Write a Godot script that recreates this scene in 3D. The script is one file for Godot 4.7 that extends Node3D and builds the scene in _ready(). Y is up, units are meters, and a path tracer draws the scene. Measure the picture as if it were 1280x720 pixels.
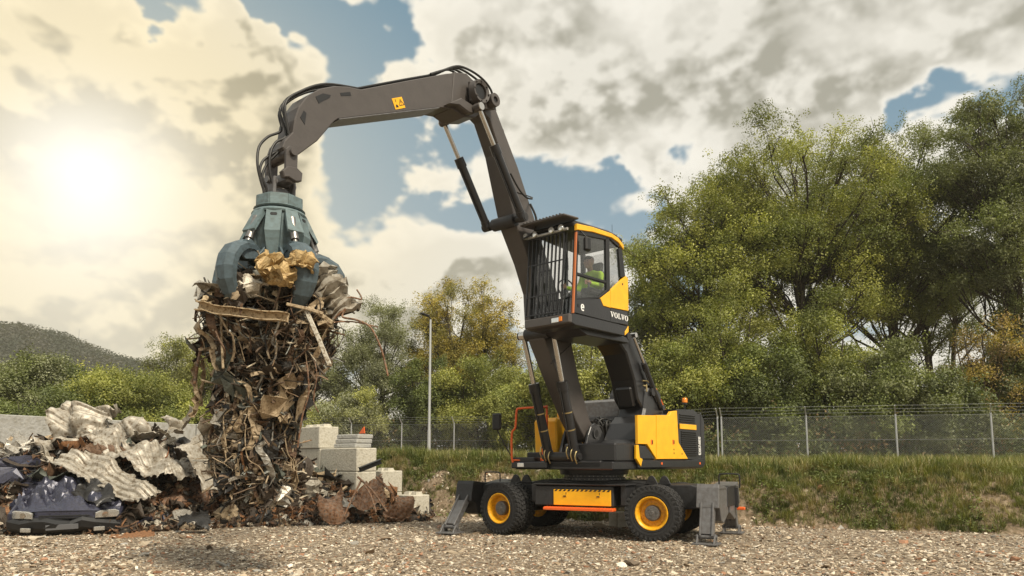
extends Node3D

# ---------------------------------------------------------------- mesh kit
class MB:
	var v := PackedVector3Array()
	var n := PackedVector3Array()
	var c := PackedColorArray()
	var col := Color(1, 1, 1)
	var tinted := false
	var x := Transform3D.IDENTITY

	func tri(a: Vector3, b: Vector3, d: Vector3, na: Vector3, nb: Vector3, nd: Vector3) -> void:
		a = x * a; b = x * b; d = x * d
		na = (x.basis * na).normalized(); nb = (x.basis * nb).normalized(); nd = (x.basis * nd).normalized()
		if (b - a).cross(d - a).dot(na + nb + nd) > 0.0:
			var t := b; b = d; d = t
			t = nb; nb = nd; nd = t
		v.append(a); v.append(b); v.append(d)
		n.append(na); n.append(nb); n.append(nd)
		if tinted:
			c.append(col); c.append(col); c.append(col)

	func ftri(a: Vector3, b: Vector3, d: Vector3) -> void:
		var nn := (b - a).cross(d - a)
		tri(a, b, d, nn, nn, nn)

	func face(p: Array) -> void:           # convex, counter-clockwise seen from outside
		for i in range(1, p.size() - 1):
			var nn: Vector3 = (p[1] - p[0]).cross(p[2] - p[0])
			if nn.length_squared() < 1e-14:
				nn = (p[i] - p[0]).cross(p[i + 1] - p[0])
			tri(p[0], p[i], p[i + 1], nn, nn, nn)

	func box(o: Vector3, s: Vector3, ch := 0.0, turn := Basis.IDENTITY) -> void:
		var keep := x
		x = x * Transform3D(turn, o)
		var h := s * 0.5
		ch = minf(ch, minf(h.x, minf(h.y, h.z)) * 0.6)
		var i := h - Vector3(ch, ch, ch)
		for sx in [-1.0, 1.0]:
			_q(Vector3(sx * h.x, -i.y, -i.z), Vector3(sx * h.x, i.y, -i.z), Vector3(sx * h.x, i.y, i.z), Vector3(sx * h.x, -i.y, i.z), Vector3(sx, 0, 0))
			_q(Vector3(-i.x, sx * h.y, -i.z), Vector3(i.x, sx * h.y, -i.z), Vector3(i.x, sx * h.y, i.z), Vector3(-i.x, sx * h.y, i.z), Vector3(0, sx, 0))
			_q(Vector3(-i.x, -i.y, sx * h.z), Vector3(i.x, -i.y, sx * h.z), Vector3(i.x, i.y, sx * h.z), Vector3(-i.x, i.y, sx * h.z), Vector3(0, 0, sx))
		if ch > 0.0:
			for a in [-1.0, 1.0]:
				for b in [-1.0, 1.0]:
					_q(Vector3(-i.x, a * h.y, b * i.z), Vector3(i.x, a * h.y, b * i.z), Vector3(i.x, a * i.y, b * h.z), Vector3(-i.x, a * i.y, b * h.z), Vector3(0, a, b))
					_q(Vector3(a * h.x, -i.y, b * i.z), Vector3(a * h.x, i.y, b * i.z), Vector3(a * i.x, i.y, b * h.z), Vector3(a * i.x, -i.y, b * h.z), Vector3(a, 0, b))
					_q(Vector3(a * h.x, b * i.y, -i.z), Vector3(a * h.x, b * i.y, i.z), Vector3(a * i.x, b * h.y, i.z), Vector3(a * i.x, b * h.y, -i.z), Vector3(a, b, 0))
					for d in [-1.0, 1.0]:
						var nn := Vector3(a, b, d)
						tri(Vector3(a * h.x, b * i.y, d * i.z), Vector3(a * i.x, b * h.y, d * i.z), Vector3(a * i.x, b * i.y, d * h.z), nn, nn, nn)
		x = keep

	func _q(a: Vector3, b: Vector3, d: Vector3, e: Vector3, nn: Vector3) -> void:
		tri(a, b, d, nn, nn, nn)
		tri(a, d, e, nn, nn, nn)

	func beam(a: Vector3, b: Vector3, w: float, h: float, up := Vector3.UP, ch := 0.0) -> void:
		var d := b - a
		var l := d.length()
		d /= l
		var side := d.cross(up)
		if side.length() < 0.01:
			side = d.cross(Vector3.RIGHT)
		side = side.normalized()
		var u := side.cross(d)
		box((a + b) * 0.5, Vector3(l, h, w), ch, Basis(d, u, side))

	func prism(p: PackedVector2Array, z0: float, z1: float, ch := 0.0) -> void:   # outline in x, y pulled along z
		if not Geometry2D.is_polygon_clockwise(p):
			p = p.duplicate()
		else:
			p = p.duplicate(); p.reverse()
		var k := p.size()
		var q := p
		if ch > 0.0:
			q = PackedVector2Array()
			for i in k:
				var a := (p[i] - p[(i + k - 1) % k]).normalized()
				var b := (p[(i + 1) % k] - p[i]).normalized()
				var na := Vector2(-a.y, a.x)
				var nb := Vector2(-b.y, b.x)
				var m := (na + nb)
				var dd := maxf(0.35, 1.0 + na.dot(nb))
				q.append(p[i] + m * (ch / dd))
		var t := Geometry2D.triangulate_polygon(q)
		for zz in [[z0, -1.0], [z1, 1.0]]:
			var nn := Vector3(0, 0, zz[1])
			for i in range(0, t.size(), 3):
				tri(_z(q[t[i]], zz[0]), _z(q[t[i + 1]], zz[0]), _z(q[t[i + 2]], zz[0]), nn, nn, nn)
		for i in k:
			var j := (i + 1) % k
			var e := p[j] - p[i]
			var nn := Vector3(e.y, -e.x, 0)
			_q(_z(p[i], z0 + ch), _z(p[j], z0 + ch), _z(p[j], z1 - ch), _z(p[i], z1 - ch), nn)
			if ch > 0.0:
				var un := nn.normalized()
				_q(_z(q[i], z0), _z(q[j], z0), _z(p[j], z0 + ch), _z(p[i], z0 + ch), un + Vector3(0, 0, -1))
				_q(_z(q[i], z1), _z(q[j], z1), _z(p[j], z1 - ch), _z(p[i], z1 - ch), un + Vector3(0, 0, 1))

	func _z(p: Vector2, z: float) -> Vector3:
		return Vector3(p.x, p.y, z)

	func cyl(a: Vector3, b: Vector3, r0: float, r1 := -1.0, seg := 16, caps := true) -> void:
		if r1 < 0.0: r1 = r0
		var d := (b - a).normalized()
		var s := d.cross(Vector3.UP if absf(d.y) < 0.9 else Vector3.RIGHT).normalized()
		var u := s.cross(d)
		for i in seg:
			var t0 := TAU * i / seg
			var t1 := TAU * (i + 1) / seg
			var n0 := s * cos(t0) + u * sin(t0)
			var n1 := s * cos(t1) + u * sin(t1)
			if r0 > 0.0: tri(a + n0 * r0, a + n1 * r0, b + n1 * r1, n0, n1, n1)
			if r1 > 0.0: tri(a + n0 * r0, b + n1 * r1, b + n0 * r1, n0, n1, n0)
			if caps:
				if r0 > 0.0: tri(a, a + n0 * r0, a + n1 * r0, -d, -d, -d)
				if r1 > 0.0: tri(b, b + n0 * r1, b + n1 * r1, d, d, d)

	func tube(p: Array, r, seg := 8, caps := true) -> void:     # r: a number or one radius per point
		var k := p.size()
		var s := Vector3.ZERO
		var rings := []
		var nrm := []
		for i in k:
			var d: Vector3 = (p[mini(i + 1, k - 1)] - p[maxi(i - 1, 0)]).normalized()
			if i == 0:
				s = d.cross(Vector3.UP if absf(d.y) < 0.9 else Vector3.RIGHT).normalized()
			else:
				s = (s - d * s.dot(d)).normalized()
			var u := s.cross(d)
			var rr: float = r[i] if r is Array else r
			var ring := []
			var rn := []
			for j in seg:
				var t := TAU * j / seg
				var nn := s * cos(t) + u * sin(t)
				ring.append(p[i] + nn * rr)
				rn.append(nn)
			rings.append(ring); nrm.append(rn)
		for i in k - 1:
			for j in seg:
				var j2 := (j + 1) % seg
				tri(rings[i][j], rings[i][j2], rings[i + 1][j2], nrm[i][j], nrm[i][j2], nrm[i + 1][j2])
				tri(rings[i][j], rings[i + 1][j2], rings[i + 1][j], nrm[i][j], nrm[i + 1][j2], nrm[i + 1][j])
		if caps:
			for e in [0, k - 1]:
				var d: Vector3 = (p[0] - p[1]) if e == 0 else (p[k - 1] - p[k - 2])
				for j in range(1, seg - 1):
					tri(rings[e][0], rings[e][j], rings[e][j + 1], d, d, d)

	func lathe(prof: Array, seg := 24, axis := Basis.IDENTITY, o := Vector3.ZERO, smooth := false) -> void:   # Vector2(radius, height) round local y
		var keep := x
		x = x * Transform3D(axis, o)
		var nr := []
		for i in prof.size() - 1:
			var e: Vector2 = prof[i + 1] - prof[i]
			nr.append(Vector2(e.y, -e.x).normalized())
		for i in prof.size() - 1:
			var n0: Vector2 = nr[i]
			var n1: Vector2 = nr[i]
			if smooth:
				n0 = (nr[maxi(i - 1, 0)] + nr[i]).normalized()
				n1 = (nr[mini(i + 1, nr.size() - 1)] + nr[i]).normalized()
			var a: Vector2 = prof[i]
			var b: Vector2 = prof[i + 1]
			for j in seg:
				var t0 := TAU * j / seg
				var t1 := TAU * (j + 1) / seg
				var c0 := Vector3(cos(t0), 0, sin(t0))
				var c1 := Vector3(cos(t1), 0, sin(t1))
				var y := Vector3.UP
				tri(c0 * a.x + y * a.y, c1 * a.x + y * a.y, c1 * b.x + y * b.y, c0 * n0.x + y * n0.y, c1 * n0.x + y * n0.y, c1 * n1.x + y * n1.y)
				tri(c0 * a.x + y * a.y, c1 * b.x + y * b.y, c0 * b.x + y * b.y, c0 * n0.x + y * n0.y, c1 * n1.x + y * n1.y, c0 * n1.x + y * n1.y)
		x = keep

	func mesh() -> ArrayMesh:
		var a := []
		a.resize(Mesh.ARRAY_MAX)
		a[Mesh.ARRAY_VERTEX] = v
		a[Mesh.ARRAY_NORMAL] = n
		if tinted: a[Mesh.ARRAY_COLOR] = c
		var m := ArrayMesh.new()
		m.add_surface_from_arrays(Mesh.PRIMITIVE_TRIANGLES, a)
		return m

var taken := {}
var rng := RandomNumberGenerator.new()
var mats := {}

func numbered(called: String) -> String:
	if not taken.has(called):
		taken[called] = 0
		return called
	taken[called] += 1
	return "%s_%03d" % [called, taken[called]]

func put(called: String, mesh: Mesh, m: Material, parent: Node = null, xf := Transform3D.IDENTITY) -> MeshInstance3D:
	var o := MeshInstance3D.new()
	o.mesh = mesh
	o.material_override = m
	o.transform = xf
	if parent == null:
		o.name = numbered(called)
		add_child(o)
	else:
		o.name = called
		parent.add_child(o, true)
	return o

func obj(called: String, b: MB, m: Material, parent: Node = null, xf := Transform3D.IDENTITY) -> MeshInstance3D:
	return put(called, b.mesh(), m, parent, xf)

func thing(called: String, label: String, category: String, at := Vector3.ZERO, turn := 0.0, group := "") -> Node3D:
	var o := Node3D.new()
	o.name = numbered(called)
	o.transform = Transform3D(Basis(Vector3.UP, turn), at)
	add_child(o)
	return tag(o, label, category, group)

func tag(o: Node3D, label: String, category := "", group := "", kind := "") -> Node3D:
	o.set_meta("label", label)
	if category: o.set_meta("category", category)
	if group: o.set_meta("group", group)
	if kind: o.set_meta("kind", kind)
	return o

func multi(called: String, mesh: Mesh, m: Material, xfs: Array, cols: PackedColorArray, parent: Node = null) -> MultiMeshInstance3D:
	var mm := MultiMesh.new()
	mm.transform_format = MultiMesh.TRANSFORM_3D
	mm.use_colors = cols.size() > 0
	mm.mesh = mesh
	mm.instance_count = xfs.size()
	for i in xfs.size():
		mm.set_instance_transform(i, xfs[i])
		if cols.size(): mm.set_instance_color(i, cols[i])
	var o := MultiMeshInstance3D.new()
	o.multimesh = mm
	if parent != null: o.set_meta("kind", "stuff")
	o.material_override = m
	if parent == null:
		o.name = numbered(called)
		add_child(o)
	else:
		o.name = called
		parent.add_child(o, true)
	return o

# ---------------------------------------------------------------- materials
func lin(r: float, g: float, b: float) -> Color:
	return Color(r, g, b).linear_to_srgb()

func noise_tex(freq: float, lo: float, hi: float, size := 256, sd := 1, kind := FastNoiseLite.TYPE_SIMPLEX, warm := 0.0, points := []) -> NoiseTexture2D:
	var f := FastNoiseLite.new()
	f.noise_type = kind
	f.frequency = freq
	f.seed = sd
	f.fractal_octaves = 5
	var g := Gradient.new()
	if points.is_empty():
		g.offsets = PackedFloat32Array([0.15, 0.85])
		g.colors = PackedColorArray([Color(lo, lo * (1.0 - warm), lo * (1.0 - 2.0 * warm)), Color(hi, hi, hi)])
	else:
		var of := PackedFloat32Array()
		var cc := PackedColorArray()
		for p in points:
			of.append(p[0]); cc.append(p[1])
		g.offsets = of
		g.colors = cc
	var t := NoiseTexture2D.new()
	t.width = size
	t.height = size
	t.seamless = true
	t.normalize = true
	t.noise = f
	t.color_ramp = g
	return t

func bump_tex(freq: float, size := 256, strength := 4.0, sd := 3, kind := FastNoiseLite.TYPE_SIMPLEX) -> NoiseTexture2D:
	var f := FastNoiseLite.new()
	f.noise_type = kind
	f.frequency = freq
	f.seed = sd
	f.fractal_octaves = 4
	var t := NoiseTexture2D.new()
	t.width = size
	t.height = size
	t.seamless = true
	t.as_normal_map = true
	t.bump_strength = strength
	t.noise = f
	return t

var tx := {}

func mat(called: String, c: Color, rough := 0.6, metal := 0.0, tex := "", tex_scale := 1.0, bump := "", bump_amount := 0.5) -> StandardMaterial3D:
	var m := StandardMaterial3D.new()
	m.resource_name = called
	m.albedo_color = c.linear_to_srgb()
	m.roughness = rough
	m.metallic = metal
	if tex:
		m.albedo_texture = tx[tex]
	if bump:
		m.normal_enabled = true
		m.normal_texture = tx[bump]
		m.normal_scale = bump_amount
	if tex or bump:
		m.uv1_triplanar = true
		m.uv1_scale = Vector3.ONE * tex_scale
	mats[called] = m
	return m

func tint(m: StandardMaterial3D) -> StandardMaterial3D:
	m.vertex_color_use_as_albedo = true
	return m

func leafy(m: StandardMaterial3D, r: float, g: float, b: float) -> StandardMaterial3D:
	m.backlight_enabled = true
	m.backlight = lin(r, g, b)
	return tint(m)

func glass(called: String, c: Color, alpha: float) -> StandardMaterial3D:
	var m := StandardMaterial3D.new()
	m.albedo_color = Color(c.r, c.g, c.b, alpha)
	m.transparency = BaseMaterial3D.TRANSPARENCY_ALPHA
	m.roughness = 0.03
	m.metallic_specular = 0.5
	mats[called] = m
	return m

func make_materials() -> void:
	tx.paint = noise_tex(0.012, 0.95, 1.0, 512, 4)
	tx.dust = noise_tex(0.02, 0.84, 1.0, 512, 7, FastNoiseLite.TYPE_SIMPLEX, 0.03)
	tx.rust = noise_tex(0.02, 0, 0, 512, 11, FastNoiseLite.TYPE_SIMPLEX, 0.0, [[0.1, lin(0.05, 0.028, 0.018)], [0.35, lin(0.16, 0.075, 0.035)], [0.55, lin(0.30, 0.17, 0.10)], [0.75, lin(0.20, 0.17, 0.14)], [0.95, lin(0.09, 0.06, 0.045)]])
	tx.scuff = noise_tex(0.025, 0, 0, 512, 15, FastNoiseLite.TYPE_SIMPLEX, 0.0, [[0.05, lin(0.16, 0.10, 0.06)], [0.26, lin(0.42, 0.35, 0.27)], [0.42, lin(0.80, 0.76, 0.68)], [0.70, lin(1, 1, 0.97)], [0.86, lin(0.62, 0.55, 0.46)], [0.97, lin(0.30, 0.22, 0.16)]])
	tx.concrete = noise_tex(0.015, 0, 0, 512, 21, FastNoiseLite.TYPE_SIMPLEX, 0.0, [[0.1, lin(0.76, 0.73, 0.66)], [0.4, lin(0.92, 0.90, 0.86)], [0.6, lin(1, 0.99, 0.96)], [0.9, lin(0.85, 0.82, 0.75)]])
	tx.fine = bump_tex(0.08, 256, 3.0)
	tx.coarse = bump_tex(0.02, 256, 6.0)
	tx.soil = noise_tex(0.02, 0, 0, 512, 31, FastNoiseLite.TYPE_SIMPLEX, 0.0, [[0.1, lin(0.085, 0.062, 0.042)], [0.35, lin(0.15, 0.115, 0.08)], [0.6, lin(0.24, 0.195, 0.145)], [0.85, lin(0.36, 0.315, 0.25)]])
	tx.earth = noise_tex(0.02, 0, 0, 512, 33, FastNoiseLite.TYPE_SIMPLEX, 0.0, [[0.1, lin(0.07, 0.055, 0.03)], [0.4, lin(0.14, 0.10, 0.055)], [0.65, lin(0.26, 0.19, 0.13)], [0.9, lin(0.36, 0.29, 0.21)]])
	tx.bark = noise_tex(0.03, 0.55, 1.0, 256, 35, FastNoiseLite.TYPE_SIMPLEX, 0.05)
	# machine
	mat("boom_grey", Color(0.078, 0.068, 0.063), 0.42, 0.0, "paint", 0.5, "fine", 0.06)
	mat("body_grey", Color(0.021, 0.021, 0.023), 0.33, 0.0, "paint", 0.6, "fine", 0.06)
	mat("frame_grey", Color(0.026, 0.026, 0.028), 0.48, 0.0, "dust", 0.6, "fine", 0.1)
	mat("leg_grey", Color(0.15, 0.15, 0.155), 0.45, 0.1, "dust", 0.8, "fine", 0.1)
	mat("yellow", Color(0.92, 0.46, 0.010), 0.38, 0.0, "paint", 0.5)
	mat("rim_yellow", Color(0.92, 0.46, 0.012), 0.42, 0.0, "dust", 1.2)
	mat("orange", Color(0.80, 0.13, 0.02), 0.45, 0.0, "paint", 1.0)
	mat("black", Color(0.012, 0.012, 0.013), 0.5, 0.0, "paint", 1.0)
	mat("rubber", Color(0.022, 0.022, 0.023), 0.82, 0.0, "dust", 1.5, "fine", 0.3)
	mat("hose", Color(0.018, 0.017, 0.016), 0.5)
	mat("chrome", Color(0.62, 0.60, 0.57), 0.16, 1.0)
	mat("steel", Color(0.34, 0.33, 0.32), 0.38, 0.9, "dust", 1.0)
	mat("white_paint", Color(0.8, 0.8, 0.78), 0.5)
	mat("hub_grey", Color(0.16, 0.155, 0.15), 0.5, 0.4, "dust", 2.0)
	mat("brass", Color(0.55, 0.44, 0.22), 0.35, 0.9)
	mat("interior", Color(0.10, 0.10, 0.105), 0.7)
	mat("lime", Color(0.50, 0.82, 0.03), 0.7)
	mat("skin", Color(0.50, 0.30, 0.21), 0.6)
	mat("hair", Color(0.05, 0.03, 0.02), 0.7)
	mat("lens_clear", Color(0.85, 0.85, 0.82), 0.08, 0.6)
	mat("lens_amber", Color(0.85, 0.25, 0.02), 0.15)
	glass("pane", Color(0.12, 0.15, 0.15), 0.14)
	# grapple
	mat("grapple_teal", Color(0.145, 0.205, 0.220), 0.5, 0.05, "dust", 0.9, "fine", 0.1)
	mat("tine_steel", Color(0.095, 0.135, 0.160), 0.5, 0.2, "dust", 1.2, "fine", 0.15)
	# yard
	mat("concrete", Color(0.50, 0.475, 0.41), 0.88, 0.0, "concrete", 0.6, "fine", 0.35)
	mat("wall_concrete", Color(0.36, 0.36, 0.35), 0.9, 0.0, "concrete", 0.35, "fine", 0.3)
	mat("galvanised", Color(0.55, 0.56, 0.56), 0.42, 0.55, "paint", 1.0)
	mat("wire", Color(0.30, 0.31, 0.30), 0.45, 0.6)
	mat("mesh_wire", Color(0.36, 0.37, 0.35), 0.6, 0.3)
	tint(mat("stone", Color(1, 1, 1), 0.9, 0.0, "", 1.0, "fine", 0.3))
	leafy(mat("leaf", Color(1, 1, 1), 0.55), 0.62, 0.66, 0.20)
	leafy(mat("grass", Color(1, 1, 1), 0.6), 0.5, 0.52, 0.2)
	mat("bark", Color(0.085, 0.068, 0.05), 0.9, 0.0, "bark", 1.2, "coarse", 0.6)
	tint(mat("twig", Color(1, 1, 1), 0.9))
	# scrap
	mat("rusty", Color(1, 1, 1), 0.75, 0.25, "rust", 0.9, "fine", 0.4)
	tint(mat("scrap_paint", Color(1, 1, 1), 0.42, 0.35, "scuff", 0.9, "fine", 0.25))
	tint(mat("scrap_matt", Color(1, 1, 1), 0.75, 0.1, "scuff", 1.1, "fine", 0.35))
	mat("bare_sheet", Color(0.43, 0.405, 0.365), 0.5, 0.2, "scuff", 0.55, "fine", 0.08)
	mat("golden", Color(0.50, 0.36, 0.17), 0.55, 0.1, "scuff", 1.6, "fine", 0.3)
	mat("timber", Color(0.50, 0.40, 0.27), 0.8, 0.0, "scuff", 1.0, "fine", 0.4)
	mat("car_blue", Color(0.042, 0.045, 0.085), 0.32, 0.25, "scuff", 1.6, "fine", 0.06)
	mat("lamp_glass", Color(0.58, 0.59, 0.60), 0.08, 0.55, "scuff", 4.0)
	mat("grab_orange", Color(0.52, 0.15, 0.04), 0.5)
	mats.car_blue.clearcoat_enabled = true
	mats.car_blue.clearcoat = 0.5

# ---------------------------------------------------------------- sky, sun, camera
var sky_noise := FastNoiseLite.new()
var sky_fine := FastNoiseLite.new()
# openings and banks of cloud: azimuth, elevation, width, height (degrees), how much more (+) or less (-) cloud
var sky_marks := [
	[-19.31, 32.18, 6.15, 2.81, -1.50],
	[-14.53, 29.63, 3.51, 3.81, -1.20],
	[-12.43, 23.54, 4.10, 4.39, -1.00],
	[-2.63, 19.76, 3.51, 2.11, -0.80],
	[7.85, 19.25, 3.51, 1.76, -0.80],
	[31.70, 22.57, 3.51, 1.76, -1.10],
	[-29.73, 30.64, 3.51, 1.29, -1.20],
	[-9.18, 21.44, 2.34, 2.34, -0.50],
	[-23.69, 25.70, 4.98, 4.39, 1.25],
	[-34.81, 25.99, 5.56, 4.69, 1.00],
	[4.04, 30.11, 12.89, 6.44, 0.70],
	[-6.75, 32.09, 3.51, 3.51, 0.50],
	[23.02, 29.16, 14.64, 5.27, 0.60],
	[-5.19, 14.32, 7.03, 2.64, 0.60],
	[-14.10, 16.08, 2.64, 2.05, 0.40],
	[-29.17, 13.72, 12.89, 7.03, 0.70],
	[-18.87, 29.33, 0.82, 1.29, 0.60],
	[-20.21, 31.89, 1.05, 0.82, 0.60],
	[16.70, 20.86, 11.71, 4.10, 0.45],
]
const GLOW := Vector2(-31.39, 19.39)

func cloud_density(az: float, ea: float) -> float:
	var a := deg_to_rad(az)
	var e := deg_to_rad(ea)
	var q := Vector3(sin(a) * cos(e), sin(e) * 1.5, -cos(a) * cos(e)) * 2.2
	var mid := sky_fine.get_noise_3dv(q * 2.6)
	var tiny := sky_fine.get_noise_3dv(q * 8.0 + Vector3(3, 9, 4))
	var den := 0.30 + sky_noise.get_noise_3dv(q) * 0.55 + mid * 0.75 + tiny * 0.22 + 0.35 * exp(-ea / 6.0)
	var wx := sky_fine.get_noise_3dv(q * 1.7 + Vector3(11, 5, 2)) * 7.0 + mid * 3.0
	var wy := sky_fine.get_noise_3dv(q * 1.7 + Vector3(2, 17, 8)) * 5.0 + tiny * 1.5
	for m in sky_marks:
		var dx: float = (wrapf(az - m[0], -180.0, 180.0) + wx) / m[2]
		var dy: float = (ea + wy - m[1]) / m[3]
		var r := dx * dx + dy * dy
		if r < 7.0:
			den += m[4] * exp(-r)
	return den

func sky_color(az: float, el: float) -> Color:
	var ea := maxf(el, 0.0)
	var den := cloud_density(az, ea)
	var to := Vector2(wrapf(GLOW.x - az, -180.0, 180.0), GLOW.y + 22.0 - ea).limit_length(1.6)
	var ang := Vector2(wrapf(az - GLOW.x, -180.0, 180.0) * 0.8, (ea - GLOW.y) * (1.0 if ea > GLOW.y else 0.65)).length()
	var toward := cloud_density(az + to.x, ea + to.y)
	var cover := smoothstep(0.0, 0.30, den)
	var up := clampf(ea / 42.0, 0.0, 1.0)
	var blue := Color(0.50, 0.58, 0.62).lerp(Color(0.066, 0.195, 0.305), pow(up, 0.62))
	var thick := smoothstep(0.12, 1.0, den)
	var relief := clampf((toward - den) * 2.6 + 0.42, 0.0, 1.0)
	var lit := Color(0.90, 0.865, 0.775)
	var shade := Color(0.37, 0.355, 0.295)
	var cloud := lit.lerp(shade, clampf(thick * (0.24 + 0.9 * relief), 0.0, 1.0))
	var g := exp(-pow(ang / 5.6, 1.35))
	var g2 := exp(-pow(ang / 16.0, 2.0))
	cloud = cloud.lerp(cloud * Color(1.08, 0.90, 0.50), g2 * 0.95)
	cloud = cloud.lerp(Color(1.15, 1.10, 0.98), clampf(g * 1.1, 0.0, 1.0))
	var low := exp(-ea / 7.0)
	cloud = cloud.lerp(Color(0.96, 0.94, 0.87), low * (0.40 + 0.45 * g2))
	blue = blue.lerp(Color(0.92, 0.84, 0.62), clampf(g2 * 0.55, 0.0, 1.0))
	return blue.lerp(cloud, cover)

func make_sky() -> ImageTexture:
	sky_noise.noise_type = FastNoiseLite.TYPE_SIMPLEX_SMOOTH
	sky_noise.frequency = 0.55
	sky_noise.fractal_octaves = 4
	sky_noise.seed = 12
	sky_fine.noise_type = FastNoiseLite.TYPE_SIMPLEX
	sky_fine.frequency = 0.8
	sky_fine.fractal_octaves = 5
	sky_fine.fractal_gain = 0.55
	sky_fine.seed = 5
	var w := 3072
	var h := 1536
	var lw := 512
	var coarse := Image.create(lw, lw / 2, false, Image.FORMAT_RGBF)
	for y in lw / 2:
		var el := 90.0 - (y + 0.5) / (lw / 2) * 180.0
		if el < -3.0:
			continue
		for x in lw:
			coarse.set_pixel(x, y, sky_color(wrapf((x + 0.5) / lw * 360.0, -180.0, 180.0), el))
	coarse.resize(w, h, Image.INTERPOLATE_BILINEAR)
	var x0 := int(w * (-42.0 / 360.0))
	var x1 := int(w * (42.0 / 360.0))
	var y0 := int(h * (90.0 - 40.0) / 180.0)
	var y1 := int(h * (90.0 + 1.0) / 180.0)
	for y in range(y0, y1):
		var el := 90.0 - (y + 0.5) / h * 180.0
		for x in range(x0, x1):
			coarse.set_pixel(posmod(x, w), y, sky_color((x + 0.5) / w * 360.0, el))
	return ImageTexture.create_from_image(coarse)

func make_view() -> void:
	var cam := Camera3D.new()
	cam.name = "camera"
	cam.projection = Camera3D.PROJECTION_FRUSTUM
	cam.near = 0.1
	cam.far = 3000.0
	cam.size = 0.1 * 720.0 / 900.0
	cam.frustum_offset = Vector2(0.0, 0.1 * 114.46 / 900.0)
	cam.position = Vector3(0, 1.5, 0)
	cam.rotation_degrees = Vector3(6.5, 0, 0)
	add_child(cam)
	cam.current = true
	var sun := DirectionalLight3D.new()
	sun.name = "sun"
	sun.light_energy = 1.5
	sun.light_color = Color(1.0, 0.955, 0.87)
	sun.light_angular_distance = 13.0
	sun.shadow_enabled = true
	add_child(sun)
	sun.look_at_from_position(Vector3(0.40, 0.74, 0.54) * 50.0, Vector3.ZERO)
	var sky := Sky.new()
	var sm := PanoramaSkyMaterial.new()
	sm.panorama = make_sky()
	sky.sky_material = sm
	var e := Environment.new()
	e.background_mode = Environment.BG_SKY
	e.sky = sky
	e.tonemap_mode = Environment.TONE_MAPPER_LINEAR
	e.tonemap_exposure = 1.1
	e.background_energy_multiplier = 1.0
	e.fog_enabled = true
	e.fog_density = 0.0004
	e.fog_light_color = Color(0.93, 0.92, 0.86)
	e.sdfgi_enabled = true
	e.ssao_enabled = true
	e.ssil_enabled = true
	var we := WorldEnvironment.new()
	we.name = "environment"
	we.environment = e
	add_child(we)

# ---------------------------------------------------------------- material handler
const HUB_BASIS := Basis(Vector3(1, 0, 0), Vector3(0, 0, 1), Vector3(0, -1, 0))   # turns a lathe's y into z
var tyre_mesh: ArrayMesh
var rim_mesh: ArrayMesh
var hub_mesh: ArrayMesh

func pv(a: Array) -> PackedVector2Array:
	return PackedVector2Array(a)

func make_wheel_meshes() -> void:
	var b := MB.new()
	b.lathe([Vector2(0.30, -0.10), Vector2(0.315, -0.122), Vector2(0.37, -0.134), Vector2(0.43, -0.136), Vector2(0.480, -0.128), Vector2(0.500, -0.118), Vector2(0.508, -0.10), Vector2(0.508, 0.10), Vector2(0.500, 0.118), Vector2(0.480, 0.128), Vector2(0.43, 0.136), Vector2(0.37, 0.134), Vector2(0.315, 0.122), Vector2(0.30, 0.10)], 48, HUB_BASIS, Vector3.ZERO, true)
	for k in 34:
		for s in [-1.0, 1.0]:
			var t: float = TAU * (k + (0.5 if s > 0 else 0.0)) / 34.0
			var turn := Basis(Vector3(0, 0, 1), t)
			b.x = Transform3D(turn, Vector3.ZERO)
			b.box(Vector3(0.500, 0, s * 0.098), Vector3(0.056, 0.078, 0.066), 0.006, Basis(Vector3(1, 0, 0), s * 0.22))
			b.box(Vector3(0.504, -0.026, s * 0.036), Vector3(0.048, 0.062, 0.062), 0.006, Basis(Vector3(1, 0, 0), s * 0.6))
			b.box(Vector3(0.462, 0, s * 0.133), Vector3(0.06, 0.036, 0.008), 0.003, Basis(Vector3(0, 1, 0), -s * 0.2))
	b.x = Transform3D.IDENTITY
	for r in [0.345, 0.405]:
		b.lathe([Vector2(r - 0.006, 0.132), Vector2(r, 0.141), Vector2(r + 0.006, 0.132)], 40, HUB_BASIS)
	tyre_mesh = b.mesh()
	b = MB.new()
	b.lathe([Vector2(0.312, 0.118), Vector2(0.318, 0.128), Vector2(0.312, 0.136), Vector2(0.298, 0.136), Vector2(0.285, 0.122), Vector2(0.270, 0.105), Vector2(0.262, 0.02), Vector2(0.245, -0.035), Vector2(0.215, -0.05), Vector2(0.165, -0.03), Vector2(0.0, -0.03)], 40, HUB_BASIS)
	b.lathe([Vector2(0.30, -0.122), Vector2(0.262, -0.10), Vector2(0.262, -0.04), Vector2(0.0, -0.04)], 32, HUB_BASIS)
	for k in 10:
		var t := TAU * k / 10.0
		var p := Vector3(cos(t), sin(t), 0) * 0.205
		b.cyl(p + Vector3(0, 0, -0.05), p + Vector3(0, 0, -0.02), 0.014, 0.012, 6)
	rim_mesh = b.mesh()
	b = MB.new()
	b.lathe([Vector2(0.150, -0.04), Vector2(0.150, 0.055), Vector2(0.138, 0.075), Vector2(0.125, 0.080), Vector2(0.045, 0.084), Vector2(0.04, 0.092), Vector2(0.0, 0.092)], 28, HUB_BASIS)
	for k in 3:
		for w in 3:
			var t := TAU * k / 3.0 + 0.5 + w * 0.22
			var p := Vector3(cos(t), sin(t), 0) * 0.09
			b.cyl(p + Vector3(0, 0, 0.078), p + Vector3(0, 0, 0.094), 0.010, 0.008, 6)
	hub_mesh = b.mesh()

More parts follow.
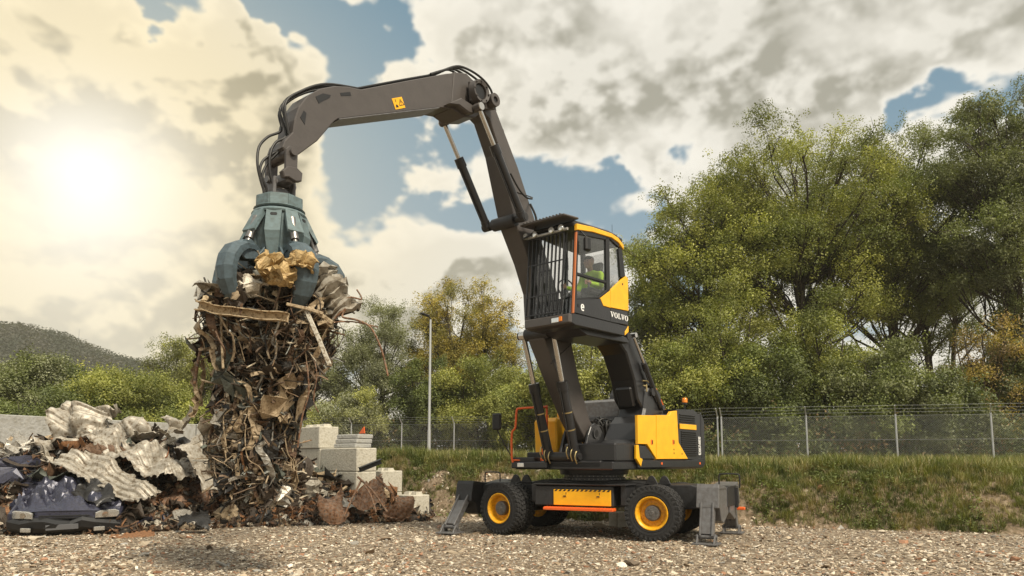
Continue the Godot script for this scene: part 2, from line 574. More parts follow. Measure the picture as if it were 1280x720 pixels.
func wheel(parent: Node, xf: Transform3D, with_hub: bool) -> void:
	var w := Node3D.new()
	w.name = "wheel"
	w.transform = xf
	parent.add_child(w, true)
	put("tyre", tyre_mesh, mats.rubber, w)
	put("rim", rim_mesh, mats.rim_yellow, w)
	if with_hub:
		put("hub", hub_mesh, mats.hub_grey, w)

func pipe_rail(b: MB, p: Array, r := 0.02) -> void:
	b.tube(smooth_path(p, 3), r, 8)

func smooth_path(p: Array, steps := 5) -> Array:
	var c := Curve3D.new()
	for i in p.size():
		var t: Vector3 = (p[mini(i + 1, p.size() - 1)] - p[maxi(i - 1, 0)]) * (0.16 if i > 0 and i < p.size() - 1 else 0.1)
		c.add_point(p[i], -t, t)
	var out := []
	for i in p.size() - 1:
		for k in steps:
			out.append(c.sample(i, float(k) / steps))
	out.append(p[p.size() - 1])
	return out

func part(parent: Node, called: String, xf := Transform3D.IDENTITY) -> Node3D:
	var o := Node3D.new()
	o.name = called
	o.transform = xf
	parent.add_child(o, true)
	return o

func words(parent: Node, called: String, t: String, height: float, xf: Transform3D, m: Material, bold := true, squeeze := 1.0) -> void:
	var f := SystemFont.new()
	f.font_names = PackedStringArray(["Droid Serif" if called == "lettering" else "Droid Sans"])
	f.font_weight = 700 if bold else 400
	var tm := TextMesh.new()
	tm.text = t
	tm.font = f
	tm.font_size = 64
	tm.pixel_size = height / 46.0
	tm.depth = 0.004
	put(called, tm, m, parent, xf * Transform3D(Basis.from_scale(Vector3(squeeze, 1, 1)), Vector3.ZERO))

func undercarriage(m: Node3D) -> void:
	var X := Transform3D(Basis(Vector3.UP, deg_to_rad(102.34)), Vector3.ZERO)
	var b := MB.new()
	# chassis: a centre beam, side tanks between the wheels, end frames
	b.prism(pv([Vector2(-2.55, 0.66), Vector2(-2.2, 0.58), Vector2(2.2, 0.58), Vector2(2.55, 0.66), Vector2(2.60, 0.94), Vector2(2.2, 1.05), Vector2(-2.2, 1.05), Vector2(-2.60, 0.94)]), -0.52, 0.52, 0.02)
	b.box(Vector3(0.0, 0.82, 0.85), Vector3(1.70, 0.40, 0.62), 0.02)
	b.box(Vector3(0.1, 0.82, -0.85), Vector3(1.80, 0.42, 0.62), 0.02)
	b.box(Vector3(0.13, 1.048, 0.88), Vector3(1.98, 0.03, 0.66), 0.008)
	b.box(Vector3(-0.93, 0.86, 0.78), Vector3(0.12, 0.36, 0.5), 0.015)
	b.box(Vector3(1.02, 0.84, 0.80), Vector3(0.12, 0.40, 0.56), 0.015)
	b.box(Vector3(-1.6, 0.53, 0), Vector3(0.26, 0.26, 1.6), 0.05)
	b.box(Vector3(1.6, 0.53, 0), Vector3(0.26, 0.26, 1.6), 0.05)
	for u in [-1.6, 1.6]:
		b.cyl(Vector3(u, 0.53, -1.1), Vector3(u, 0.53, 1.1), 0.12, 0.12, 14)
	b.prism(pv([Vector2(-1.30, 1.055), Vector2(1.30, 1.055), Vector2(1.0, 1.12), Vector2(-1.0, 1.12)]), -0.45, 0.45, 0.01)
	obj("chassis", b, mats.frame_grey, m, X)
	for u in [-1.62, -1.36, 1.42, 1.68]:
		b = MB.new()
		b.prism(pv([Vector2(-0.13, 0), Vector2(0.13, 0), Vector2(0.09, 0.09), Vector2(0.05, 0.155), Vector2(0, 0.175), Vector2(-0.05, 0.155), Vector2(-0.09, 0.09)]), 0.49, 0.53, 0.005)
		b.cyl(Vector3(0, 0.10, 0.485), Vector3(0, 0.10, 0.535), 0.048, 0.048, 12)
		obj("lifting_lug", b, mats.frame_grey, m, X * Transform3D(Basis.IDENTITY, Vector3(u, 1.05, 0)))
	# slew ring with two rows of bolts
	b = MB.new()
	b.lathe([Vector2(0.60, 1.10), Vector2(0.66, 1.11), Vector2(0.66, 1.17), Vector2(0.62, 1.18), Vector2(0.62, 1.22), Vector2(0.72, 1.23), Vector2(0.74, 1.345), Vector2(0.3, 1.35)], 48)
	obj("slew_ring", b, mats.body_grey, m)
	b = MB.new()
	for k in 44:
		var t := TAU * k / 44.0
		for y in [1.14, 1.20]:
			var rr := 0.662 if y < 1.17 else 0.622
			var p := Vector3(cos(t), 0, sin(t)) * rr + Vector3(0, y, 0)
			b.box(p, Vector3(0.02, 0.022, 0.022), 0.004, Basis(Vector3.UP, -t))
	obj("slew_bolts", b, mats.steel, m)
	# yellow side panel with its handles, hazard stripe and step
	for side in [1.0, -1.0]:
		var p := part(m, "side_panel", X * Transform3D(Basis(Vector3.UP, 0.0 if side > 0 else PI), Vector3.ZERO))
		b = MB.new()
		b.box(Vector3(0.19, 0.79, 1.165), Vector3(1.22, 0.31, 0.03), 0.006)
		obj("plate", b, mats.yellow, p)
		b = MB.new()
		for k in 13:
			var x0 := -0.40 + k * 0.093
			b.prism(pv([Vector2(x0, 0.912), Vector2(x0 + 0.048, 0.912), Vector2(x0 + 0.080, 0.944), Vector2(x0 + 0.032, 0.944)]), 1.1795, 1.184)
		obj("hazard_stripe", b, mats.black, p)
		for hx in [-0.17, 0.54]:
			b = MB.new()
			b.box(Vector3(hx, 0.85, 1.182), Vector3(0.085, 0.11, 0.006), 0.002)
			obj("latch_plate", b, mats.yellow, p)
			b = MB.new()
			b.box(Vector3(hx, 0.815, 1.188), Vector3(0.06, 0.022, 0.012), 0.003)
			b.box(Vector3(hx + 0.03, 0.87, 1.187), Vector3(0.012, 0.05, 0.006), 0.002)
			obj("latch", b, mats.black, p)
		b = MB.new()
		b.box(Vector3(0.14, 0.565, 1.20), Vector3(1.48, 0.055, 0.20), 0.008)
		for k in 24:
			b.box(Vector3(-0.57 + k * 0.062, 0.596, 1.20), Vector3(0.03, 0.012, 0.19), 0.003)
		obj("step", b, mats.orange, p)
	# wheels: two pairs on each axle, the front pairs steered
	for u in [-1.6, 1.6]:
		for side in [1.0, -1.0]:
			var turn := Basis(Vector3.UP, (0.0 if side > 0 else PI) + (deg_to_rad(-13.0) if u < 0 else deg_to_rad(3.0)))
			for k in 2:
				var piv := Vector3(u, 0.53, side * 0.95)
				var off := turn * Vector3(0, 0, 0.145 if k == 0 else -0.175)
				wheel(m, X * Transform3D(turn * Basis(Vector3(0, 0, 1), 0.3 * k + u), piv + off), k == 0)
	# outriggers: bracket, hinged leg with a foot
	for spec in [[2.62, 1.0, 1.16, 0.93], [2.62, -1.0, 1.16, 0.93], [-2.62, 1.0, 1.58, 0.96], [-2.62, -1.0, 1.4, 0.96]]:
		var side: float = spec[1]
		var e := signf(spec[0])
		var o := part(m, "outrigger", X * Transform3D(Basis(Vector3(1, 0, 0), Vector3(0, 1, 0), Vector3(0, 0, side)), Vector3(spec[0], 0, 0)))
		var wf: float = spec[2]
		var wt: float = spec[3]
		var kx := Basis(Vector3(0, 0, 1), Vector3(0, 1, 0), Vector3(-1, 0, 0))    # profile x -> z, depth -> -x
		b = MB.new()
		b.x = Transform3D(kx, Vector3.ZERO)
		b.prism(pv([Vector2(0.10, 1.0), Vector2(wt - 0.12, 1.06), Vector2(wt + 0.02, 1.02), Vector2(wt + 0.06, 0.90), Vector2(wt + 0.10, 0.66), Vector2(wt - 0.10, 0.62), Vector2(wt - 0.2, 0.40), Vector2(0.55, 0.34), Vector2(0.10, 0.50)]), -0.19, 0.19, 0.012)
		b.prism(pv([Vector2(0.30, 1.02), Vector2(wt, 1.085), Vector2(wt + 0.045, 1.02), Vector2(wt + 0.125, 0.66), Vector2(wt + 0.10, 0.64), Vector2(wt - 0.02, 0.99), Vector2(0.30, 0.98)]), -0.205, 0.205, 0.008)
		obj("bracket", b, mats.leg_grey if spec[0] > 0 else mats.frame_grey, o)
		b = MB.new()
		var a0 := Vector3(0, 0.74, wt + 0.05)
		var a1 := Vector3(0, 0.14, wf)
		b.beam(a0 + Vector3(-0.11, 0, 0), a1 + Vector3(-0.11, 0, 0), 0.035, 0.15, Vector3(0, 0, 1), 0.006)
		b.beam(a0 + Vector3(0.11, 0, 0), a1 + Vector3(0.11, 0, 0), 0.035, 0.15, Vector3(0, 0, 1), 0.006)
		b.beam(a0.lerp(a1, 0.16), a1.lerp(a0, 0.06), 0.20, 0.10, Vector3(0, 0, 1), 0.01)
		b.cyl(a0 + Vector3(-0.17, 0, 0), a0 + Vector3(0.17, 0, 0), 0.045, 0.045, 14)
		b.cyl(a1 + Vector3(-0.19, 0, 0), a1 + Vector3(0.19, 0, 0), 0.038, 0.038, 14)
		obj("leg", b, mats.leg_grey, o)
		b = MB.new()
		b.box(Vector3(0, 0.022, wf + 0.02), Vector3(0.46, 0.03, 0.40), 0.006)
		for s in [-0.155, 0.155]:
			b.x = Transform3D(kx, Vector3(s, 0, 0))
			b.prism(pv([Vector2(wf - 0.14, 0.036), Vector2(wf + 0.16, 0.036), Vector2(wf + 0.05, 0.17), Vector2(wf, 0.195), Vector2(wf - 0.05, 0.17)]), -0.014, 0.014, 0.004)
		b.x = Transform3D.IDENTITY
		obj("foot", b, mats.leg_grey, o)
		b = MB.new()
		b.cyl(Vector3(0.06 * e, 0.93, 0.35), Vector3(0.04 * e, 0.52, wt - 0.16), 0.055, 0.055, 12)
		b.cyl(Vector3(0.04 * e, 0.52, wt - 0.16), Vector3(0, 0.3, wf - 0.12), 0.03, 0.03, 10)
		obj("leg_cylinder", b, mats.frame_grey, o)
	# end plates with grab loops and marker lamps
	for e in [-1.0, 1.0]:
		b = MB.new()
		b.box(Vector3(e * 2.80, 0.82, -0.25), Vector3(0.05, 0.38, 0.86), 0.01)
		b.box(Vector3(e * 2.68, 1.0, -0.30), Vector3(0.30, 0.05, 0.8), 0.01)
		b.box(Vector3(e * 2.85, 0.78, -0.6), Vector3(0.06, 0.40, 0.08), 0.006)
		obj("end_plate", b, mats.frame_grey, m, X)
		b = MB.new()
		var lx: float = e * 2.74
		pipe_rail(b, [Vector3(lx - 0.2, 0.98, -0.45), Vector3(lx - 0.2, 1.20, -0.45), Vector3(lx - 0.15, 1.25, -0.45), Vector3(lx + 0.15, 1.25, -0.45), Vector3(lx + 0.2, 1.20, -0.45), Vector3(lx + 0.2, 0.98, -0.45)], 0.016)
		obj("grab_loop", b, mats.black, m, X)
		if e > 0.0:
			b = MB.new()
			b.box(Vector3(2.92, 0.56, -0.62), Vector3(0.16, 0.06, 0.1), 0.012)
			obj("marker_lamp", b, mats.orange, m, X)

func louvre(parent: Node, s0: float, s1: float, y0: float, y1: float, l: float) -> void:
	var k := int((y1 - y0) / 0.045)
	for i in k:
		var b := MB.new()
		b.box(Vector3((s0 + s1) * 0.5, y0 + (i + 0.5) * (y1 - y0) / k, -l), Vector3(absf(s1 - s0), 0.030, 0.03), 0.004, Basis(Vector3(1, 0, 0), -0.5))
		obj("slat", b, mats.body_grey, parent)

func upper_body(m: Node3D) -> void:
	var b := MB.new()
	# turntable frame
	b.box(Vector3(-0.62, 1.42, 0.0), Vector3(3.60, 0.16, 2.44), 0.02)
	b.box(Vector3(0.70, 1.43, 0.78), Vector3(1.16, 0.14, 0.94), 0.02)
	b.box(Vector3(0.55, 1.68, -0.62), Vector3(1.10, 0.36, 1.22), 0.03)
	b.box(Vector3(0.98, 1.44, -0.20), Vector3(0.40, 0.16, 1.5), 0.03)
	obj("turntable", b, mats.body_grey, m)
	# boom foot plates
	for z in [-0.30, 0.30]:
		b = MB.new()
		b.prism(pv([Vector2(1.10, 1.36), Vector2(1.12, 1.50), Vector2(0.86, 1.60), Vector2(0.68, 2.05), Vector2(0.58, 2.22), Vector2(0.42, 2.29), Vector2(0.25, 2.24), Vector2(0.12, 2.08), Vector2(-0.10, 1.70), Vector2(-0.4, 1.5), Vector2(-0.4, 1.36)]), z - 0.03, z + 0.03, 0.01)
		b.cyl(Vector3(0.42, 2.08, z - 0.06), Vector3(0.42, 2.08, z + 0.06), 0.11, 0.11, 20)
		obj("boom_bracket", b, mats.body_grey, m)
	# valve block and hoses between boom foot and pedestal
	b = MB.new()
	b.box(Vector3(-0.45, 1.75, -0.05), Vector3(0.6, 0.5, 0.5), 0.02)
	obj("valve_block", b, mats.black, m)
	b = MB.new()
	var r := RandomNumberGenerator.new()
	r.seed = 5
	for k in 22:
		var p := Vector3(r.randf_range(-0.5, 0.05), r.randf_range(1.95, 2.15), r.randf_range(-0.36, 0.0))
		var q := p + Vector3(r.randf_range(-0.1, 0.25), r.randf_range(-0.1, 0.1), r.randf_range(-0.2, 0.2))
		b.tube(smooth_path([p - Vector3(0, 0.25, 0), p + Vector3(0, r.randf_range(0.1, 0.3), 0), q + Vector3(0, 0.15, 0), q - Vector3(0.1, 0.3, 0)], 4), 0.022, 6)
	obj("hydraulic_hoses", b, mats.hose, m)
	# engine house at the rear
	b = MB.new()
	b.prism(pv([Vector2(-0.35, 1.50), Vector2(-0.35, 2.40), Vector2(-0.9, 2.52), Vector2(-2.45, 2.56), Vector2(-2.66, 2.42), Vector2(-2.72, 1.50)]), -1.20, 1.20, 0.03)
	b.prism(pv([Vector2(-1.50, 2.4), Vector2(-1.50, 2.66), Vector2(-2.4, 2.69), Vector2(-2.62, 2.60), Vector2(-2.70, 2.2), Vector2(-2.0, 2.2)]), -1.22, 1.10, 0.03)
	obj("engine_house", b, mats.body_grey, m)
	b = MB.new()
	b.prism(pv([Vector2(-2.10, 1.35), Vector2(-2.60, 1.35), Vector2(-2.80, 1.42), Vector2(-2.80, 2.45), Vector2(-2.66, 2.62), Vector2(-2.58, 2.62), Vector2(-2.58, 1.60), Vector2(-2.10, 1.55)]), -1.26, 1.26, 0.035)
	obj("counterweight", b, mats.body_grey, m)
	b = MB.new()
	b.box(Vector3(-1.15, 1.45, -1.24), Vector3(2.95, 0.17, 0.1), 0.02)
	obj("side_skirt", b, mats.body_grey, m)
	# engine hood seen between the boom and the pedestal, with its exhaust
	b = MB.new()
	b.prism(pv([Vector2(-0.9, 2.45), Vector2(-0.9, 2.86), Vector2(-1.0, 2.92), Vector2(-1.8, 2.92), Vector2(-1.9, 2.86), Vector2(-1.9, 2.45)]), -0.10, 0.95, 0.03)
	obj("engine_hood", b, mats.leg_grey, m)
	b = MB.new()
	b.prism(pv([Vector2(-1.5, 2.8), Vector2(-1.1, 2.8), Vector2(-1.14, 3.02), Vector2(-1.26, 3.18), Vector2(-1.36, 3.18), Vector2(-1.36, 2.95)]), 0.16, 0.30, 0.015)
	obj("exhaust_stack", b, mats.frame_grey, m)
	# yellow side doors on the near side
	var d := part(m, "side_door")
	b = MB.new()
	b.prism(pv([Vector2(0.350, 2.430), Vector2(-0.410, 2.460), Vector2(-0.370, 1.560), Vector2(-0.010, 1.850), Vector2(0.350, 1.850)]), -1.30, -1.23, 0.008)
	obj("front_leaf", b, mats.yellow, d)
	b = MB.new()
	b.prism(pv([Vector2(-0.430, 2.470), Vector2(-0.990, 2.490), Vector2(-1.090, 2.580), Vector2(-1.350, 2.610), Vector2(-1.390, 1.920), Vector2(-1.820, 1.560), Vector2(-0.390, 1.550)]), -1.30, -1.22, 0.008)
	obj("rear_leaf", b, mats.yellow, d)
	b = MB.new()
	b.prism(pv([Vector2(0.320, 1.820), Vector2(0.030, 1.820), Vector2(-0.340, 1.560), Vector2(0.330, 1.560)]), -1.285, -1.23, 0.006)
	obj("kick_plate", b, mats.body_grey, d)
	for q in [Vector3(-0.200, 1.900, -1.300), Vector3(-1.140, 1.920, -1.300)]:
		b = MB.new()
		b.box(q + Vector3(0, 0, -0.002), Vector3(0.075, 0.10, 0.012), 0.004)
		obj("latch_plate", b, mats.orange, d)
		b = MB.new()
		b.box(q + Vector3(-0.012, 0.0, -0.010), Vector3(0.03, 0.075, 0.014), 0.004)
		obj("latch", b, mats.black, d)
	for q in [Vector3(-1.160, 1.760, -1.300), Vector3(-1.160, 1.680, -1.300), Vector3(-1.530, 1.670, -1.300)]:
		b = MB.new()
		b.box(q + Vector3(0, 0, -0.001), Vector3(0.03, 0.04, 0.004), 0.001)
		obj("warning_sticker", b, mats.black, d)
	b = MB.new()
	b.prism(pv([Vector2(0.440, 1.830), Vector2(0.350, 1.830), Vector2(0.310, 1.580), Vector2(0.200, 1.550), Vector2(0.270, 1.400), Vector2(0.450, 1.560)]), -1.31, -1.26, 0.006)
	obj("corner_step", b, mats.yellow, m)
	# cooling louvres with a yellow stripe
	var g := part(m, "radiator_grille")
	b = MB.new()
	b.prism(pv([Vector2(-1.50, 1.56), Vector2(-2.64, 1.52), Vector2(-2.64, 2.60), Vector2(-1.46, 2.62)]), -1.245, -1.19, 0.01)
	obj("grille_frame", b, mats.body_grey, g)
	louvre(g, -1.56, -2.30, 2.36, 2.56, 1.25)
	louvre(g, -1.62, -2.34, 1.62, 2.18, 1.25)
	b = MB.new()
	b.box(Vector3(-1.93, 2.275, -1.262), Vector3(0.80, 0.115, 0.03), 0.006)
	obj("yellow_stripe", b, mats.yellow, g)
	words(m, "model_lettering", "EW240E", 0.085, Transform3D(Basis(Vector3(0, 1, 0), Vector3(1, 0, 0), Vector3(0, 0, -1)), Vector3(-2.47, 1.86, -1.266)), mats.white_paint)
	words(m, "small_lettering", "MATERIAL HANDLER", 0.03, Transform3D(Basis(Vector3(0, 1, 0), Vector3(1, 0, 0), Vector3(0, 0, -1)), Vector3(-2.53, 1.86, -1.266)), mats.white_paint)
	for s in [-0.62, -2.42]:
		b = MB.new()
		b.box(Vector3(s, 1.46, -1.292), Vector3(0.06, 0.05, 0.012), 0.003)
		obj("side_marker", b, mats.orange, m)
	# beacon
	var q := Vector3(-2.930, 2.750, -0.700)
	var bc := part(m, "beacon", Transform3D(Basis.IDENTITY, q))
	b = MB.new()
	b.cyl(Vector3(0, -0.15, 0), Vector3(0, 0.14, 0), 0.015, 0.015, 8)
	b.cyl(Vector3(0, 0.12, 0), Vector3(0, 0.17, 0), 0.055, 0.06, 14)
	obj("stalk", b, mats.black, bc)
	b = MB.new()
	b.lathe([Vector2(0.066, 0.17), Vector2(0.066, 0.25), Vector2(0.055, 0.28), Vector2(0.0, 0.285)], 16, Basis.IDENTITY, Vector3.ZERO, false)
	obj("amber_lens", b, mats.lens_amber, bc)
	# orange service rails behind the pedestal
	b = MB.new()
	b.tube([Vector3(-1.160, 3.100, -0.900), Vector3(-1.610, 2.580, -0.900)], 0.018, 8)
	b.tube([Vector3(-1.540, 2.800, -0.600), Vector3(-1.980, 2.550, -0.600)], 0.018, 8)
	b.tube([Vector3(-1.700, 2.960, -0.600), Vector3(-1.610, 2.530, -0.600)], 0.018, 8)
	obj("service_rail", b, mats.orange, m)
	# far front corner: platform, handrail, tank cover, lamp, mirror
	b = MB.new()
	pipe_rail(b, [Vector3(1.26, 1.48, 1.20), Vector3(1.26, 1.60, 1.24), Vector3(1.26, 2.10, 1.24), Vector3(1.24, 2.22, 1.16), Vector3(1.22, 2.58, 1.14), Vector3(1.18, 2.63, 1.06), Vector3(1.05, 2.64, 0.68), Vector3(1.00, 2.60, 0.62), Vector3(0.98, 1.50, 0.62)], 0.024)
	b.tube(smooth_path([Vector3(1.05, 2.64, 0.70), Vector3(0.80, 2.66, 0.68), Vector3(0.76, 2.60, 0.68), Vector3(0.76, 1.50, 0.68)], 3), 0.024, 8)
	for y in [1.72, 1.92, 2.12, 2.32]:
		b.tube([Vector3(0.985, y, 0.62), Vector3(0.76, y, 0.68)], 0.012, 6)
	b.box(Vector3(0.93, 1.54, 0.64), Vector3(0.2, 0.08, 0.14), 0.02)
	b.tube([Vector3(1.26, 1.53, 1.20), Vector3(1.18, 1.53, 0.70)], 0.02, 8)
	obj("handrail", b, mats.orange, m)
	b = MB.new()
	b.box(Vector3(0.90, 1.54, 0.95), Vector3(0.7, 0.10, 0.6), 0.02)
	b.box(Vector3(0.62, 1.60, 0.70), Vector3(0.5, 0.2, 0.9), 0.02)
	obj("platform", b, mats.black, m)
	b = MB.new()
	b.box(Vector3(1.285, 1.43, 0.98), Vector3(0.02, 0.085, 0.17), 0.01)
	obj("work_lamp", b, mats.lens_clear, m)
	b = MB.new()
	b.prism(pv([Vector2(0.62, 1.60), Vector2(0.66, 2.36), Vector2(0.58, 2.44), Vector2(-0.9, 2.44), Vector2(-0.9, 1.60)]), 0.52, 1.12, 0.03)
	b.box(Vector3(0.35, 2.49, 0.62), Vector3(0.16, 0.12, 0.1), 0.02)
	b.box(Vector3(0.45, 2.48, 0.95), Vector3(0.14, 0.10, 0.1), 0.02)
	obj("tank_cover", b, mats.yellow, m)
	var mir := part(m, "side_mirror", Transform3D(Basis(Vector3.UP, 0.35), Vector3(1.450, 2.350, 1.500)))
	b = MB.new()
	b.box(Vector3.ZERO, Vector3(0.10, 0.36, 0.20), 0.045)
	obj("mirror_housing", b, mats.black, mir)
	b = MB.new()
	b.tube(smooth_path([Vector3(0, -0.15, 0), Vector3(-0.02, -0.28, -0.05), Vector3(-0.1, -0.75, -0.3)], 4), 0.013, 6)
	obj("mirror_stalk", b, mats.black, mir)

func ram(m: Node3D, called: String, foot: Vector3, eye: Vector3, share: float, rb: float, rr: float) -> void:
	var p := part(m, called)
	var b := MB.new()
	var k := foot.lerp(eye, share)
	var d := (eye - foot).normalized()
	b.cyl(foot, k, rb, rb, 18)
	b.cyl(k - d * 0.16, k + d * 0.02, rb * 1.22, rb * 1.16, 18)
	b.cyl(foot - d * 0.02, foot + d * 0.12, rb * 1.12, rb * 1.12, 18)
	b.cyl(foot + Vector3(0, 0, -0.08), foot + Vector3(0, 0, 0.08), rb * 1.08, rb * 1.08, 16)
	var side := d.cross(Vector3(0, 0, 1)).normalized()
	b.tube([foot + d * 0.2 + side * rb * 1.25, k - d * 0.1 + side * rb * 1.25], 0.014, 6)
	obj("barrel", b, mats.body_grey, p)
	b = MB.new()
	b.cyl(k, eye - d * 0.06, rr, rr, 16)
	b.cyl(eye + Vector3(0, 0, -0.075), eye + Vector3(0, 0, 0.075), rr * 1.7, rr * 1.7, 16)
	obj("rod", b, mats.chrome, p)
	if called == "boom_ram":
		for t in [0.22, 0.36]:
			var o := foot.lerp(eye, t)
			b = MB.new()
			b.cyl(o - d * 0.012, o + d * 0.012, rb * 1.05, rb * 1.05, 18)
			obj("clamp_band", b, mats.brass, p)
		for w in 3:
			var o := foot + Vector3(0.10 + 0.02 * w, -0.04 + 0.05 * w, -0.10 + 0.09 * w)
			b = MB.new()
			b.tube(smooth_path([o + Vector3(-0.10, 0.10, 0.02), o + Vector3(0, 0.14, 0), o + Vector3(0.04, 0.02, 0.01), o + Vector3(-0.04, -0.10, 0.02)], 4), 0.014, 6)
			obj("feed_pipe", b, mats.brass, p)

func boom_and_arm(m: Node3D) -> void:
	var b := MB.new()
	b.prism(pv([Vector2(3.86, 8.12), Vector2(3.72, 8.20), Vector2(3.52, 8.16), Vector2(2.80, 7.14), Vector2(2.24, 6.18), Vector2(1.62, 5.05), Vector2(1.08, 3.98), Vector2(0.81, 3.18), Vector2(0.45, 2.40), Vector2(0.24, 2.16), Vector2(0.26, 1.98), Vector2(0.42, 1.90), Vector2(0.60, 1.96), Vector2(0.92, 2.32), Vector2(1.66, 3.38), Vector2(1.99, 3.88), Vector2(2.12, 4.30), Vector2(2.16, 4.80), Vector2(2.44, 5.34), Vector2(2.88, 6.0), Vector2(3.30, 7.25), Vector2(3.62, 7.80), Vector2(3.88, 7.90)]), -0.20, 0.20, 0.014)
	obj("boom", b, mats.boom_grey, m)
	# seam plates, pins and bosses on the boom
	for q in [[3.74, 8.03, 0.40, 0.115, 0.43, 0.06], [2.95, 6.03, 0.27, 0.12, 0.53, 0.065], [1.93, 4.02, 0.28, 0.13, 0.48, 0.085], [0.42, 2.08, 0.3, 0.1, 0.36, 0.075], [1.16, 1.60, 0.3, 0.09, 0.46, 0.07]]:
		b = MB.new()
		b.cyl(Vector3(q[0], q[1], -q[2]), Vector3(q[0], q[1], q[2]), q[3], q[3], 20)
		b.cyl(Vector3(q[0], q[1], -q[4]), Vector3(q[0], q[1], q[4]), q[5], q[5], 18)
		obj("boom_pin", b, mats.frame_grey, m)
	b = MB.new()
	for y in [[2.55, 6.45, 3.18, 6.90], [1.20, 3.75, 1.86, 3.70]]:
		b = MB.new()
		b.beam(Vector3(y[0] - 0.2, y[1] + 0.2, -0.204), Vector3(y[2] - 0.05, y[3] - 0.3, -0.204), 0.012, 0.03, Vector3(0, 0, 1), 0.003)
		obj("boom_seam", b, mats.boom_grey, m)
	# arm (dipper)
	b = MB.new()
	b.prism(pv([Vector2(4.56, 8.28), Vector2(4.74, 8.19), Vector2(5.6, 7.70), Vector2(6.55, 7.15), Vector2(6.80, 7.09), Vector2(7.04, 7.0), Vector2(7.28, 6.86), Vector2(7.48, 6.68), Vector2(7.62, 6.45), Vector2(7.68, 6.24), Vector2(7.70, 6.05), Vector2(7.82, 5.88), Vector2(7.85, 5.78), Vector2(7.78, 5.69), Vector2(7.66, 5.69), Vector2(7.30, 6.06), Vector2(7.03, 6.45), Vector2(6.96, 6.52), Vector2(4.92, 7.50), Vector2(4.62, 7.60)]), -0.20, 0.20, 0.012)
	obj("arm", b, mats.boom_grey, m)
	b = MB.new()
	b.prism(pv([Vector2(4.565, 8.29), Vector2(4.25, 8.40), Vector2(4.12, 8.36), Vector2(3.92, 8.20), Vector2(3.80, 7.86), Vector2(4.02, 7.66), Vector2(4.30, 7.56), Vector2(4.63, 7.59)]), -0.215, 0.215, 0.012)
	b.prism(pv([Vector2(4.80, 7.58), Vector2(4.55, 7.64), Vector2(4.30, 7.60), Vector2(4.20, 7.62), Vector2(4.12, 7.68), Vector2(4.10, 7.78), Vector2(4.5, 7.80)]), -0.34, 0.34, 0.02)
	for z in [-0.30, 0.30]:
		b.prism(pv([Vector2(4.28, 8.20), Vector2(4.12, 8.26), Vector2(3.96, 8.20), Vector2(3.62, 8.12), Vector2(3.60, 7.94), Vector2(3.74, 7.88), Vector2(4.02, 7.80), Vector2(4.24, 7.86)]), z - 0.03, z + 0.03, 0.008)
		var s := signf(z)
		b.lathe([Vector2(0.145, 0.0), Vector2(0.145, 0.10), Vector2(0.205, 0.12), Vector2(0.215, 0.0)], 28, Basis(Vector3(1, 0, 0), Vector3(0, 0, s), Vector3(0, -s, 0)), Vector3(4.10, 8.05, z * 1.1))
		for k in 8:
			var t := TAU * k / 8.0
			b.cyl(Vector3(4.10 + cos(t) * 0.178, 8.05 + sin(t) * 0.178, z * 1.1 + s * 0.11), Vector3(4.10 + cos(t) * 0.178, 8.05 + sin(t) * 0.178, z * 1.1 + s * 0.135), 0.014, 0.014, 6)
		b.lathe([Vector2(0.06, 0.0), Vector2(0.06, 0.13), Vector2(0.12, 0.13), Vector2(0.13, 0.0)], 22, Basis(Vector3(1, 0, 0), Vector3(0, 0, s), Vector3(0, -s, 0)), Vector3(3.74, 8.03, z * 1.1))
		b.cyl(Vector3(4.17, 7.72, z * 1.2), Vector3(4.17, 7.72, z * 1.65), 0.075, 0.075, 16)
	obj("arm_head", b, mats.boom_grey, m)
	b = MB.new()
	b.cyl(Vector3(4.10, 8.05, -0.40), Vector3(4.10, 8.05, 0.40), 0.125, 0.125, 24)
	obj("head_tube", b, mats.black, m)
	b = MB.new()                              # cut-outs for the hoses in the gooseneck, an edge flange
	for z in [-0.2025, 0.2025]:
		b = MB.new()
		b.prism(pv([Vector2(7.30, 6.62), Vector2(7.36, 6.70), Vector2(7.24, 6.80), Vector2(7.10, 6.83), Vector2(7.12, 6.78), Vector2(7.22, 6.70)]), z - 0.003, z + 0.003)
		obj("hose_slot", b, mats.black, m)
		b = MB.new()
		b.prism(pv([Vector2(7.52, 6.22), Vector2(7.60, 6.30), Vector2(7.545, 6.42), Vector2(7.50, 6.40)]), z - 0.003, z + 0.003)
		obj("hose_slot", b, mats.black, m)
		b = MB.new()
		b.prism(pv([Vector2(6.74, 6.97), Vector2(6.92, 6.89), Vector2(6.94, 6.93), Vector2(6.76, 7.02)]), z - 0.003, z + 0.003)
		obj("hose_slot", b, mats.black, m)
	b = MB.new()
	b.prism(pv([Vector2(4.92, 7.499), Vector2(6.96, 6.519), Vector2(6.955, 6.50), Vector2(4.915, 7.48)]), -0.225, 0.225, 0.004)
	obj("arm_flange", b, mats.leg_grey, m)
	# warning plate on the arm
	var a := part(m, "warning_plate", Transform3D(Basis(Vector3(0, 0, 1), -0.50), Vector3(5.810, 7.220, -0.200)) )
	b = MB.new()
	b.box(Vector3(0, 0, -0.004), Vector3(0.235, 0.175, 0.006), 0.002)
	obj("plate", b, mats.yellow, a)
	b = MB.new()
	for k in 3:
		var t0 := TAU * k / 3.0 + PI / 2
		var t1 := TAU * (k + 1) / 3.0 + PI / 2
		b.beam(Vector3(-0.055 + cos(t0) * 0.062, -0.008 + sin(t0) * 0.062, -0.0085), Vector3(-0.055 + cos(t1) * 0.062, -0.008 + sin(t1) * 0.062, -0.0085), 0.003, 0.010, Vector3(0, 0, 1).cross(Vector3(1, 0, 0)))
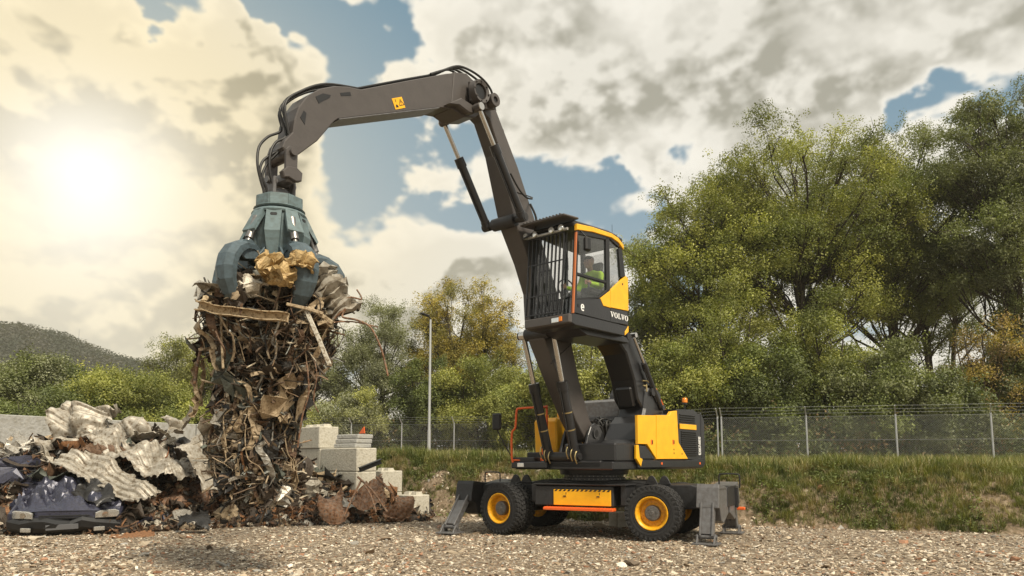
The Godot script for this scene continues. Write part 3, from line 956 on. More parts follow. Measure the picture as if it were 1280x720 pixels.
	b.box(Vector3(-0.055, 0.008, -0.0085), Vector3(0.010, 0.032, 0.003))
	b.box(Vector3(-0.055, -0.022, -0.0085), Vector3(0.010, 0.010, 0.003))
	b.box(Vector3(0.055, 0.045, -0.0085), Vector3(0.012, 0.045, 0.003))
	b.prism(pv([Vector2(0.03, -0.06), Vector2(0.085, -0.06), Vector2(0.085, -0.03), Vector2(0.065, -0.012), Vector2(0.04, -0.025)]), -0.010, -0.007)
	obj("pictogram", b, mats.black, a)
	# hydraulic rams
	for z in [-0.33, 0.33]:
		ram(m, "boom_ram", Vector3(1.16, 1.60, z), Vector3(1.93, 4.02, z * 1.12), 0.60, 0.098, 0.052)
	for z in [-0.44, 0.44]:
		ram(m, "arm_ram", Vector3(2.96, 6.03, z), Vector3(4.17, 7.72, z), 0.66, 0.078, 0.040)
	# pipes and hoses along boom and arm
	for z in [-0.10, -0.03, 0.04, 0.11]:
		b = MB.new()
		b.tube([Vector3(1.04, 4.02, z), Vector3(1.58, 5.08, z), Vector3(2.20, 6.21, z), Vector3(2.76, 7.17, z), Vector3(3.40, 8.08, z)], 0.020, 6)
		obj("boom_pipe", b, mats.black, m)
		b = MB.new()
		b.tube([Vector3(5.0, 8.09, z), Vector3(5.6, 7.75, z), Vector3(6.55, 7.20, z)], 0.018, 6)
		obj("arm_pipe", b, mats.black, m)
	for k in 5:
		b = MB.new()
		b.box(Vector3(1.05, 4.0, 0).lerp(Vector3(3.45, 8.12, 0), 0.1 + k * 0.2) + Vector3(-0.02, 0.02, 0), Vector3(0.06, 0.05, 0.34), 0.01, Basis(Vector3(0, 0, 1), 1.03))
		obj("pipe_clamp", b, mats.black, m)
	b = MB.new()
	for k in 4:
		var z := -0.13 + k * 0.09
		b.tube(smooth_path([Vector3(3.38, 8.06, z), Vector3(3.50, 8.42, z), Vector3(3.85, 8.56 - k * 0.015, z), Vector3(4.35, 8.52 + k * 0.012, z), Vector3(4.75, 8.27, z), Vector3(5.05, 8.07, z)], 5), 0.022, 7)
	b.tube(smooth_path([Vector3(2.45, 6.60, -0.25), Vector3(2.62, 6.50, -0.40), Vector3(2.85, 6.45, -0.45), Vector3(3.05, 6.55, -0.44), Vector3(3.3, 6.78, -0.44)], 5), 0.018, 7)
	b.tube(smooth_path([Vector3(2.75, 6.35, -0.46), Vector3(2.62, 6.10, -0.50), Vector3(2.60, 5.85, -0.45), Vector3(2.75, 5.70, -0.30)], 5), 0.022, 7)
	obj("joint_hoses", b, mats.hose, m)
	for h in [
		[Vector3(6.55, 7.20, 0.12), Vector3(7.10, 7.02, 0.12), Vector3(7.50, 6.74, 0.12), Vector3(7.74, 6.42, 0.10), Vector3(7.730, 6.140, 0.050), Vector3(7.930, 5.970, 0.050), Vector3(8.070, 5.770, 0.030), Vector3(8.100, 5.510, -0.000), Vector3(8.040, 5.290, -0.000), Vector3(7.950, 5.080, -0.000), Vector3(7.930, 5.020, -0.000)],
		[Vector3(6.55, 7.20, 0.05), Vector3(7.12, 7.03, 0.05), Vector3(7.53, 6.74, 0.04), Vector3(7.78, 6.42, 0.02), Vector3(7.710, 6.050, -0.050), Vector3(7.870, 5.880, -0.050), Vector3(7.950, 5.690, -0.060), Vector3(7.950, 5.460, -0.060), Vector3(7.890, 5.250, -0.060), Vector3(7.840, 5.090, -0.050)],
		[Vector3(6.55, 7.20, -0.02), Vector3(7.12, 7.03, -0.02), Vector3(7.53, 6.75, -0.04), Vector3(7.79, 6.44, -0.06), Vector3(7.680, 6.000, -0.100), Vector3(7.790, 5.810, -0.080), Vector3(7.890, 5.720, -0.020), Vector3(8.020, 5.580, -0.000), Vector3(8.060, 5.410, -0.000), Vector3(8.000, 5.200, -0.000), Vector3(7.970, 5.020, -0.000)],
		[Vector3(6.55, 7.20, -0.10), Vector3(7.12, 7.03, -0.10), Vector3(7.53, 6.75, -0.11), Vector3(7.79, 6.44, -0.12), Vector3(7.700, 5.930, -0.120), Vector3(7.830, 5.750, -0.060), Vector3(7.960, 5.550, -0.000), Vector3(8.020, 5.360, -0.000), Vector3(7.950, 5.200, -0.000), Vector3(7.900, 5.040, -0.000)]]:
		b = MB.new()
		b.tube(smooth_path(h, 5), 0.019, 7)
		obj("grapple_hose", b, mats.hose, m)

func cab_lift(m: Node3D) -> void:
	# pedestal and lift arm that carry the raised cab
	var b := MB.new()
	b.prism(pv([Vector2(0.42, 1.84), Vector2(0.06, 1.90), Vector2(-0.14, 2.16), Vector2(-0.34, 2.62), Vector2(-0.42, 3.0), Vector2(-0.56, 3.14), Vector2(-0.78, 3.16), Vector2(-1.05, 3.0), Vector2(-1.2, 2.5), Vector2(-1.25, 1.84)]), -1.08, -0.42, 0.05)
	b.prism(pv([Vector2(0.40, 1.50), Vector2(0.40, 1.86), Vector2(0.20, 1.95), Vector2(-0.05, 2.30), Vector2(-0.25, 2.45), Vector2(-1.0, 2.45), Vector2(-1.0, 1.50)]), -1.225, -0.36, 0.04)
	obj("cab_pedestal", b, mats.body_grey, m)
	b = MB.new()
	b.prism(pv([Vector2(-0.34, 2.62), Vector2(-0.16, 2.80), Vector2(-0.04, 3.20), Vector2(0.26, 3.72), Vector2(0.72, 4.04), Vector2(0.30, 4.16), Vector2(-0.10, 4.10), Vector2(-0.50, 3.70), Vector2(-0.74, 3.25), Vector2(-0.88, 2.80)]), -1.02, -0.42, 0.03)
	b.box(Vector3(-0.16, 2.86, -0.72), Vector3(0.12, 0.44, 0.40), 0.04, Basis(Vector3(0, 0, 1), -0.35))
	obj("cab_lift_arm", b, mats.body_grey, m)
	b = MB.new()
	b.x = Transform3D(Basis.IDENTITY, Vector3.ZERO)
	b.cyl(Vector3(-0.62, 2.98, -1.14), Vector3(-0.62, 2.98, -0.34), 0.09, 0.09, 16)
	obj("lift_arm_pin", b, mats.frame_grey, m)
	b = MB.new()
	b.cyl(Vector3(0.38, 4.04, -1.16), Vector3(0.38, 4.04, -0.34), 0.08, 0.08, 16)
	obj("lift_arm_pin", b, mats.frame_grey, m)
	ram(m, "cab_ram", Vector3(-0.98, 2.66, -1.10), Vector3(0.16, 4.10, -1.12), 0.62, 0.055, 0.03)
	b = MB.new()
	b.box(Vector3(-0.310, 3.090, -1.100), Vector3(0.12, 0.03, 0.03), 0.005)
	b.box(Vector3(-0.380, 3.050, -1.100), Vector3(0.03, 0.16, 0.03), 0.005)
	b.tube(smooth_path([Vector3(-0.220, 3.190, -1.100), Vector3(-0.450, 3.190, -1.100), Vector3(-0.620, 3.070, -1.100), Vector3(-0.680, 2.920, -1.100)], 4), 0.015, 6)
	obj("ram_fittings", b, mats.brass, m)
	b = MB.new()
	b.box(Vector3(-0.20, 2.05, -0.80), Vector3(0.012, 0.17, 0.10), 0.003, Basis(Vector3(0, 0, 1), 0.55))
	obj("pedestal_sticker", b, mats.yellow, m, Transform3D(Basis.IDENTITY, Vector3(0.045, 0.02, 0.1)))

func cab(m: Node3D) -> void:
	var c := part(m, "cab")
	var N := -1.30          # near wall
	var R := -0.26          # wall beside the boom
	var b := MB.new()
	# floor tray and under-structure
	b.prism(pv([Vector2(2.58, 4.17), Vector2(2.60, 3.98), Vector2(2.50, 3.95), Vector2(0.80, 3.98), Vector2(0.66, 4.10), Vector2(0.65, 4.20)]), N, R, 0.015)
	b.prism(pv([Vector2(2.2, 3.96), Vector2(1.9, 3.86), Vector2(0.4, 3.90), Vector2(0.3, 4.02), Vector2(1.0, 4.02)]), N + 0.15, R - 0.1, 0.015)
	obj("floor_tray", b, mats.body_grey, c)
	b = MB.new()
	b.box(Vector3(2.64, 4.06, (N + R) * 0.5), Vector3(0.10, 0.17, R - N), 0.02)
	obj("bumper", b, mats.boom_grey, c)
	b = MB.new()
	b.box(Vector3(2.698, 4.05, N + 0.31), Vector3(0.02, 0.085, 0.16), 0.01)
	obj("position_lamp", b, mats.lens_clear, c)
	b = MB.new()
	b.box(Vector3(2.698, 4.06, N + 0.19), Vector3(0.02, 0.085, 0.07), 0.01)
	obj("turn_lamp", b, mats.lens_amber, c)
	# near side wall below the windows, then the yellow flank
	b = MB.new()
	b.prism(pv([Vector2(2.54, 4.18), Vector2(2.50, 4.41), Vector2(1.66, 4.59), Vector2(1.56, 4.455), Vector2(1.312, 4.455), Vector2(1.312, 4.19)]), N, N + 0.06, 0.006)
	obj("door_panel", b, mats.body_grey, c)
	b = MB.new()
	b.prism(pv([Vector2(1.302, 4.19), Vector2(1.302, 4.465), Vector2(0.67, 4.50), Vector2(0.65, 4.22)]), N, N + 0.06, 0.006)
	obj("rear_panel", b, mats.body_grey, c)
	b = MB.new()
	b.prism(pv([Vector2(1.67, 4.59), Vector2(1.312, 4.81), Vector2(1.312, 4.463), Vector2(1.565, 4.463)]), N - 0.008, N + 0.05, 0.006)
	obj("yellow_door_flash", b, mats.yellow, c)
	b = MB.new()
	b.prism(pv([Vector2(1.302, 4.815), Vector2(0.72, 5.22), Vector2(0.64, 5.18), Vector2(0.64, 4.51), Vector2(1.302, 4.473)]), N - 0.008, N + 0.05, 0.006)
	obj("yellow_flank", b, mats.yellow, c)
	b = MB.new()
	b.prism(pv([Vector2(0.66, 4.20), Vector2(0.80, 4.06), Vector2(0.80, 3.995), Vector2(0.66, 4.08)]), N - 0.012, N + 0.05, 0.005)
	obj("yellow_corner", b, mats.yellow, c)
	b = MB.new()
	b.cyl(Vector3(0.86, 5.02, N - 0.012), Vector3(0.86, 5.02, N + 0.01), 0.022, 0.022, 12)
	obj("flank_lock", b, mats.black, c)
	# pillars and window frames on the near side
	for o in [
		[[2.54, 4.18], [2.42, 5.80], [2.35, 5.80], [2.44, 4.40]],
		[[1.42, 4.76], [1.42, 5.86], [1.30, 5.90], [1.30, 4.82]],
		[[0.90, 5.16], [0.96, 5.72], [0.84, 5.80], [0.72, 5.20]],
		[[2.36, 5.68], [2.36, 5.80], [0.90, 5.92], [0.95, 5.76], [1.30, 5.86], [1.42, 5.80]],
		[[2.46, 4.40], [2.44, 4.46], [1.70, 4.63], [1.40, 4.82], [1.31, 4.82], [1.31, 4.80], [1.66, 4.60]],
		[[1.44, 4.93], [1.44, 4.98], [2.42, 4.95], [2.42, 4.90]]]:
		b = MB.new()
		var pp := PackedVector2Array()
		for k in o: pp.append(Vector2(k[0], k[1]))
		b.prism(pp, N + 0.004, N + 0.07, 0.006)
		obj("pillar", b, mats.black, c)
	b = MB.new()
	b.prism(pv([Vector2(2.582, 4.16), Vector2(2.452, 5.70), Vector2(2.430, 5.70), Vector2(2.556, 4.16)]), N - 0.02, N + 0.03, 0.006)
	obj("orange_grab_bar", b, mats.grab_orange, c)
	# same walls on the boom side and at the rear
	b = MB.new()
	b.prism(pv([Vector2(2.54, 4.18), Vector2(2.50, 4.46), Vector2(0.75, 5.0), Vector2(0.65, 4.9), Vector2(0.65, 4.2)]), R - 0.05, R, 0.006)
	b.prism(pv([Vector2(2.54, 4.4), Vector2(2.42, 5.80), Vector2(2.34, 5.80), Vector2(2.44, 4.4)]), R - 0.05, R, 0.004)
	b.box(Vector3(1.36, 5.3, R - 0.025), Vector3(0.10, 1.1, 0.05), 0.006)
	b.box(Vector3(0.70, 4.55, (N + R) * 0.5), Vector3(0.06, 0.75, R - N - 0.06), 0.01)
	b.box(Vector3(0.76, 5.35, R - 0.04), Vector3(0.10, 1.0, 0.08), 0.01)
	b.box(Vector3(0.76, 5.35, N + 0.10), Vector3(0.08, 1.0, 0.06), 0.01)
	obj("inner_walls", b, mats.black, c)
	# roof
	b = MB.new()
	b.prism(pv([Vector2(2.46, 5.82), Vector2(2.50, 5.88), Vector2(2.42, 5.94), Vector2(1.3, 6.03), Vector2(0.96, 6.02), Vector2(0.84, 5.92), Vector2(0.86, 5.80)]), N + 0.03, R - 0.01, 0.02)
	obj("roof", b, mats.body_grey, c)
	b = MB.new()
	b.prism(pv([Vector2(2.44, 5.74), Vector2(2.44, 5.86), Vector2(1.9, 5.93), Vector2(1.23, 5.97), Vector2(1.0, 5.94), Vector2(0.80, 5.84), Vector2(0.80, 5.74), Vector2(0.98, 5.84), Vector2(1.24, 5.88), Vector2(1.9, 5.83)]), N - 0.02, N + 0.05, 0.01)
	obj("yellow_roof_trim", b, mats.yellow, c)
	b = MB.new()
	b.cyl(Vector3(0.80, 5.98, N + 0.25), Vector3(0.80, 6.32, N + 0.25), 0.006, 0.004, 6)
	b.box(Vector3(0.80, 5.95, N + 0.10), Vector3(0.12, 0.12, 0.12), 0.03)
	obj("antenna", b, mats.black, c)
	b = MB.new()
	b.box(Vector3(2.58, 5.965, (N + R) * 0.5), Vector3(0.48, 0.04, 1.03), 0.012, Basis(Vector3(0, 0, 1), -0.10))
	b.box(Vector3(2.42, 6.0, (N + R) * 0.5), Vector3(0.3, 0.03, 0.9), 0.012, Basis(Vector3(0, 0, 1), -0.1))
	for k in 12:
		b.box(Vector3(2.66, 5.985, N + 0.10 + k * 0.076), Vector3(0.34, 0.02, 0.03), 0.006, Basis(Vector3(0, 0, 1), -0.10))
	obj("sun_visor", b, mats.boom_grey, c)
	# panes
	b = MB.new()
	b.prism(pv([Vector2(2.43, 4.45), Vector2(2.34, 5.70), Vector2(1.42, 5.82), Vector2(1.42, 4.80), Vector2(1.70, 4.62)]), N + 0.030, N + 0.036)
	obj("door_window", b, mats.pane, c)
	b = MB.new()
	b.prism(pv([Vector2(1.31, 4.82), Vector2(1.31, 5.86), Vector2(0.95, 5.76), Vector2(0.90, 5.14)]), N + 0.030, N + 0.036)
	obj("quarter_window", b, mats.pane, c)
	b = MB.new()
	var wx := 2.475
	b.x = Transform3D(Basis(Vector3(0, 0, 1), 0.085), Vector3(2.50, 4.18, 0))
	b.box(Vector3(-0.01, 0.80, (N + R) * 0.5), Vector3(0.008, 1.56, R - N - 0.10))
	obj("windscreen", b, mats.pane, c)
	b = MB.new()
	b.box(Vector3(0.72, 5.35, (N + R) * 0.5), Vector3(0.008, 0.86, R - N - 0.24))
	obj("rear_window", b, mats.pane, c)
	# front guard: bars, rails, lamps
	var lean := Transform3D(Basis(Vector3(0, 0, 1), 0.085), Vector3(2.66, 4.19, 0))
	var za := R - 0.02
	var zb := N + 0.20
	for k in 10:
		b = MB.new()
		b.x = lean
		var z := lerpf(za, zb, k / 9.0)
		b.box(Vector3(0, 0.77, z), Vector3(0.05, 1.54, 0.014), 0.003)
		obj("guard_bar", b, mats.body_grey, c)
	for y in [0.02, 0.38, 1.0, 1.53]:
		b = MB.new()
		b.x = lean
		b.box(Vector3(0.012, y, (za + zb) * 0.5), Vector3(0.022, 0.022, za - zb), 0.003)
		obj("guard_rail", b, mats.body_grey, c)
	b = MB.new()
	b.x = lean
	b.tube([Vector3(0.02, 1.58, R + 0.04), Vector3(0.02, 1.58, N + 0.12)], 0.028, 8)
	obj("lamp_rail", b, mats.galvanised, c)
	for k in 4:
		var z: float = [R + 0.02, R - 0.20, R - 0.60, R - 0.82][k]
		b = MB.new()
		b.x = lean
		b.lathe([Vector2(0.0, -0.03), Vector2(0.05, -0.03), Vector2(0.062, 0.03), Vector2(0.055, 0.04)], 14, Basis(Vector3(0, 0, 1), -PI / 2), Vector3(0.08, 1.59, z))
		b.lathe([Vector2(0.055, 0.034), Vector2(0.0, 0.046)], 14, Basis(Vector3(0, 0, 1), -PI / 2), Vector3(0.08, 1.59, z))
		obj("work_lamp", b, mats.lens_clear, c)
	b = MB.new()
	b.x = lean
	b.beam(Vector3(-0.03, 0.06, -0.6), Vector3(-0.03, 0.75, -0.44), 0.015, 0.02, Vector3.UP, 0.003)
	b.beam(Vector3(-0.03, 0.30, -0.53), Vector3(-0.03, 0.95, -0.36), 0.008, 0.03, Vector3.UP, 0.002)
	obj("wiper", b, mats.black, c)
	b = MB.new()
	b.x = lean
	b.tube(smooth_path([Vector3(0.02, 1.5, N + 0.13), Vector3(-0.03, 1.2, N + 0.16), Vector3(0.0, 1.0, N + 0.10), Vector3(-0.05, 0.8, N + 0.12)], 4), 0.008, 5)
	obj("lamp_cable", b, mats.black, c)
	# rear-view mirror hanging inside the door glass, side lettering, emblem
	b = MB.new()
	b.box(Vector3(2.24, 5.50, N - 0.10), Vector3(0.16, 0.27, 0.10), 0.03)
	b.tube([Vector3(2.24, 5.62, N - 0.10), Vector3(2.30, 5.76, N + 0.0)], 0.012, 6)
	obj("cab_mirror", b, mats.black, c)
	words(c, "lettering", "VOLVO", 0.105, Transform3D(Basis(Vector3(-1, 0, 0), Vector3(0, 1, 0), Vector3(0, 0, -1)), Vector3(0.985, 4.345, N - 0.003)), mats.white_paint, true, 1.25)
	words(c, "emblem", "e", 0.16, Transform3D(Basis(Vector3(-1, 0, 0), Vector3(0, 1, 0), Vector3(0, 0, -1)), Vector3(2.27, 4.33, N - 0.003)), mats.white_paint)
	b = MB.new()
	b.box(Vector3(2.40, 4.33, N - 0.004), Vector3(0.05, 0.06, 0.012), 0.004)
	obj("door_handle", b, mats.black, c)
	# seat and console
	b = MB.new()
	b.box(Vector3(1.30, 4.62, -0.78), Vector3(0.52, 0.14, 0.50), 0.05)
	b.box(Vector3(1.02, 4.98, -0.78), Vector3(0.14, 0.66, 0.48), 0.05, Basis(Vector3(0, 0, 1), 0.12))
	b.box(Vector3(0.97, 5.42, -0.78), Vector3(0.10, 0.20, 0.28), 0.04, Basis(Vector3(0, 0, 1), 0.1))
	b.box(Vector3(1.25, 4.37, -0.78), Vector3(0.40, 0.36, 0.36), 0.03)
	obj("seat", b, mats.interior, c)
	for z in [-1.08, -0.46]:
		b = MB.new()
		b.box(Vector3(1.50, 4.78, z), Vector3(0.50, 0.12, 0.13), 0.03)
		b.cyl(Vector3(1.72, 4.82, z), Vector3(1.74, 4.98, z), 0.02, 0.028, 8)
		obj("control_console", b, mats.interior, c)
	b = MB.new()
	b.cyl(Vector3(2.25, 4.2, -0.78), Vector3(2.08, 4.76, -0.78), 0.035, 0.03, 10)
	var ring := []
	for k in 19:
		var t := TAU * k / 18.0
		ring.append(Vector3(2.06, 4.80, -0.78) + Vector3(cos(t) * 0.08, -cos(t) * -0.15, sin(t) * 0.17))
	b.tube(ring, 0.014, 6, false)
	obj("steering_wheel", b, mats.black, c)

func machine() -> Node3D:
	make_wheel_meshes()
	var m := thing("material_handler", "yellow and dark grey wheeled material handler with raised cab, holding the grapple", "excavator", Vector3(1.757, 0, -15.57), deg_to_rad(-130))
	undercarriage(m)
	upper_body(m)
	boom_and_arm(m)
	cab_lift(m)
	cab(m)
	return m

# ---------------------------------------------------------------- grapple
func grapple() -> void:
	var tip := Vector3(1.757, 0, -15.57) + Vector3(-0.6428, 0, 0.766) * 7.74
	var g := thing("scrap_grapple", "blue grey orange-peel grapple with curved tines, hanging from the arm tip", "grapple", Vector3(tip.x, -0.06, tip.z), deg_to_rad(-130))
	var b := MB.new()
	# yoke on the arm's end pin, then a cross knuckle
	for z in [-0.245, 0.245]:
		b = MB.new()
		b.prism(pv([Vector2(-0.085, 5.80), Vector2(-0.04, 5.86), Vector2(0.05, 5.86), Vector2(0.095, 5.80), Vector2(0.095, 5.48), Vector2(-0.085, 5.48)]), z - 0.028, z + 0.028, 0.008)
		obj("yoke_plate", b, mats.boom_grey, g)
		b = MB.new()
		b.prism(pv([Vector2(-0.15, 5.52), Vector2(-0.06, 5.57), Vector2(0.08, 5.55), Vector2(0.16, 5.46), Vector2(0.13, 5.38), Vector2(0.06, 5.40), Vector2(-0.05, 5.37), Vector2(-0.14, 5.40)]), z - 0.06, z + 0.04, 0.01)
		obj("yoke_collar", b, mats.boom_grey, g)
	b = MB.new()
	b.cyl(Vector3(0, 5.78, -0.32), Vector3(0, 5.78, 0.32), 0.055, 0.055, 16)
	b.cyl(Vector3(0, 5.78, -0.20), Vector3(0, 5.78, 0.20), 0.085, 0.085, 18)
	obj("end_pin", b, mats.boom_grey, g)
	b = MB.new()
	b.box(Vector3(0, 5.43, 0), Vector3(0.15, 0.14, 0.50), 0.02)
	b.cyl(Vector3(-0.22, 5.40, 0), Vector3(0.22, 5.40, 0), 0.05, 0.05, 14)
	b.box(Vector3(-0.15, 5.28, 0), Vector3(0.05, 0.32, 0.24), 0.015)
	b.box(Vector3(0.15, 5.28, 0), Vector3(0.05, 0.32, 0.24), 0.015)
	b.lathe([Vector2(0.24, 5.06), Vector2(0.22, 5.16), Vector2(0.14, 5.24), Vector2(0.10, 5.30), Vector2(0.0, 5.30)], 18)
	obj("knuckle", b, mats.leg_grey, g)
	# rotator guard: octagonal collar, half open, with stiffeners
	b = MB.new()
	for k in 8:
		if k == 1 or k == 2: continue
		var t0 := TAU * k / 8.0 + 0.2
		var t1 := TAU * (k + 1) / 8.0 + 0.2
		var p0 := Vector3(cos(t0), 0, sin(t0)) * 0.315
		var p1 := Vector3(cos(t1), 0, sin(t1)) * 0.315
		b.beam(p0 + Vector3(0, 5.085, 0), p1 + Vector3(0, 5.085, 0), 0.025, 0.16, Vector3.UP, 0.006)
	b.lathe([Vector2(0.05, 4.98), Vector2(0.33, 4.985), Vector2(0.345, 5.0), Vector2(0.33, 5.012), Vector2(0.05, 5.015)], 24)
	obj("rotator_guard", b, mats.grapple_teal, g)
	for k in 12:
		var t := TAU * k / 12.0
		b = MB.new()
		b.cyl(Vector3(cos(t) * 0.27, 5.01, sin(t) * 0.27), Vector3(cos(t) * 0.27, 5.06, sin(t) * 0.27), 0.018, 0.018, 6)
		obj("bolt", b, mats.steel, g)
	b = MB.new()
	b.lathe([Vector2(0.20, 5.01), Vector2(0.20, 5.08), Vector2(0.0, 5.08)], 20)
	obj("rotator", b, mats.frame_grey, g)
	# body: ten-sided tapering hub, a window in alternate faces
	b = MB.new()
	b.lathe([Vector2(0.05, 4.22), Vector2(0.24, 4.24), Vector2(0.30, 4.42), Vector2(0.345, 4.90), Vector2(0.30, 4.98), Vector2(0.05, 4.99)], 10)
	b.lathe([Vector2(0.36, 4.90), Vector2(0.37, 4.925), Vector2(0.35, 4.955), Vector2(0.30, 4.96)], 30)
	obj("hub", b, mats.grapple_teal, g)
	var turn0 := deg_to_rad(11.0)
	for k in 5:
		var t := TAU * k / 5.0 + turn0
		var X := Transform3D(Basis(Vector3.UP, t), Vector3.ZERO)
		# plate between the tines
		var X2 := Transform3D(Basis(Vector3.UP, t + TAU / 10.0), Vector3.ZERO)
		b = MB.new()
		b.x = X2
		b.face([Vector3(0.345, 4.93, 0.10), Vector3(0.345, 4.93, -0.10), Vector3(0.43, 4.60, -0.10), Vector3(0.43, 4.60, 0.10)])
		b.face([Vector3(0.43, 4.60, 0.10), Vector3(0.43, 4.60, -0.10), Vector3(0.37, 4.28, -0.065), Vector3(0.37, 4.28, 0.065)])
		b.face([Vector3(0.345, 4.93, 0.10), Vector3(0.43, 4.60, 0.10), Vector3(0.37, 4.28, 0.065), Vector3(0.24, 4.30, 0.08), Vector3(0.27, 4.90, 0.10)])
		b.face([Vector3(0.345, 4.93, -0.10), Vector3(0.27, 4.90, -0.10), Vector3(0.24, 4.30, -0.08), Vector3(0.37, 4.28, -0.065), Vector3(0.43, 4.60, -0.10)])
		b.face([Vector3(0.345, 4.93, 0.10), Vector3(0.27, 4.90, 0.10), Vector3(0.27, 4.90, -0.10), Vector3(0.345, 4.93, -0.10)])
		obj("hub_plate", b, mats.grapple_teal, g)
		b = MB.new()
		b.x = X2
		var sl := Basis(Vector3(0, 0, 1), 0.25)
		b.cyl(Vector3(0.355, 4.84, -0.025), Vector3(0.372, 4.842, -0.025), 0.022, 0.022, 10)
		b.cyl(Vector3(0.355, 4.84, 0.025), Vector3(0.372, 4.842, 0.025), 0.022, 0.022, 10)
		b.box(Vector3(0.363, 4.841, 0), Vector3(0.017, 0.044, 0.05), 0.0, sl)
		obj("slot", b, mats.black, g)
		# ram guard above each tine
		b = MB.new()
		b.x = X
		b.face([Vector3(0.36, 4.93, 0.085), Vector3(0.36, 4.93, -0.085), Vector3(0.52, 4.60, -0.115), Vector3(0.52, 4.60, 0.115)])
		b.face([Vector3(0.36, 4.93, 0.085), Vector3(0.52, 4.60, 0.115), Vector3(0.50, 4.575, 0.115), Vector3(0.32, 4.86, 0.085)])
		b.face([Vector3(0.36, 4.93, -0.085), Vector3(0.32, 4.86, -0.085), Vector3(0.50, 4.575, -0.115), Vector3(0.52, 4.60, -0.115)])
		b.face([Vector3(0.36, 4.93, -0.085), Vector3(0.36, 4.93, 0.085), Vector3(0.32, 4.86, 0.085), Vector3(0.32, 4.86, -0.085)])
		b.face([Vector3(0.52, 4.60, 0.115), Vector3(0.52, 4.60, -0.115), Vector3(0.50, 4.575, -0.115), Vector3(0.50, 4.575, 0.115)])
		b.face([Vector3(0.32, 4.86, 0.085), Vector3(0.50, 4.575, 0.115), Vector3(0.50, 4.575, -0.115), Vector3(0.32, 4.86, -0.085)])
		obj("ram_guard", b, mats.grapple_teal, g)
		# ram
		b = MB.new()
		b.x = X
		b.cyl(Vector3(0.38, 4.80, 0), Vector3(0.50, 4.48, 0), 0.055, 0.055, 12)
		b.cyl(Vector3(0.50, 4.48, 0), Vector3(0.56, 4.34, 0), 0.034, 0.034, 10)
		b.cyl(Vector3(0.56, 4.34, -0.11), Vector3(0.56, 4.34, 0.11), 0.045, 0.045, 12)
		obj("ram", b, mats.steel, g)
		b = MB.new()
		b.x = X
		b.cyl(Vector3(0.36, 4.26, -0.15), Vector3(0.36, 4.26, 0.15), 0.05, 0.05, 14)
		for z in [-0.12, 0.12]:
			b.prism(pv([Vector2(0.18, 4.42), Vector2(0.34, 4.40), Vector2(0.43, 4.28), Vector2(0.40, 4.18), Vector2(0.28, 4.16), Vector2(0.18, 4.24)]), z - 0.018, z + 0.018, 0.005)
		obj("hinge", b, mats.tine_steel, g)
		# curved tine: lug plate at the top, a bent blade tapering to a point
		b = MB.new()
		b.x = X
		for z in [-0.085, 0.085]:
			b.prism(pv([Vector2(0.30, 4.24), Vector2(0.38, 4.34), Vector2(0.54, 4.44), Vector2(0.68, 4.40), Vector2(0.79, 4.26), Vector2(0.62, 4.16), Vector2(0.44, 4.20)]), z - 0.016, z + 0.016, 0.005)
		var path := [Vector2(0.36, 4.30), Vector2(0.50, 4.35), Vector2(0.63, 4.335), Vector2(0.745, 4.26), Vector2(0.815, 4.15), Vector2(0.845, 4.01), Vector2(0.83, 3.86), Vector2(0.76, 3.70), Vector2(0.65, 3.57), Vector2(0.50, 3.47)]
		var half := [0.10, 0.125, 0.15, 0.165, 0.17, 0.165, 0.15, 0.125, 0.085, 0.03]
		var thick := [0.05, 0.07, 0.085, 0.095, 0.095, 0.09, 0.08, 0.065, 0.05, 0.02]
		var ring := []
		for i in path.size():
			var d: Vector2 = (path[mini(i + 1, path.size() - 1)] - path[maxi(i - 1, 0)]).normalized()
			var out := Vector2(-d.y, d.x) * -1.0 if false else Vector2(d.y, -d.x) * -1.0
			var o: Vector2 = path[i]
			var q: Vector2 = out * thick[i]
			var hw: float = half[i]
			ring.append([Vector3(o.x + q.x, o.y + q.y, -hw * 0.45), Vector3(o.x + q.x, o.y + q.y, hw * 0.45), Vector3(o.x + q.x * 0.35, o.y + q.y * 0.35, hw), Vector3(o.x - q.x * 0.5, o.y - q.y * 0.5, hw * 0.96), Vector3(o.x - q.x * 0.5, o.y - q.y * 0.5, -hw * 0.96), Vector3(o.x + q.x * 0.35, o.y + q.y * 0.35, -hw)])
		for i in ring.size() - 1:
			for j in 6:
				var j2 := (j + 1) % 6
				var mid: Vector3 = (ring[i][0] + ring[i][3] + ring[i + 1][0] + ring[i + 1][3]) * 0.25
				mid.z = 0
				var a0: Vector3 = ring[i][j]
				var a1: Vector3 = ring[i][j2]
				var a2: Vector3 = ring[i + 1][j2]
				var a3: Vector3 = ring[i + 1][j]
				var nn := (a1 - a0).cross(a3 - a0)
				if nn.dot((a0 + a2) * 0.5 - mid) < 0: nn = -nn
				b.tri(a0, a1, a2, nn, nn, nn)
				b.tri(a0, a2, a3, nn, nn, nn)
		obj("tine", b, mats.tine_steel, g)

# ---------------------------------------------------------------- ground, bank, hill
var lump := FastNoiseLite.new()
const FOOT := [[-90.0, -34.0], [-40.0, -31.0], [-14.0, -27.0], [-8.0, -24.0], [-4.0, -21.5], [-2.1, -20.4], [0.0, -19.6], [2.3, -18.3], [4.0, -17.4], [5.8, -16.7], [8.0, -15.95], [10.45, -15.2], [14.0, -14.2], [40.0, -9.0], [90.0, -4.0]]

func foot_z(x: float) -> float:
	for i in FOOT.size() - 1:
		if x <= FOOT[i + 1][0]:
			var t: float = clampf((x - FOOT[i][0]) / (FOOT[i + 1][0] - FOOT[i][0]), 0.0, 1.0)
			return lerpf(FOOT[i][1], FOOT[i + 1][1], t)
	return FOOT[FOOT.size() - 1][1]

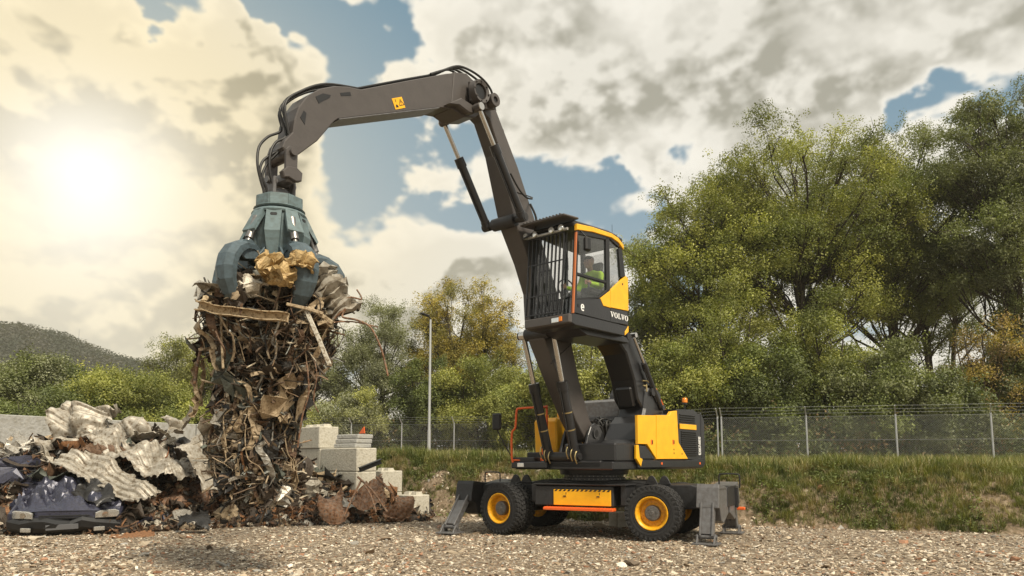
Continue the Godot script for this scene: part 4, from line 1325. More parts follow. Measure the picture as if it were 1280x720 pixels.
func yard_h(x: float, z: float) -> float:
	return lump.get_noise_2d(x * 9.0, z * 9.0) * 0.045 + lump.get_noise_2d(x * 60.0, z * 60.0) * 0.012 - 0.01

func bank_h(x: float, d: float) -> float:
	var top := 1.42 + 0.30 * (1.0 - smoothstep(-4.0, 5.0, x))
	var t := clampf((d + 0.1) / 2.5, 0.0, 1.0)
	var h := top * (1.0 - pow(1.0 - t, 1.6)) * (0.35 + 0.65 * smoothstep(0.0, 0.5, t)) + clampf(d - 2.5, 0.0, 12.0) * 0.012
	h += lump.get_noise_2d(x * 14.0 + 50.0, d * 14.0) * 0.16 * smoothstep(-0.2, 0.8, d) * (1.0 - smoothstep(3.0, 9.0, d) * 0.6)
	return h - 0.12

func bare(x: float, d: float) -> float:     # 1 where the bank shows soil and stones
	var n := lump.get_noise_2d(x * 22.0 + 9.0, d * 30.0 + 4.0)
	var b := 0.0
	b = maxf(b, exp(-pow((x + 0.6) / 2.2, 2.0)) * smoothstep(2.2, 0.8, d) * 0.72)
	b = maxf(b, exp(-pow((x - 5.0) / 0.7, 2.0)) * smoothstep(1.7, 0.5, d) * 1.1)
	b = maxf(b, smoothstep(0.45, 0.0, d) * 0.9)
	return clampf(b + n * 0.75 + 0.05, 0.0, 1.0)

func sheet(called: String, xs: Array, zs: Array, f: Callable, m: Material) -> MeshInstance3D:
	var b := MB.new()
	var p := []
	for z in zs:
		var row := []
		for x in xs:
			row.append(f.call(x, z))
		p.append(row)
	var nx := xs.size()
	var nz := zs.size()
	var nn := []
	for j in nz:
		var row := []
		for i in nx:
			var a: Vector3 = p[j][mini(i + 1, nx - 1)] - p[j][maxi(i - 1, 0)]
			var c: Vector3 = p[mini(j + 1, nz - 1)][i] - p[maxi(j - 1, 0)][i]
			var k := c.cross(a)
			row.append(k if k.y > 0 else -k)
		nn.append(row)
	for j in nz - 1:
		for i in nx - 1:
			b.tri(p[j][i], p[j][i + 1], p[j + 1][i + 1], nn[j][i], nn[j][i + 1], nn[j + 1][i + 1])
			b.tri(p[j][i], p[j + 1][i + 1], p[j + 1][i], nn[j][i], nn[j + 1][i + 1], nn[j + 1][i])
	return obj(called, b, m)

func steps(a: Array) -> Array:      # [start, end, step, end, step ...]
	var out := [a[0]]
	var x: float = a[0]
	var i := 1
	while i < a.size():
		while x < a[i] - 1e-4:
			x = minf(x + a[i + 1], a[i])
			out.append(x)
		i += 2
	return out

func stone_mesh(sd: int, flat: float) -> ArrayMesh:
	var r := RandomNumberGenerator.new()
	r.seed = sd
	var pts := []
	for k in 9:
		pts.append(Vector3(r.randfn(), r.randfn(), r.randfn()).normalized() * r.randf_range(0.75, 1.1) * Vector3(1.0, flat, r.randf_range(0.6, 0.85)))
	return hull(pts)

func hull(pts: Array) -> ArrayMesh:      # small convex hull by brute force
	var b := MB.new()
	var n := pts.size()
	for i in n:
		for j in range(i + 1, n):
			for k in range(j + 1, n):
				var nn: Vector3 = (pts[j] - pts[i]).cross(pts[k] - pts[i])
				if nn.length() < 1e-7: continue
				var pos := 0
				var neg := 0
				for q in n:
					if q == i or q == j or q == k: continue
					var s: float = nn.dot(pts[q] - pts[i])
					if s > 1e-7: pos += 1
					elif s < -1e-7: neg += 1
				if pos == 0: b.tri(pts[i], pts[j], pts[k], nn, nn, nn)
				elif neg == 0: b.tri(pts[i], pts[j], pts[k], -nn, -nn, -nn)
	return b.mesh()

func stone_tint(r: RandomNumberGenerator) -> Color:
	var t := r.randf()
	var c := Color(0.42, 0.36, 0.28)
	if t < 0.22: c = Color(0.54, 0.49, 0.41)
	elif t < 0.33: c = Color(0.70, 0.66, 0.58)
	elif t < 0.56: c = Color(0.24, 0.185, 0.13)
	elif t < 0.67: c = Color(0.13, 0.105, 0.08)
	elif t < 0.74: c = Color(0.34, 0.19, 0.12)
	elif t < 0.82: c = Color(0.30, 0.30, 0.29)
	var k := r.randf_range(0.75, 1.15)
	return Color(c.r * k * 1.04, c.g * k * 0.98, c.b * k * 0.90)

func ground() -> void:
	lump.noise_type = FastNoiseLite.TYPE_SIMPLEX
	lump.frequency = 0.02
	lump.seed = 3
	lump.fractal_octaves = 3
	var soil := mat("gravel_soil", Color(0.98, 0.94, 0.88), 0.95, 0.0, "soil", 0.5, "coarse", 0.7)
	soil.uv1_world_triplanar = true
	var earth := mat("bank_earth", Color(1, 1, 1), 0.95, 0.0, "earth", 0.6, "coarse", 0.8)
	earth.uv1_world_triplanar = true
	var g := sheet("ground", steps([-700.0, -40.0, 110.0, -16.0, 4.0, 16.0, 0.25, 40.0, 4.0, 700.0, 110.0]), steps([-700.0, -60.0, 80.0, -24.0, 6.0, -7.0, 0.25, 20.0, 3.0, 300.0, 70.0]), func(x, z): return Vector3(x, yard_h(x, z) if absf(x) < 30.0 and z > -40.0 else -0.02, z), soil)
	g.set_meta("kind", "structure")
	g = sheet("bank", steps([-420.0, -60.0, 60.0, -16.0, 4.0, -6.0, 0.6, 16.0, 0.3, 40.0, 3.0, 420.0, 60.0]), steps([-0.3, 3.2, 0.2, 12.0, 0.8, 40.0, 4.0, 640.0, 60.0]), func(x, d): return Vector3(x, bank_h(x, d), foot_z(x) - d), earth)
	g.set_meta("kind", "structure")
	# gravel
	var r := RandomNumberGenerator.new()
	r.seed = 77
	var lots := [[], [], [], []]
	var cols := [PackedColorArray(), PackedColorArray(), PackedColorArray(), PackedColorArray()]
	for k in 70000:
		var z := -8.6 - pow(r.randf(), 1.3) * 11.5
		var x := r.randf_range(-1.0, 1.0) * (absf(z) * 0.80 + 0.8)
		if z < foot_z(x) - 0.25: continue
		var s := r.randf_range(0.014, 0.036)
		if r.randf() < 0.16: s *= r.randf_range(1.3, 2.4)
		if r.randf() < 0.012: s *= r.randf_range(2.0, 3.2)
		if lump.get_noise_2d(x * 16.0 - 40.0, z * 16.0) > 0.22 and r.randf() < 0.6: s *= 0.5
		var basis := Basis.from_euler(Vector3(r.randfn() * 0.3, r.randf() * TAU, r.randfn() * 0.3)).scaled_local(Vector3(s, s, s))
		var v := r.randi() % 4
		lots[v].append(Transform3D(basis, Vector3(x, yard_h(x, z) + s * 0.12, z)))
		cols[v].append(stone_tint(r))
	for v in 4:
		var o := multi("gravel", stone_mesh(30 + v, 0.32 if v < 3 else 0.18), mats.stone, lots[v], cols[v])
		tag(o, "loose pale gravel and stone chips scattered over the yard", "gravel", "gravel of the yard", "stuff")
	# stones on the bare slope
	var xs := []
	var cs := PackedColorArray()
	for k in 2600:
		var x := r.randf_range(-4.5, 7.5)
		var d := r.randf_range(-0.1, 2.6)
		if bare(x, d) < r.randf_range(0.3, 0.9): continue
		var s := r.randf_range(0.02, 0.07) * (1.0 if r.randf() < 0.9 else 1.8)
		xs.append(Transform3D(Basis.from_euler(Vector3(r.randfn(), r.randf() * TAU, r.randfn())).scaled_local(Vector3(s, s, s)), Vector3(x, bank_h(x, d) + s * 0.2, foot_z(x) - d)))
		cs.append(stone_tint(r))
	tag(multi("bank_stones", stone_mesh(41, 0.6), mats.stone, xs, cs), "stones lying on the bare soil of the grassy bank", "stones", "", "stuff")

# ---------------------------------------------------------------- grass
func blade_clump(sd: int, count: int, height: float, spread: float, lean: float, width: float) -> ArrayMesh:
	var r := RandomNumberGenerator.new()
	r.seed = sd
	var b := MB.new()
	for k in count:
		var a := r.randf() * TAU
		var o := Vector3(cos(a), 0, sin(a)) * spread * r.randf()
		var dir := Vector3(cos(a), 0, sin(a)).rotated(Vector3.UP, r.randfn() * 0.6)
		var h := height * r.randf_range(0.55, 1.1)
		var l := lean * r.randf_range(0.2, 1.2) * h
		var side := dir.cross(Vector3.UP).rotated(Vector3.UP, r.randfn() * 0.8) * width * r.randf_range(0.7, 1.2)
		var p1 := o + Vector3(0, h * 0.55, 0) + dir * l * 0.35
		var p2 := o + Vector3(0, h * (1.0 - 0.25 * lean), 0) + dir * l
		var n1 := (dir * -0.4 + Vector3(0, 0.8, 0) + Vector3(r.randfn(), 0, r.randfn()) * 0.4).normalized()
		b.tri(o - side, o + side, p1 + side * 0.8, n1, n1, n1)
		b.tri(o - side, p1 + side * 0.8, p1 - side * 0.8, n1, n1, n1)
		b.tri(p1 - side * 0.8, p1 + side * 0.8, p2, n1, n1, n1)
	return b.mesh()

func grass() -> void:
	var r := RandomNumberGenerator.new()
	r.seed = 91
	var meshes := [blade_clump(1, 16, 0.30, 0.10, 0.75, 0.006), blade_clump(2, 13, 0.44, 0.09, 0.6, 0.005), blade_clump(3, 18, 0.20, 0.14, 0.9, 0.009)]
	var lots := [[], [], []]
	var cols := [PackedColorArray(), PackedColorArray(), PackedColorArray()]
	for k in 42000:
		var far := r.randf() < 0.42
		var x := r.randf_range(-7.0, 21.0)
		var d := r.randf_range(2.2, 14.0) if far else r.randf_range(0.0, 3.0)
		if far and x < 4.0 and d > 8.0 and r.randf() < 0.4: continue
		var z := foot_z(x) - d
		if absf(x) > absf(z) * 0.95: continue
		if bare(x, d) > r.randf_range(0.25, 0.75): continue
		var v := r.randi() % 3
		var s := r.randf_range(0.6, 1.3) * (0.92 if d > 2.0 else 0.66)
		lots[v].append(Transform3D(Basis.from_euler(Vector3(r.randfn() * 0.12, r.randf() * TAU, r.randfn() * 0.12)).scaled_local(Vector3(s, s, s)), Vector3(x, bank_h(x, d) - 0.02, z)))
		var n := lump.get_noise_2d(x * 30.0, d * 30.0 + 100.0)
		var c := Color(0.150, 0.180, 0.045).lerp(Color(0.250, 0.250, 0.075), clampf(n * 1.2 + 0.5, 0.0, 1.0))
		if r.randf() < (0.20 if d > 1.8 else 0.12): c = Color(0.44, 0.37, 0.19)
		if r.randf() < 0.10 or (d < 2.2 and lump.get_noise_2d(x * 55.0 + 300.0, d * 55.0) > 0.12 and r.randf() < 0.75): c = Color(0.085, 0.105, 0.032)
		if d < 2.2 and lump.get_noise_2d(x * 48.0 - 80.0, d * 48.0) > 0.25 and r.randf() < 0.6: c = Color(0.30, 0.24, 0.12)
		var q := r.randf_range(0.75, 1.2)
		cols[v].append(Color(c.r * q, c.g * q, c.b * q))
	for v in 3:
		tag(multi("grass", meshes[v], mats.grass, lots[v], cols[v]), "rough green and straw coloured grass growing on the bank", "grass", "grass of the bank", "stuff")
	# broad-leaved weeds on the slope
	var xs := []
	var cs := PackedColorArray()
	for k in 3200:
		var x := r.randf_range(-5.0, 20.0)
		var d := r.randf_range(-0.1, 2.6)
		if bare(x, d) > r.randf_range(0.45, 1.0): continue
		if lump.get_noise_2d(x * 26.0 + 200.0, d * 26.0) < 0.02: continue
		var s := r.randf_range(0.45, 0.9)
		xs.append(Transform3D(Basis.from_euler(Vector3(0, r.randf() * TAU, 0)).scaled_local(Vector3(s, s * 0.7, s)), Vector3(x, bank_h(x, d) + 0.08 * s, foot_z(x) - d)))
		var q := r.randf_range(0.7, 1.2)
		cs.append(Color(0.14 * q, 0.175 * q, 0.04 * q))
	tag(multi("weeds", leaf_clump(8, 16, 0.26, 0.09), mats.leaf, xs, cs), "low leafy weeds growing among the grass of the bank", "weeds", "", "stuff")

# ---------------------------------------------------------------- built things round the yard
func blocks() -> void:
	# stacked concrete blocks with square studs on top: nearest corner, course, length, depth, studs, label
	var t := deg_to_rad(-45.0)
	var H := 0.622
	var list := [
		[Vector3(-5.37, 0, -20.1), 3, 1.2, 0.62, true, "top concrete block of the stack, with square studs, beside the scrap bundle"],
		[Vector3(-4.03, 0, -18.8), 2, 1.8, 0.62, false, "long concrete block right under the grey slabs of the stack"],
		[Vector3(-5.32, 0, -20.09), 2, 1.2, 0.62, false, "concrete block under the top block, half hidden by the hanging scrap"],
		[Vector3(-4.03, 0, -18.8), 1, 0.9, 0.62, false, "shorter concrete block below the long block, above the rusty scrap"],
		[Vector3(-4.68, 0, -19.45), 1, 1.6, 0.62, false, "concrete block in the second course, next to the hanging scrap"],
		[Vector3(-4.03, 0, -18.8), 0, 1.8, 0.62, false, "bottom concrete block of the stack behind the rusty scrap"],
		[Vector3(-5.32, 0, -20.09), 0, 1.2, 0.62, false, "bottom concrete block behind the scrap heap's crest"],
		[Vector3(-3.72, 0, -20.65), 1, 0.62, 0.75, true, "single studded block raised one course, between stack and lowest block"],
		[Vector3(-3.72, 0, -20.65), 0, 0.62, 0.75, false, "block carrying the single studded block beside the stack"],
		[Vector3(-2.67, 0, -19.2), 0, 0.62, 0.64, true, "lowest studded concrete block, nearest the machine's outrigger"],
		[Vector3(2.62, 0, -16.6), -1, 0.55, 0.45, false, "low concrete block on the ground seen between the machine's wheels"],
	]
	for i in list.size():
		var q: Array = list[i]
		var low: bool = q[1] < 0
		var s := Vector3(q[2], 0.34 if low else H - 0.006, q[3])
		var c: Vector3 = q[0] + Vector3(-0.7071, 0, -0.7071) * s.x * 0.5 + Vector3(0.7071, 0, -0.7071) * s.z * 0.5
		list[i] = [c + Vector3(0, maxf(q[1], 0.0) * H + s.y * 0.5, 0), s, t if not low else 0.3, q[5], q[4]]
	for q in list:
		var o := thing("concrete_block", q[3], "block", q[0] - Vector3(0, q[1].y * 0.5, 0), q[2], "concrete blocks")
		var s: Vector3 = q[1]
		var b := MB.new()
		b.box(Vector3(0, s.y * 0.5, 0), s, 0.022)
		obj("body", b, mats.concrete, o)
		if not q[4]: continue
		var n := 3 if s.x > 1.0 else 2
		for i in n:
			b = MB.new()
			var w := 0.26 if n == 3 else 0.24
			var x0 := (i - (n - 1) * 0.5) * (s.x / n)
			var h := s.y
			var e := w * 0.5
			var f := w * 0.36
			b.face([Vector3(x0 - f, h + 0.08, f), Vector3(x0 + f, h + 0.08, f), Vector3(x0 + f, h + 0.08, -f), Vector3(x0 - f, h + 0.08, -f)])
			for k in 4:
				b.x = Transform3D(Basis.IDENTITY, Vector3(x0, h, 0)) * Transform3D(Basis(Vector3.UP, k * PI / 2), Vector3.ZERO)
				b.face([Vector3(-e, 0, e), Vector3(e, 0, e), Vector3(f, 0.08, f), Vector3(-f, 0.08, f)])
			b.x = Transform3D.IDENTITY
			obj("stud", b, mats.concrete, o)
	# weathered slabs on the stack with a small orange warning sign
	var pos := Vector3(-4.40, 1.866, -19.95)
	for k in 3:
		var b := MB.new()
		b.box(Vector3.ZERO, Vector3(0.95 - 0.03 * k, 0.12, 0.55), 0.02)
		tag(obj("concrete_slab", b, mats.wall_concrete, null, Transform3D(Basis(Vector3.UP, t + 0.1 + 0.02 * k), pos + Vector3(0.03 * k, 0.064 + 0.125 * k, 0))), ["lowest grey concrete slab lying on top of the block stack", "middle grey concrete slab on top of the block stack", "topmost grey concrete slab, below the orange warning sign"][k], "slab", "slabs on the block stack")
	var sg := thing("warning_sign", "small orange triangular sign standing on the grey slabs", "sign", pos + Vector3(0.30, 0.38, 0.22), t)
	var b := MB.new()
	b.prism(pv([Vector2(-0.14, 0.02), Vector2(0.14, 0.02), Vector2(0.10, 0.20), Vector2(0.03, 0.17)]), -0.01, 0.01, 0.002)
	obj("plate", b, mats.orange, sg)
	b = MB.new()
	b.box(Vector3(0.05, 0.05, -0.02), Vector3(0.03, 0.1, 0.02), 0.003)
	obj("stake", b, mats.steel, sg)

func retaining_wall() -> void:
	var w := thing("retaining_wall", "long grey concrete panel wall behind the scrap heap", "wall", Vector3(-14.9, 0, -18.9))
	var dir := Vector3(2.5, 0, -4.2).normalized()
	var turn := atan2(-dir.z, dir.x)
	for k in 4:
		var b := MB.new()
		b.box(Vector3(0, 1.40, 0), Vector3(3.86, 2.80, 0.20), 0.02)
		obj("panel", b, mats.wall_concrete, w, Transform3D(Basis(Vector3.UP, turn), dir * (3.9 * k - 2.35) + Vector3(0, 0.004 * (k % 2), 0)))

func fence_run(label: String, pts: Array, height: float, spacing: float) -> void:
	var f := thing("chain_link_fence", label, "fence", pts[0])
	var o: Vector3 = pts[0]
	for p in pts:
		var b := MB.new()
		var q: Vector3 = p - o
		b.cyl(q + Vector3(0, -0.4, 0), q + Vector3(0, height + 0.05, 0), 0.035, 0.035, 10)
		var post := obj("post", b, mats.galvanised, f)
		b = MB.new()
		b.beam(q + Vector3(0, height + 0.02, 0), q + Vector3(-0.12, height + 0.36, 0.22), 0.04, 0.04)
		obj("arm", b, mats.galvanised, post)
	for i in pts.size() - 1:
		var a: Vector3 = pts[i] - o
		var c: Vector3 = pts[i + 1] - o
		for k in 3:
			var b := MB.new()
			var up := Vector3(-0.04 * (k + 1), height + 0.12 * (k + 1), 0.072 * (k + 1))
			b.tube([a + up, (a + c) * 0.5 + up - Vector3(0, 0.015, 0), c + up], 0.005, 4)
			var l := (c - a).length()
			for j in int(l / 0.12):
				var p := a.lerp(c, (j + 0.5) * 0.12 / l) + up
				b.beam(p + Vector3(-0.014, -0.014, 0), p + Vector3(0.014, 0.014, 0), 0.004, 0.004)
			obj("barbed_wire", b, mats.wire, f)
		for y in [0.04, height * 0.5, height - 0.02]:
			var b := MB.new()
			b.tube([a + Vector3(0, y, 0.05), c + Vector3(0, y, 0.05)], 0.006, 4)
			obj("tension_wire", b, mats.wire, f)
		var b := MB.new()
		var l2 := (c - a).length()
		var dir := (c - a) / l2
		var dy := (c.y - a.y)
		var k := -height
		while k < l2:
			for s in [1.0, -1.0]:
				var u0 := k
				var y0 := 0.02
				var u1 := k + height - 0.04
				var y1 := height - 0.02
				if u0 < 0.0:
					y0 += -u0; u0 = 0.0
				if u1 > l2:
					y1 -= u1 - l2; u1 = l2
				if y1 - y0 < 0.02: continue
				if s < 0:
					u0 = l2 - u0; u1 = l2 - u1
				var p0 := a + dir * u0 + Vector3(0, y0, 0.05 + s * 0.002)
				var p1 := a + dir * u1 + Vector3(0, y1, 0.05 + s * 0.002)
				b.tube([p0, p1], 0.0021, 3, false)
			k += spacing
		var mm := obj("wire_mesh", b, mats.mesh_wire, f)
		mm.set_meta("kind", "stuff")

func fences() -> void:
	var right := []
	for p in [Vector2(8.4, -28.9), Vector2(11.5, -28.15), Vector2(14.6, -27.4), Vector2(17.7, -26.6), Vector2(20.8, -25.8)]:
		right.append(Vector3(p.x, 1.40, p.y))
	fence_run("chain link fence with barbed wire on the bank beside the tall trees", right, 1.86, 0.085)
	var back := []
	for k in 6:
		back.append(Vector3(-12.2 + 3.0 * k, 1.78 - 0.02 * k, -42.0 + 0.72 * k))
	fence_run("farther chain link fence with barbed wire behind the lamp post", back, 1.86, 0.11)
	var mid := []
	for k in 4:
		mid.append(Vector3(2.8, 1.68, -38.4).lerp(Vector3(8.4, 1.40, -28.9), k / 3.0) + (Vector3(0.05, 0, 0.05) if k < 3 else Vector3(-0.12, 0, -0.12)))
	fence_run("chain link fence passing behind the machine's counterweight", mid, 1.86, 0.11)
	# lamp post
	var base := Vector3(-4.192, 1.620, -36.500)
	var lp := thing("lamp_post", "slim pale lamp post with one small lamp head, behind the fence", "lamp post", base - Vector3(0, 0.15, 0))
	var b := MB.new()
	b.cyl(Vector3(0, -0.3, 0), Vector3(0, 1.6, 0), 0.095, 0.09, 14)
	b.cyl(Vector3(0, 1.6, 0), Vector3(0, 7.3, 0), 0.075, 0.05, 14)
	obj("pole", b, mats.galvanised, lp)
	b = MB.new()
	b.tube(smooth_path([Vector3(0, 7.25, 0), Vector3(-0.02, 7.38, 0.03), Vector3(-0.18, 7.46, 0.2)], 3), 0.035, 8)
	obj("bracket", b, mats.frame_grey, lp)
	b = MB.new()
	b.box(Vector3(-0.26, 7.50, 0.28), Vector3(0.52, 0.10, 0.2), 0.035, Basis(Vector3.UP, 0.8) * Basis(Vector3(0, 0, 1), -0.18))
	obj("lamp_head", b, mats.frame_grey, lp)

func hill() -> void:
	var ridge := [Vector3(-503.893, 94.546, -420.000), Vector3(-398.902, 90.676, -420.000), Vector3(-331.824, 83.923, -420.000), Vector3(-303.033, 79.594, -420.000), Vector3(-283.949, 77.673, -420.000), Vector3(-264.681, 72.880, -420.000), Vector3(-247.665, 65.713, -420.000), Vector3(-230.802, 60.000, -420.000), Vector3(-214.045, 55.251, -420.000), Vector3(-194.832, 47.679, -420.000), Vector3(-159.078, 34.971, -420.000), Vector3(-102.481, 18.625, -420.000), Vector3(-37.163, 8.423, -420.000)]
	var m := mat("hill_floor", Color(0.075, 0.07, 0.05), 0.95, 0.0, "earth", 0.02)
	var xs := []
	for i in ridge.size() - 1:
		for k in 4:
			xs.append(lerpf(ridge[i].x, ridge[i + 1].x, k / 4.0))
	xs.append(ridge[ridge.size() - 1].x)
	var hy := func(x):
		for i in ridge.size() - 1:
			if x <= ridge[i + 1].x:
				return lerpf(ridge[i].y, ridge[i + 1].y, clampf((x - ridge[i].x) / (ridge[i + 1].x - ridge[i].x), 0.0, 1.0))
		return ridge[ridge.size() - 1].y
	var f := func(x, t): return Vector3(x * (1.0 - 0.2 * t), hy.call(x) * (1.0 - pow(absf(t), 1.4)) * (1.0 - 0.0 * t) - 3.0, -420.0 + 170.0 * t)
	sheet("hill", xs, steps([-0.6, 1.0, 0.1]), f, m).set_meta("kind", "structure")
	var r := RandomNumberGenerator.new()
	r.seed = 14
	var t := []
	var c := PackedColorArray()
	for k in 7000:
		var x: float = r.randf_range(ridge[1].x, ridge[11].x)
		var u := r.randf_range(-0.12, 0.75)
		var p: Vector3 = f.call(x, u)
		var s := r.randf_range(6.0, 10.5)
		t.append(Transform3D(Basis.from_euler(Vector3(r.randfn() * 0.2, r.randf() * TAU, r.randfn() * 0.2)).scaled_local(Vector3(s, s * 1.15, s)), p + Vector3(0, 2.6, 0)))
		var g := lump.get_noise_2d(x * 1.6, u * 160.0)
		var cc := Color(0.040, 0.048, 0.026).lerp(Color(0.082, 0.078, 0.058), clampf(0.5 + g * 1.6 + r.randfn() * 0.2, 0.0, 1.0))
		var q := r.randf_range(0.75, 1.25)
		c.append(Color(cc.r * q, cc.g * q, cc.b * q))
	tag(multi("hillside_wood", leaf_clump(5, 34, 0.52, 0.17), mats.leaf, t, c), "far wood of grey green trees covering the hillside", "wood", "", "stuff")
	# mast on the hill top
	var at: Vector3 = f.call(Vector3(-256.011, 70.488, -420.000).x, 0.0)
	var mast := thing("radio_mast", "thin pale radio mast standing on the distant hill ridge", "mast", at)
	var b := MB.new()
	b.cyl(Vector3(0, -2, 0), Vector3(0, 8, 0), 0.8, 0.4, 6)
	obj("tower", b, mats.galvanised, mast)
	b = MB.new()
	b.cyl(Vector3(0, 8, 0), Vector3(0, 13, 0), 0.2, 0.1, 6)
	obj("aerial", b, mats.galvanised, mast)

# ---------------------------------------------------------------- trees and shrubs
var clumps := {}

func leaf_clump(sd: int, count: int, radius: float, leaf: float) -> ArrayMesh:
	var key := "%d_%d_%f_%f" % [sd, count, radius, leaf]
	if clumps.has(key): return clumps[key]
	var r := RandomNumberGenerator.new()
	r.seed = sd
	var b := MB.new()
	for k in count:
		var d := Vector3(r.randfn(), r.randfn(), r.randfn()).normalized()
		var o := d * radius * pow(r.randf(), 0.5)
		var n := (d * 0.9 + Vector3(r.randfn(), r.randfn() + 1.0, r.randfn()) * 0.5).normalized()
		var a := n.cross(Vector3(r.randfn(), r.randfn(), r.randfn())).normalized() * leaf * r.randf_range(0.7, 1.3) * 0.5
		var w := n.cross(a).normalized() * leaf * 0.29
		var fold := n * leaf * 0.06
		var soft := (n * 0.55 + d * 0.5 + Vector3(0, 0.35, 0)).normalized()
		var n1 := (soft + w.normalized() * 0.2).normalized()
		var n2 := (soft - w.normalized() * 0.2).normalized()
		b.tri(o - a, o + a, o + w + fold, n2, n2, n2)
		b.tri(o - a, o + a, o - w + fold, n1, n1, n1)
	clumps[key] = b.mesh()
	return clumps[key]

# shape: 0 round, 1 upright and loose, 2 shrub that reaches the ground
func tree(called: String, label: String, group: String, base: Vector3, h: float, rx: float, shape: int, ca: Color, cb: Color, clusters: int, per: int, sd: int, leaf := 0.105, bare_twigs := 0) -> Node3D:
	var r := RandomNumberGenerator.new()
	r.seed = sd
	var t := thing(called, label, "shrub" if shape == 2 else "tree", base, 0.0, group)
	var b := MB.new()
	var bottom: float = h * [0.30, 0.16, 0.02][shape]
	var cy := (h + bottom) * 0.5
	var ry := (h - bottom) * 0.5
	var stems := 1 if shape == 0 else (3 if shape == 1 else 5)
	var tr := h * (0.021 if shape == 0 else 0.013)
	var nodes := []
	for s in stems:
		var p := []
		var rr := []
		var a := TAU * s / stems + r.randf()
		var out := 0.0 if stems == 1 else rx * 0.34
		var steps_n := 8
		for i in steps_n + 1:
			var u := float(i) / steps_n
			var hh := u * h * 0.80
			var q := Vector3(cos(a) * out * pow(u, 0.8) + r.randfn() * 0.05 * u * rx * 0.3, hh - 0.25 * (1.0 - u), sin(a) * out * pow(u, 0.8) + r.randfn() * 0.05 * u * rx * 0.3)
			p.append(q)
			rr.append(tr * (1.0 - 0.88 * u) + 0.008)
			if i > 1: nodes.append([q, rr[i]])
		b.tube(p, rr, 7)
	var tf := []
	var cols := PackedColorArray()
	for k in clusters:
		var c := Vector3.ZERO
		for tries in 20:
			var d := Vector3(r.randfn(), r.randfn() * 0.9, r.randfn()).normalized()
			var rad := pow(r.randf(), 0.42)
			c = Vector3(d.x * rx * rad, cy + d.y * ry * rad, d.z * rx * rad * 0.85)
			var u := (c.y - bottom) / (h - bottom)
			var prof := 1.0
			if shape == 0: prof = sqrt(clampf(1.0 - pow((u - 0.45) / 0.57, 2.0), 0.0, 1.0))
			elif shape == 1: prof = clampf(0.55 + u * 0.9, 0.0, 1.0) * sqrt(clampf(1.05 - pow(u, 2.4), 0.0, 1.0))
			else: prof = sqrt(clampf(1.0 - pow(u, 2.2), 0.0, 1.0))
			if Vector2(c.x, c.z).length() <= rx * prof + 0.05 and c.y > bottom * 0.8: break
		# limb from the nearest stem point below the cluster
		var best := Vector3.ZERO
		var bd := 1e9
		var br := 0.02
		for nd in nodes:
			var q: Vector3 = nd[0]
			var dd := q.distance_to(c) + (3.0 if q.y > c.y - 0.12 * h else 0.0)
			if dd < bd:
				bd = dd; best = q; br = nd[1]
		var mid := best.lerp(c, 0.5) + Vector3(r.randfn(), r.randfn() * 0.6 - 0.4, r.randfn()) * bd * 0.07
		var r0 := minf(br * 0.6, 0.012 + bd * 0.014)
		b.tube([best, best.lerp(mid, 0.5) + Vector3(r.randfn(), r.randfn(), r.randfn()) * 0.04, mid, mid.lerp(c, 0.6) + Vector3(r.randfn(), r.randfn(), r.randfn()) * 0.06, c], [r0, r0 * 0.8, r0 * 0.62, r0 * 0.45, r0 * 0.25], 5, false)
		for w in 4 + bare_twigs:
			var e := c + Vector3(r.randfn(), absf(r.randfn()) * 0.5, r.randfn()) * rx * 0.10
			b.tube([mid.lerp(c, r.randf()), c.lerp(e, 0.5) + Vector3(r.randfn(), r.randfn(), r.randfn()) * 0.05, e], [r0 * 0.4, r0 * 0.28, 0.006], 3, false)
		var cr := (0.13 + 0.07 * r.randf()) * rx + 0.16
		var mixc := clampf(r.randfn() * 0.35 + 0.5, 0.0, 1.0)
		var bright := r.randf_range(0.68, 1.28)
		for i in int(per * r.randf_range(0.6, 1.35)):
			var d := Vector3(r.randfn(), r.randfn() * 0.66, r.randfn()) * cr * 0.52
			var s := r.randf_range(0.75, 1.3)
			tf.append(Transform3D(Basis.from_euler(Vector3(r.randfn() * 0.3, r.randf() * TAU, r.randfn() * 0.3)).scaled_local(Vector3(s, s, s)), c + d))
			var cc := ca.lerp(cb, clampf(mixc + r.randfn() * 0.22, 0.0, 1.0))
			var q := bright * r.randf_range(0.78, 1.22)
			cols.append(Color(cc.r * q, cc.g * q, cc.b * q))
	obj("trunk", b, mats.bark, t)
	multi("crown", leaf_clump(sd % 5, 22, 0.30, leaf), mats.leaf, tf, cols, t)
	return t

func planted(p: Vector3) -> Vector3:      # on the terrain
	var d := foot_z(p.x) - p.z
	return Vector3(p.x, bank_h(p.x, d), p.z)

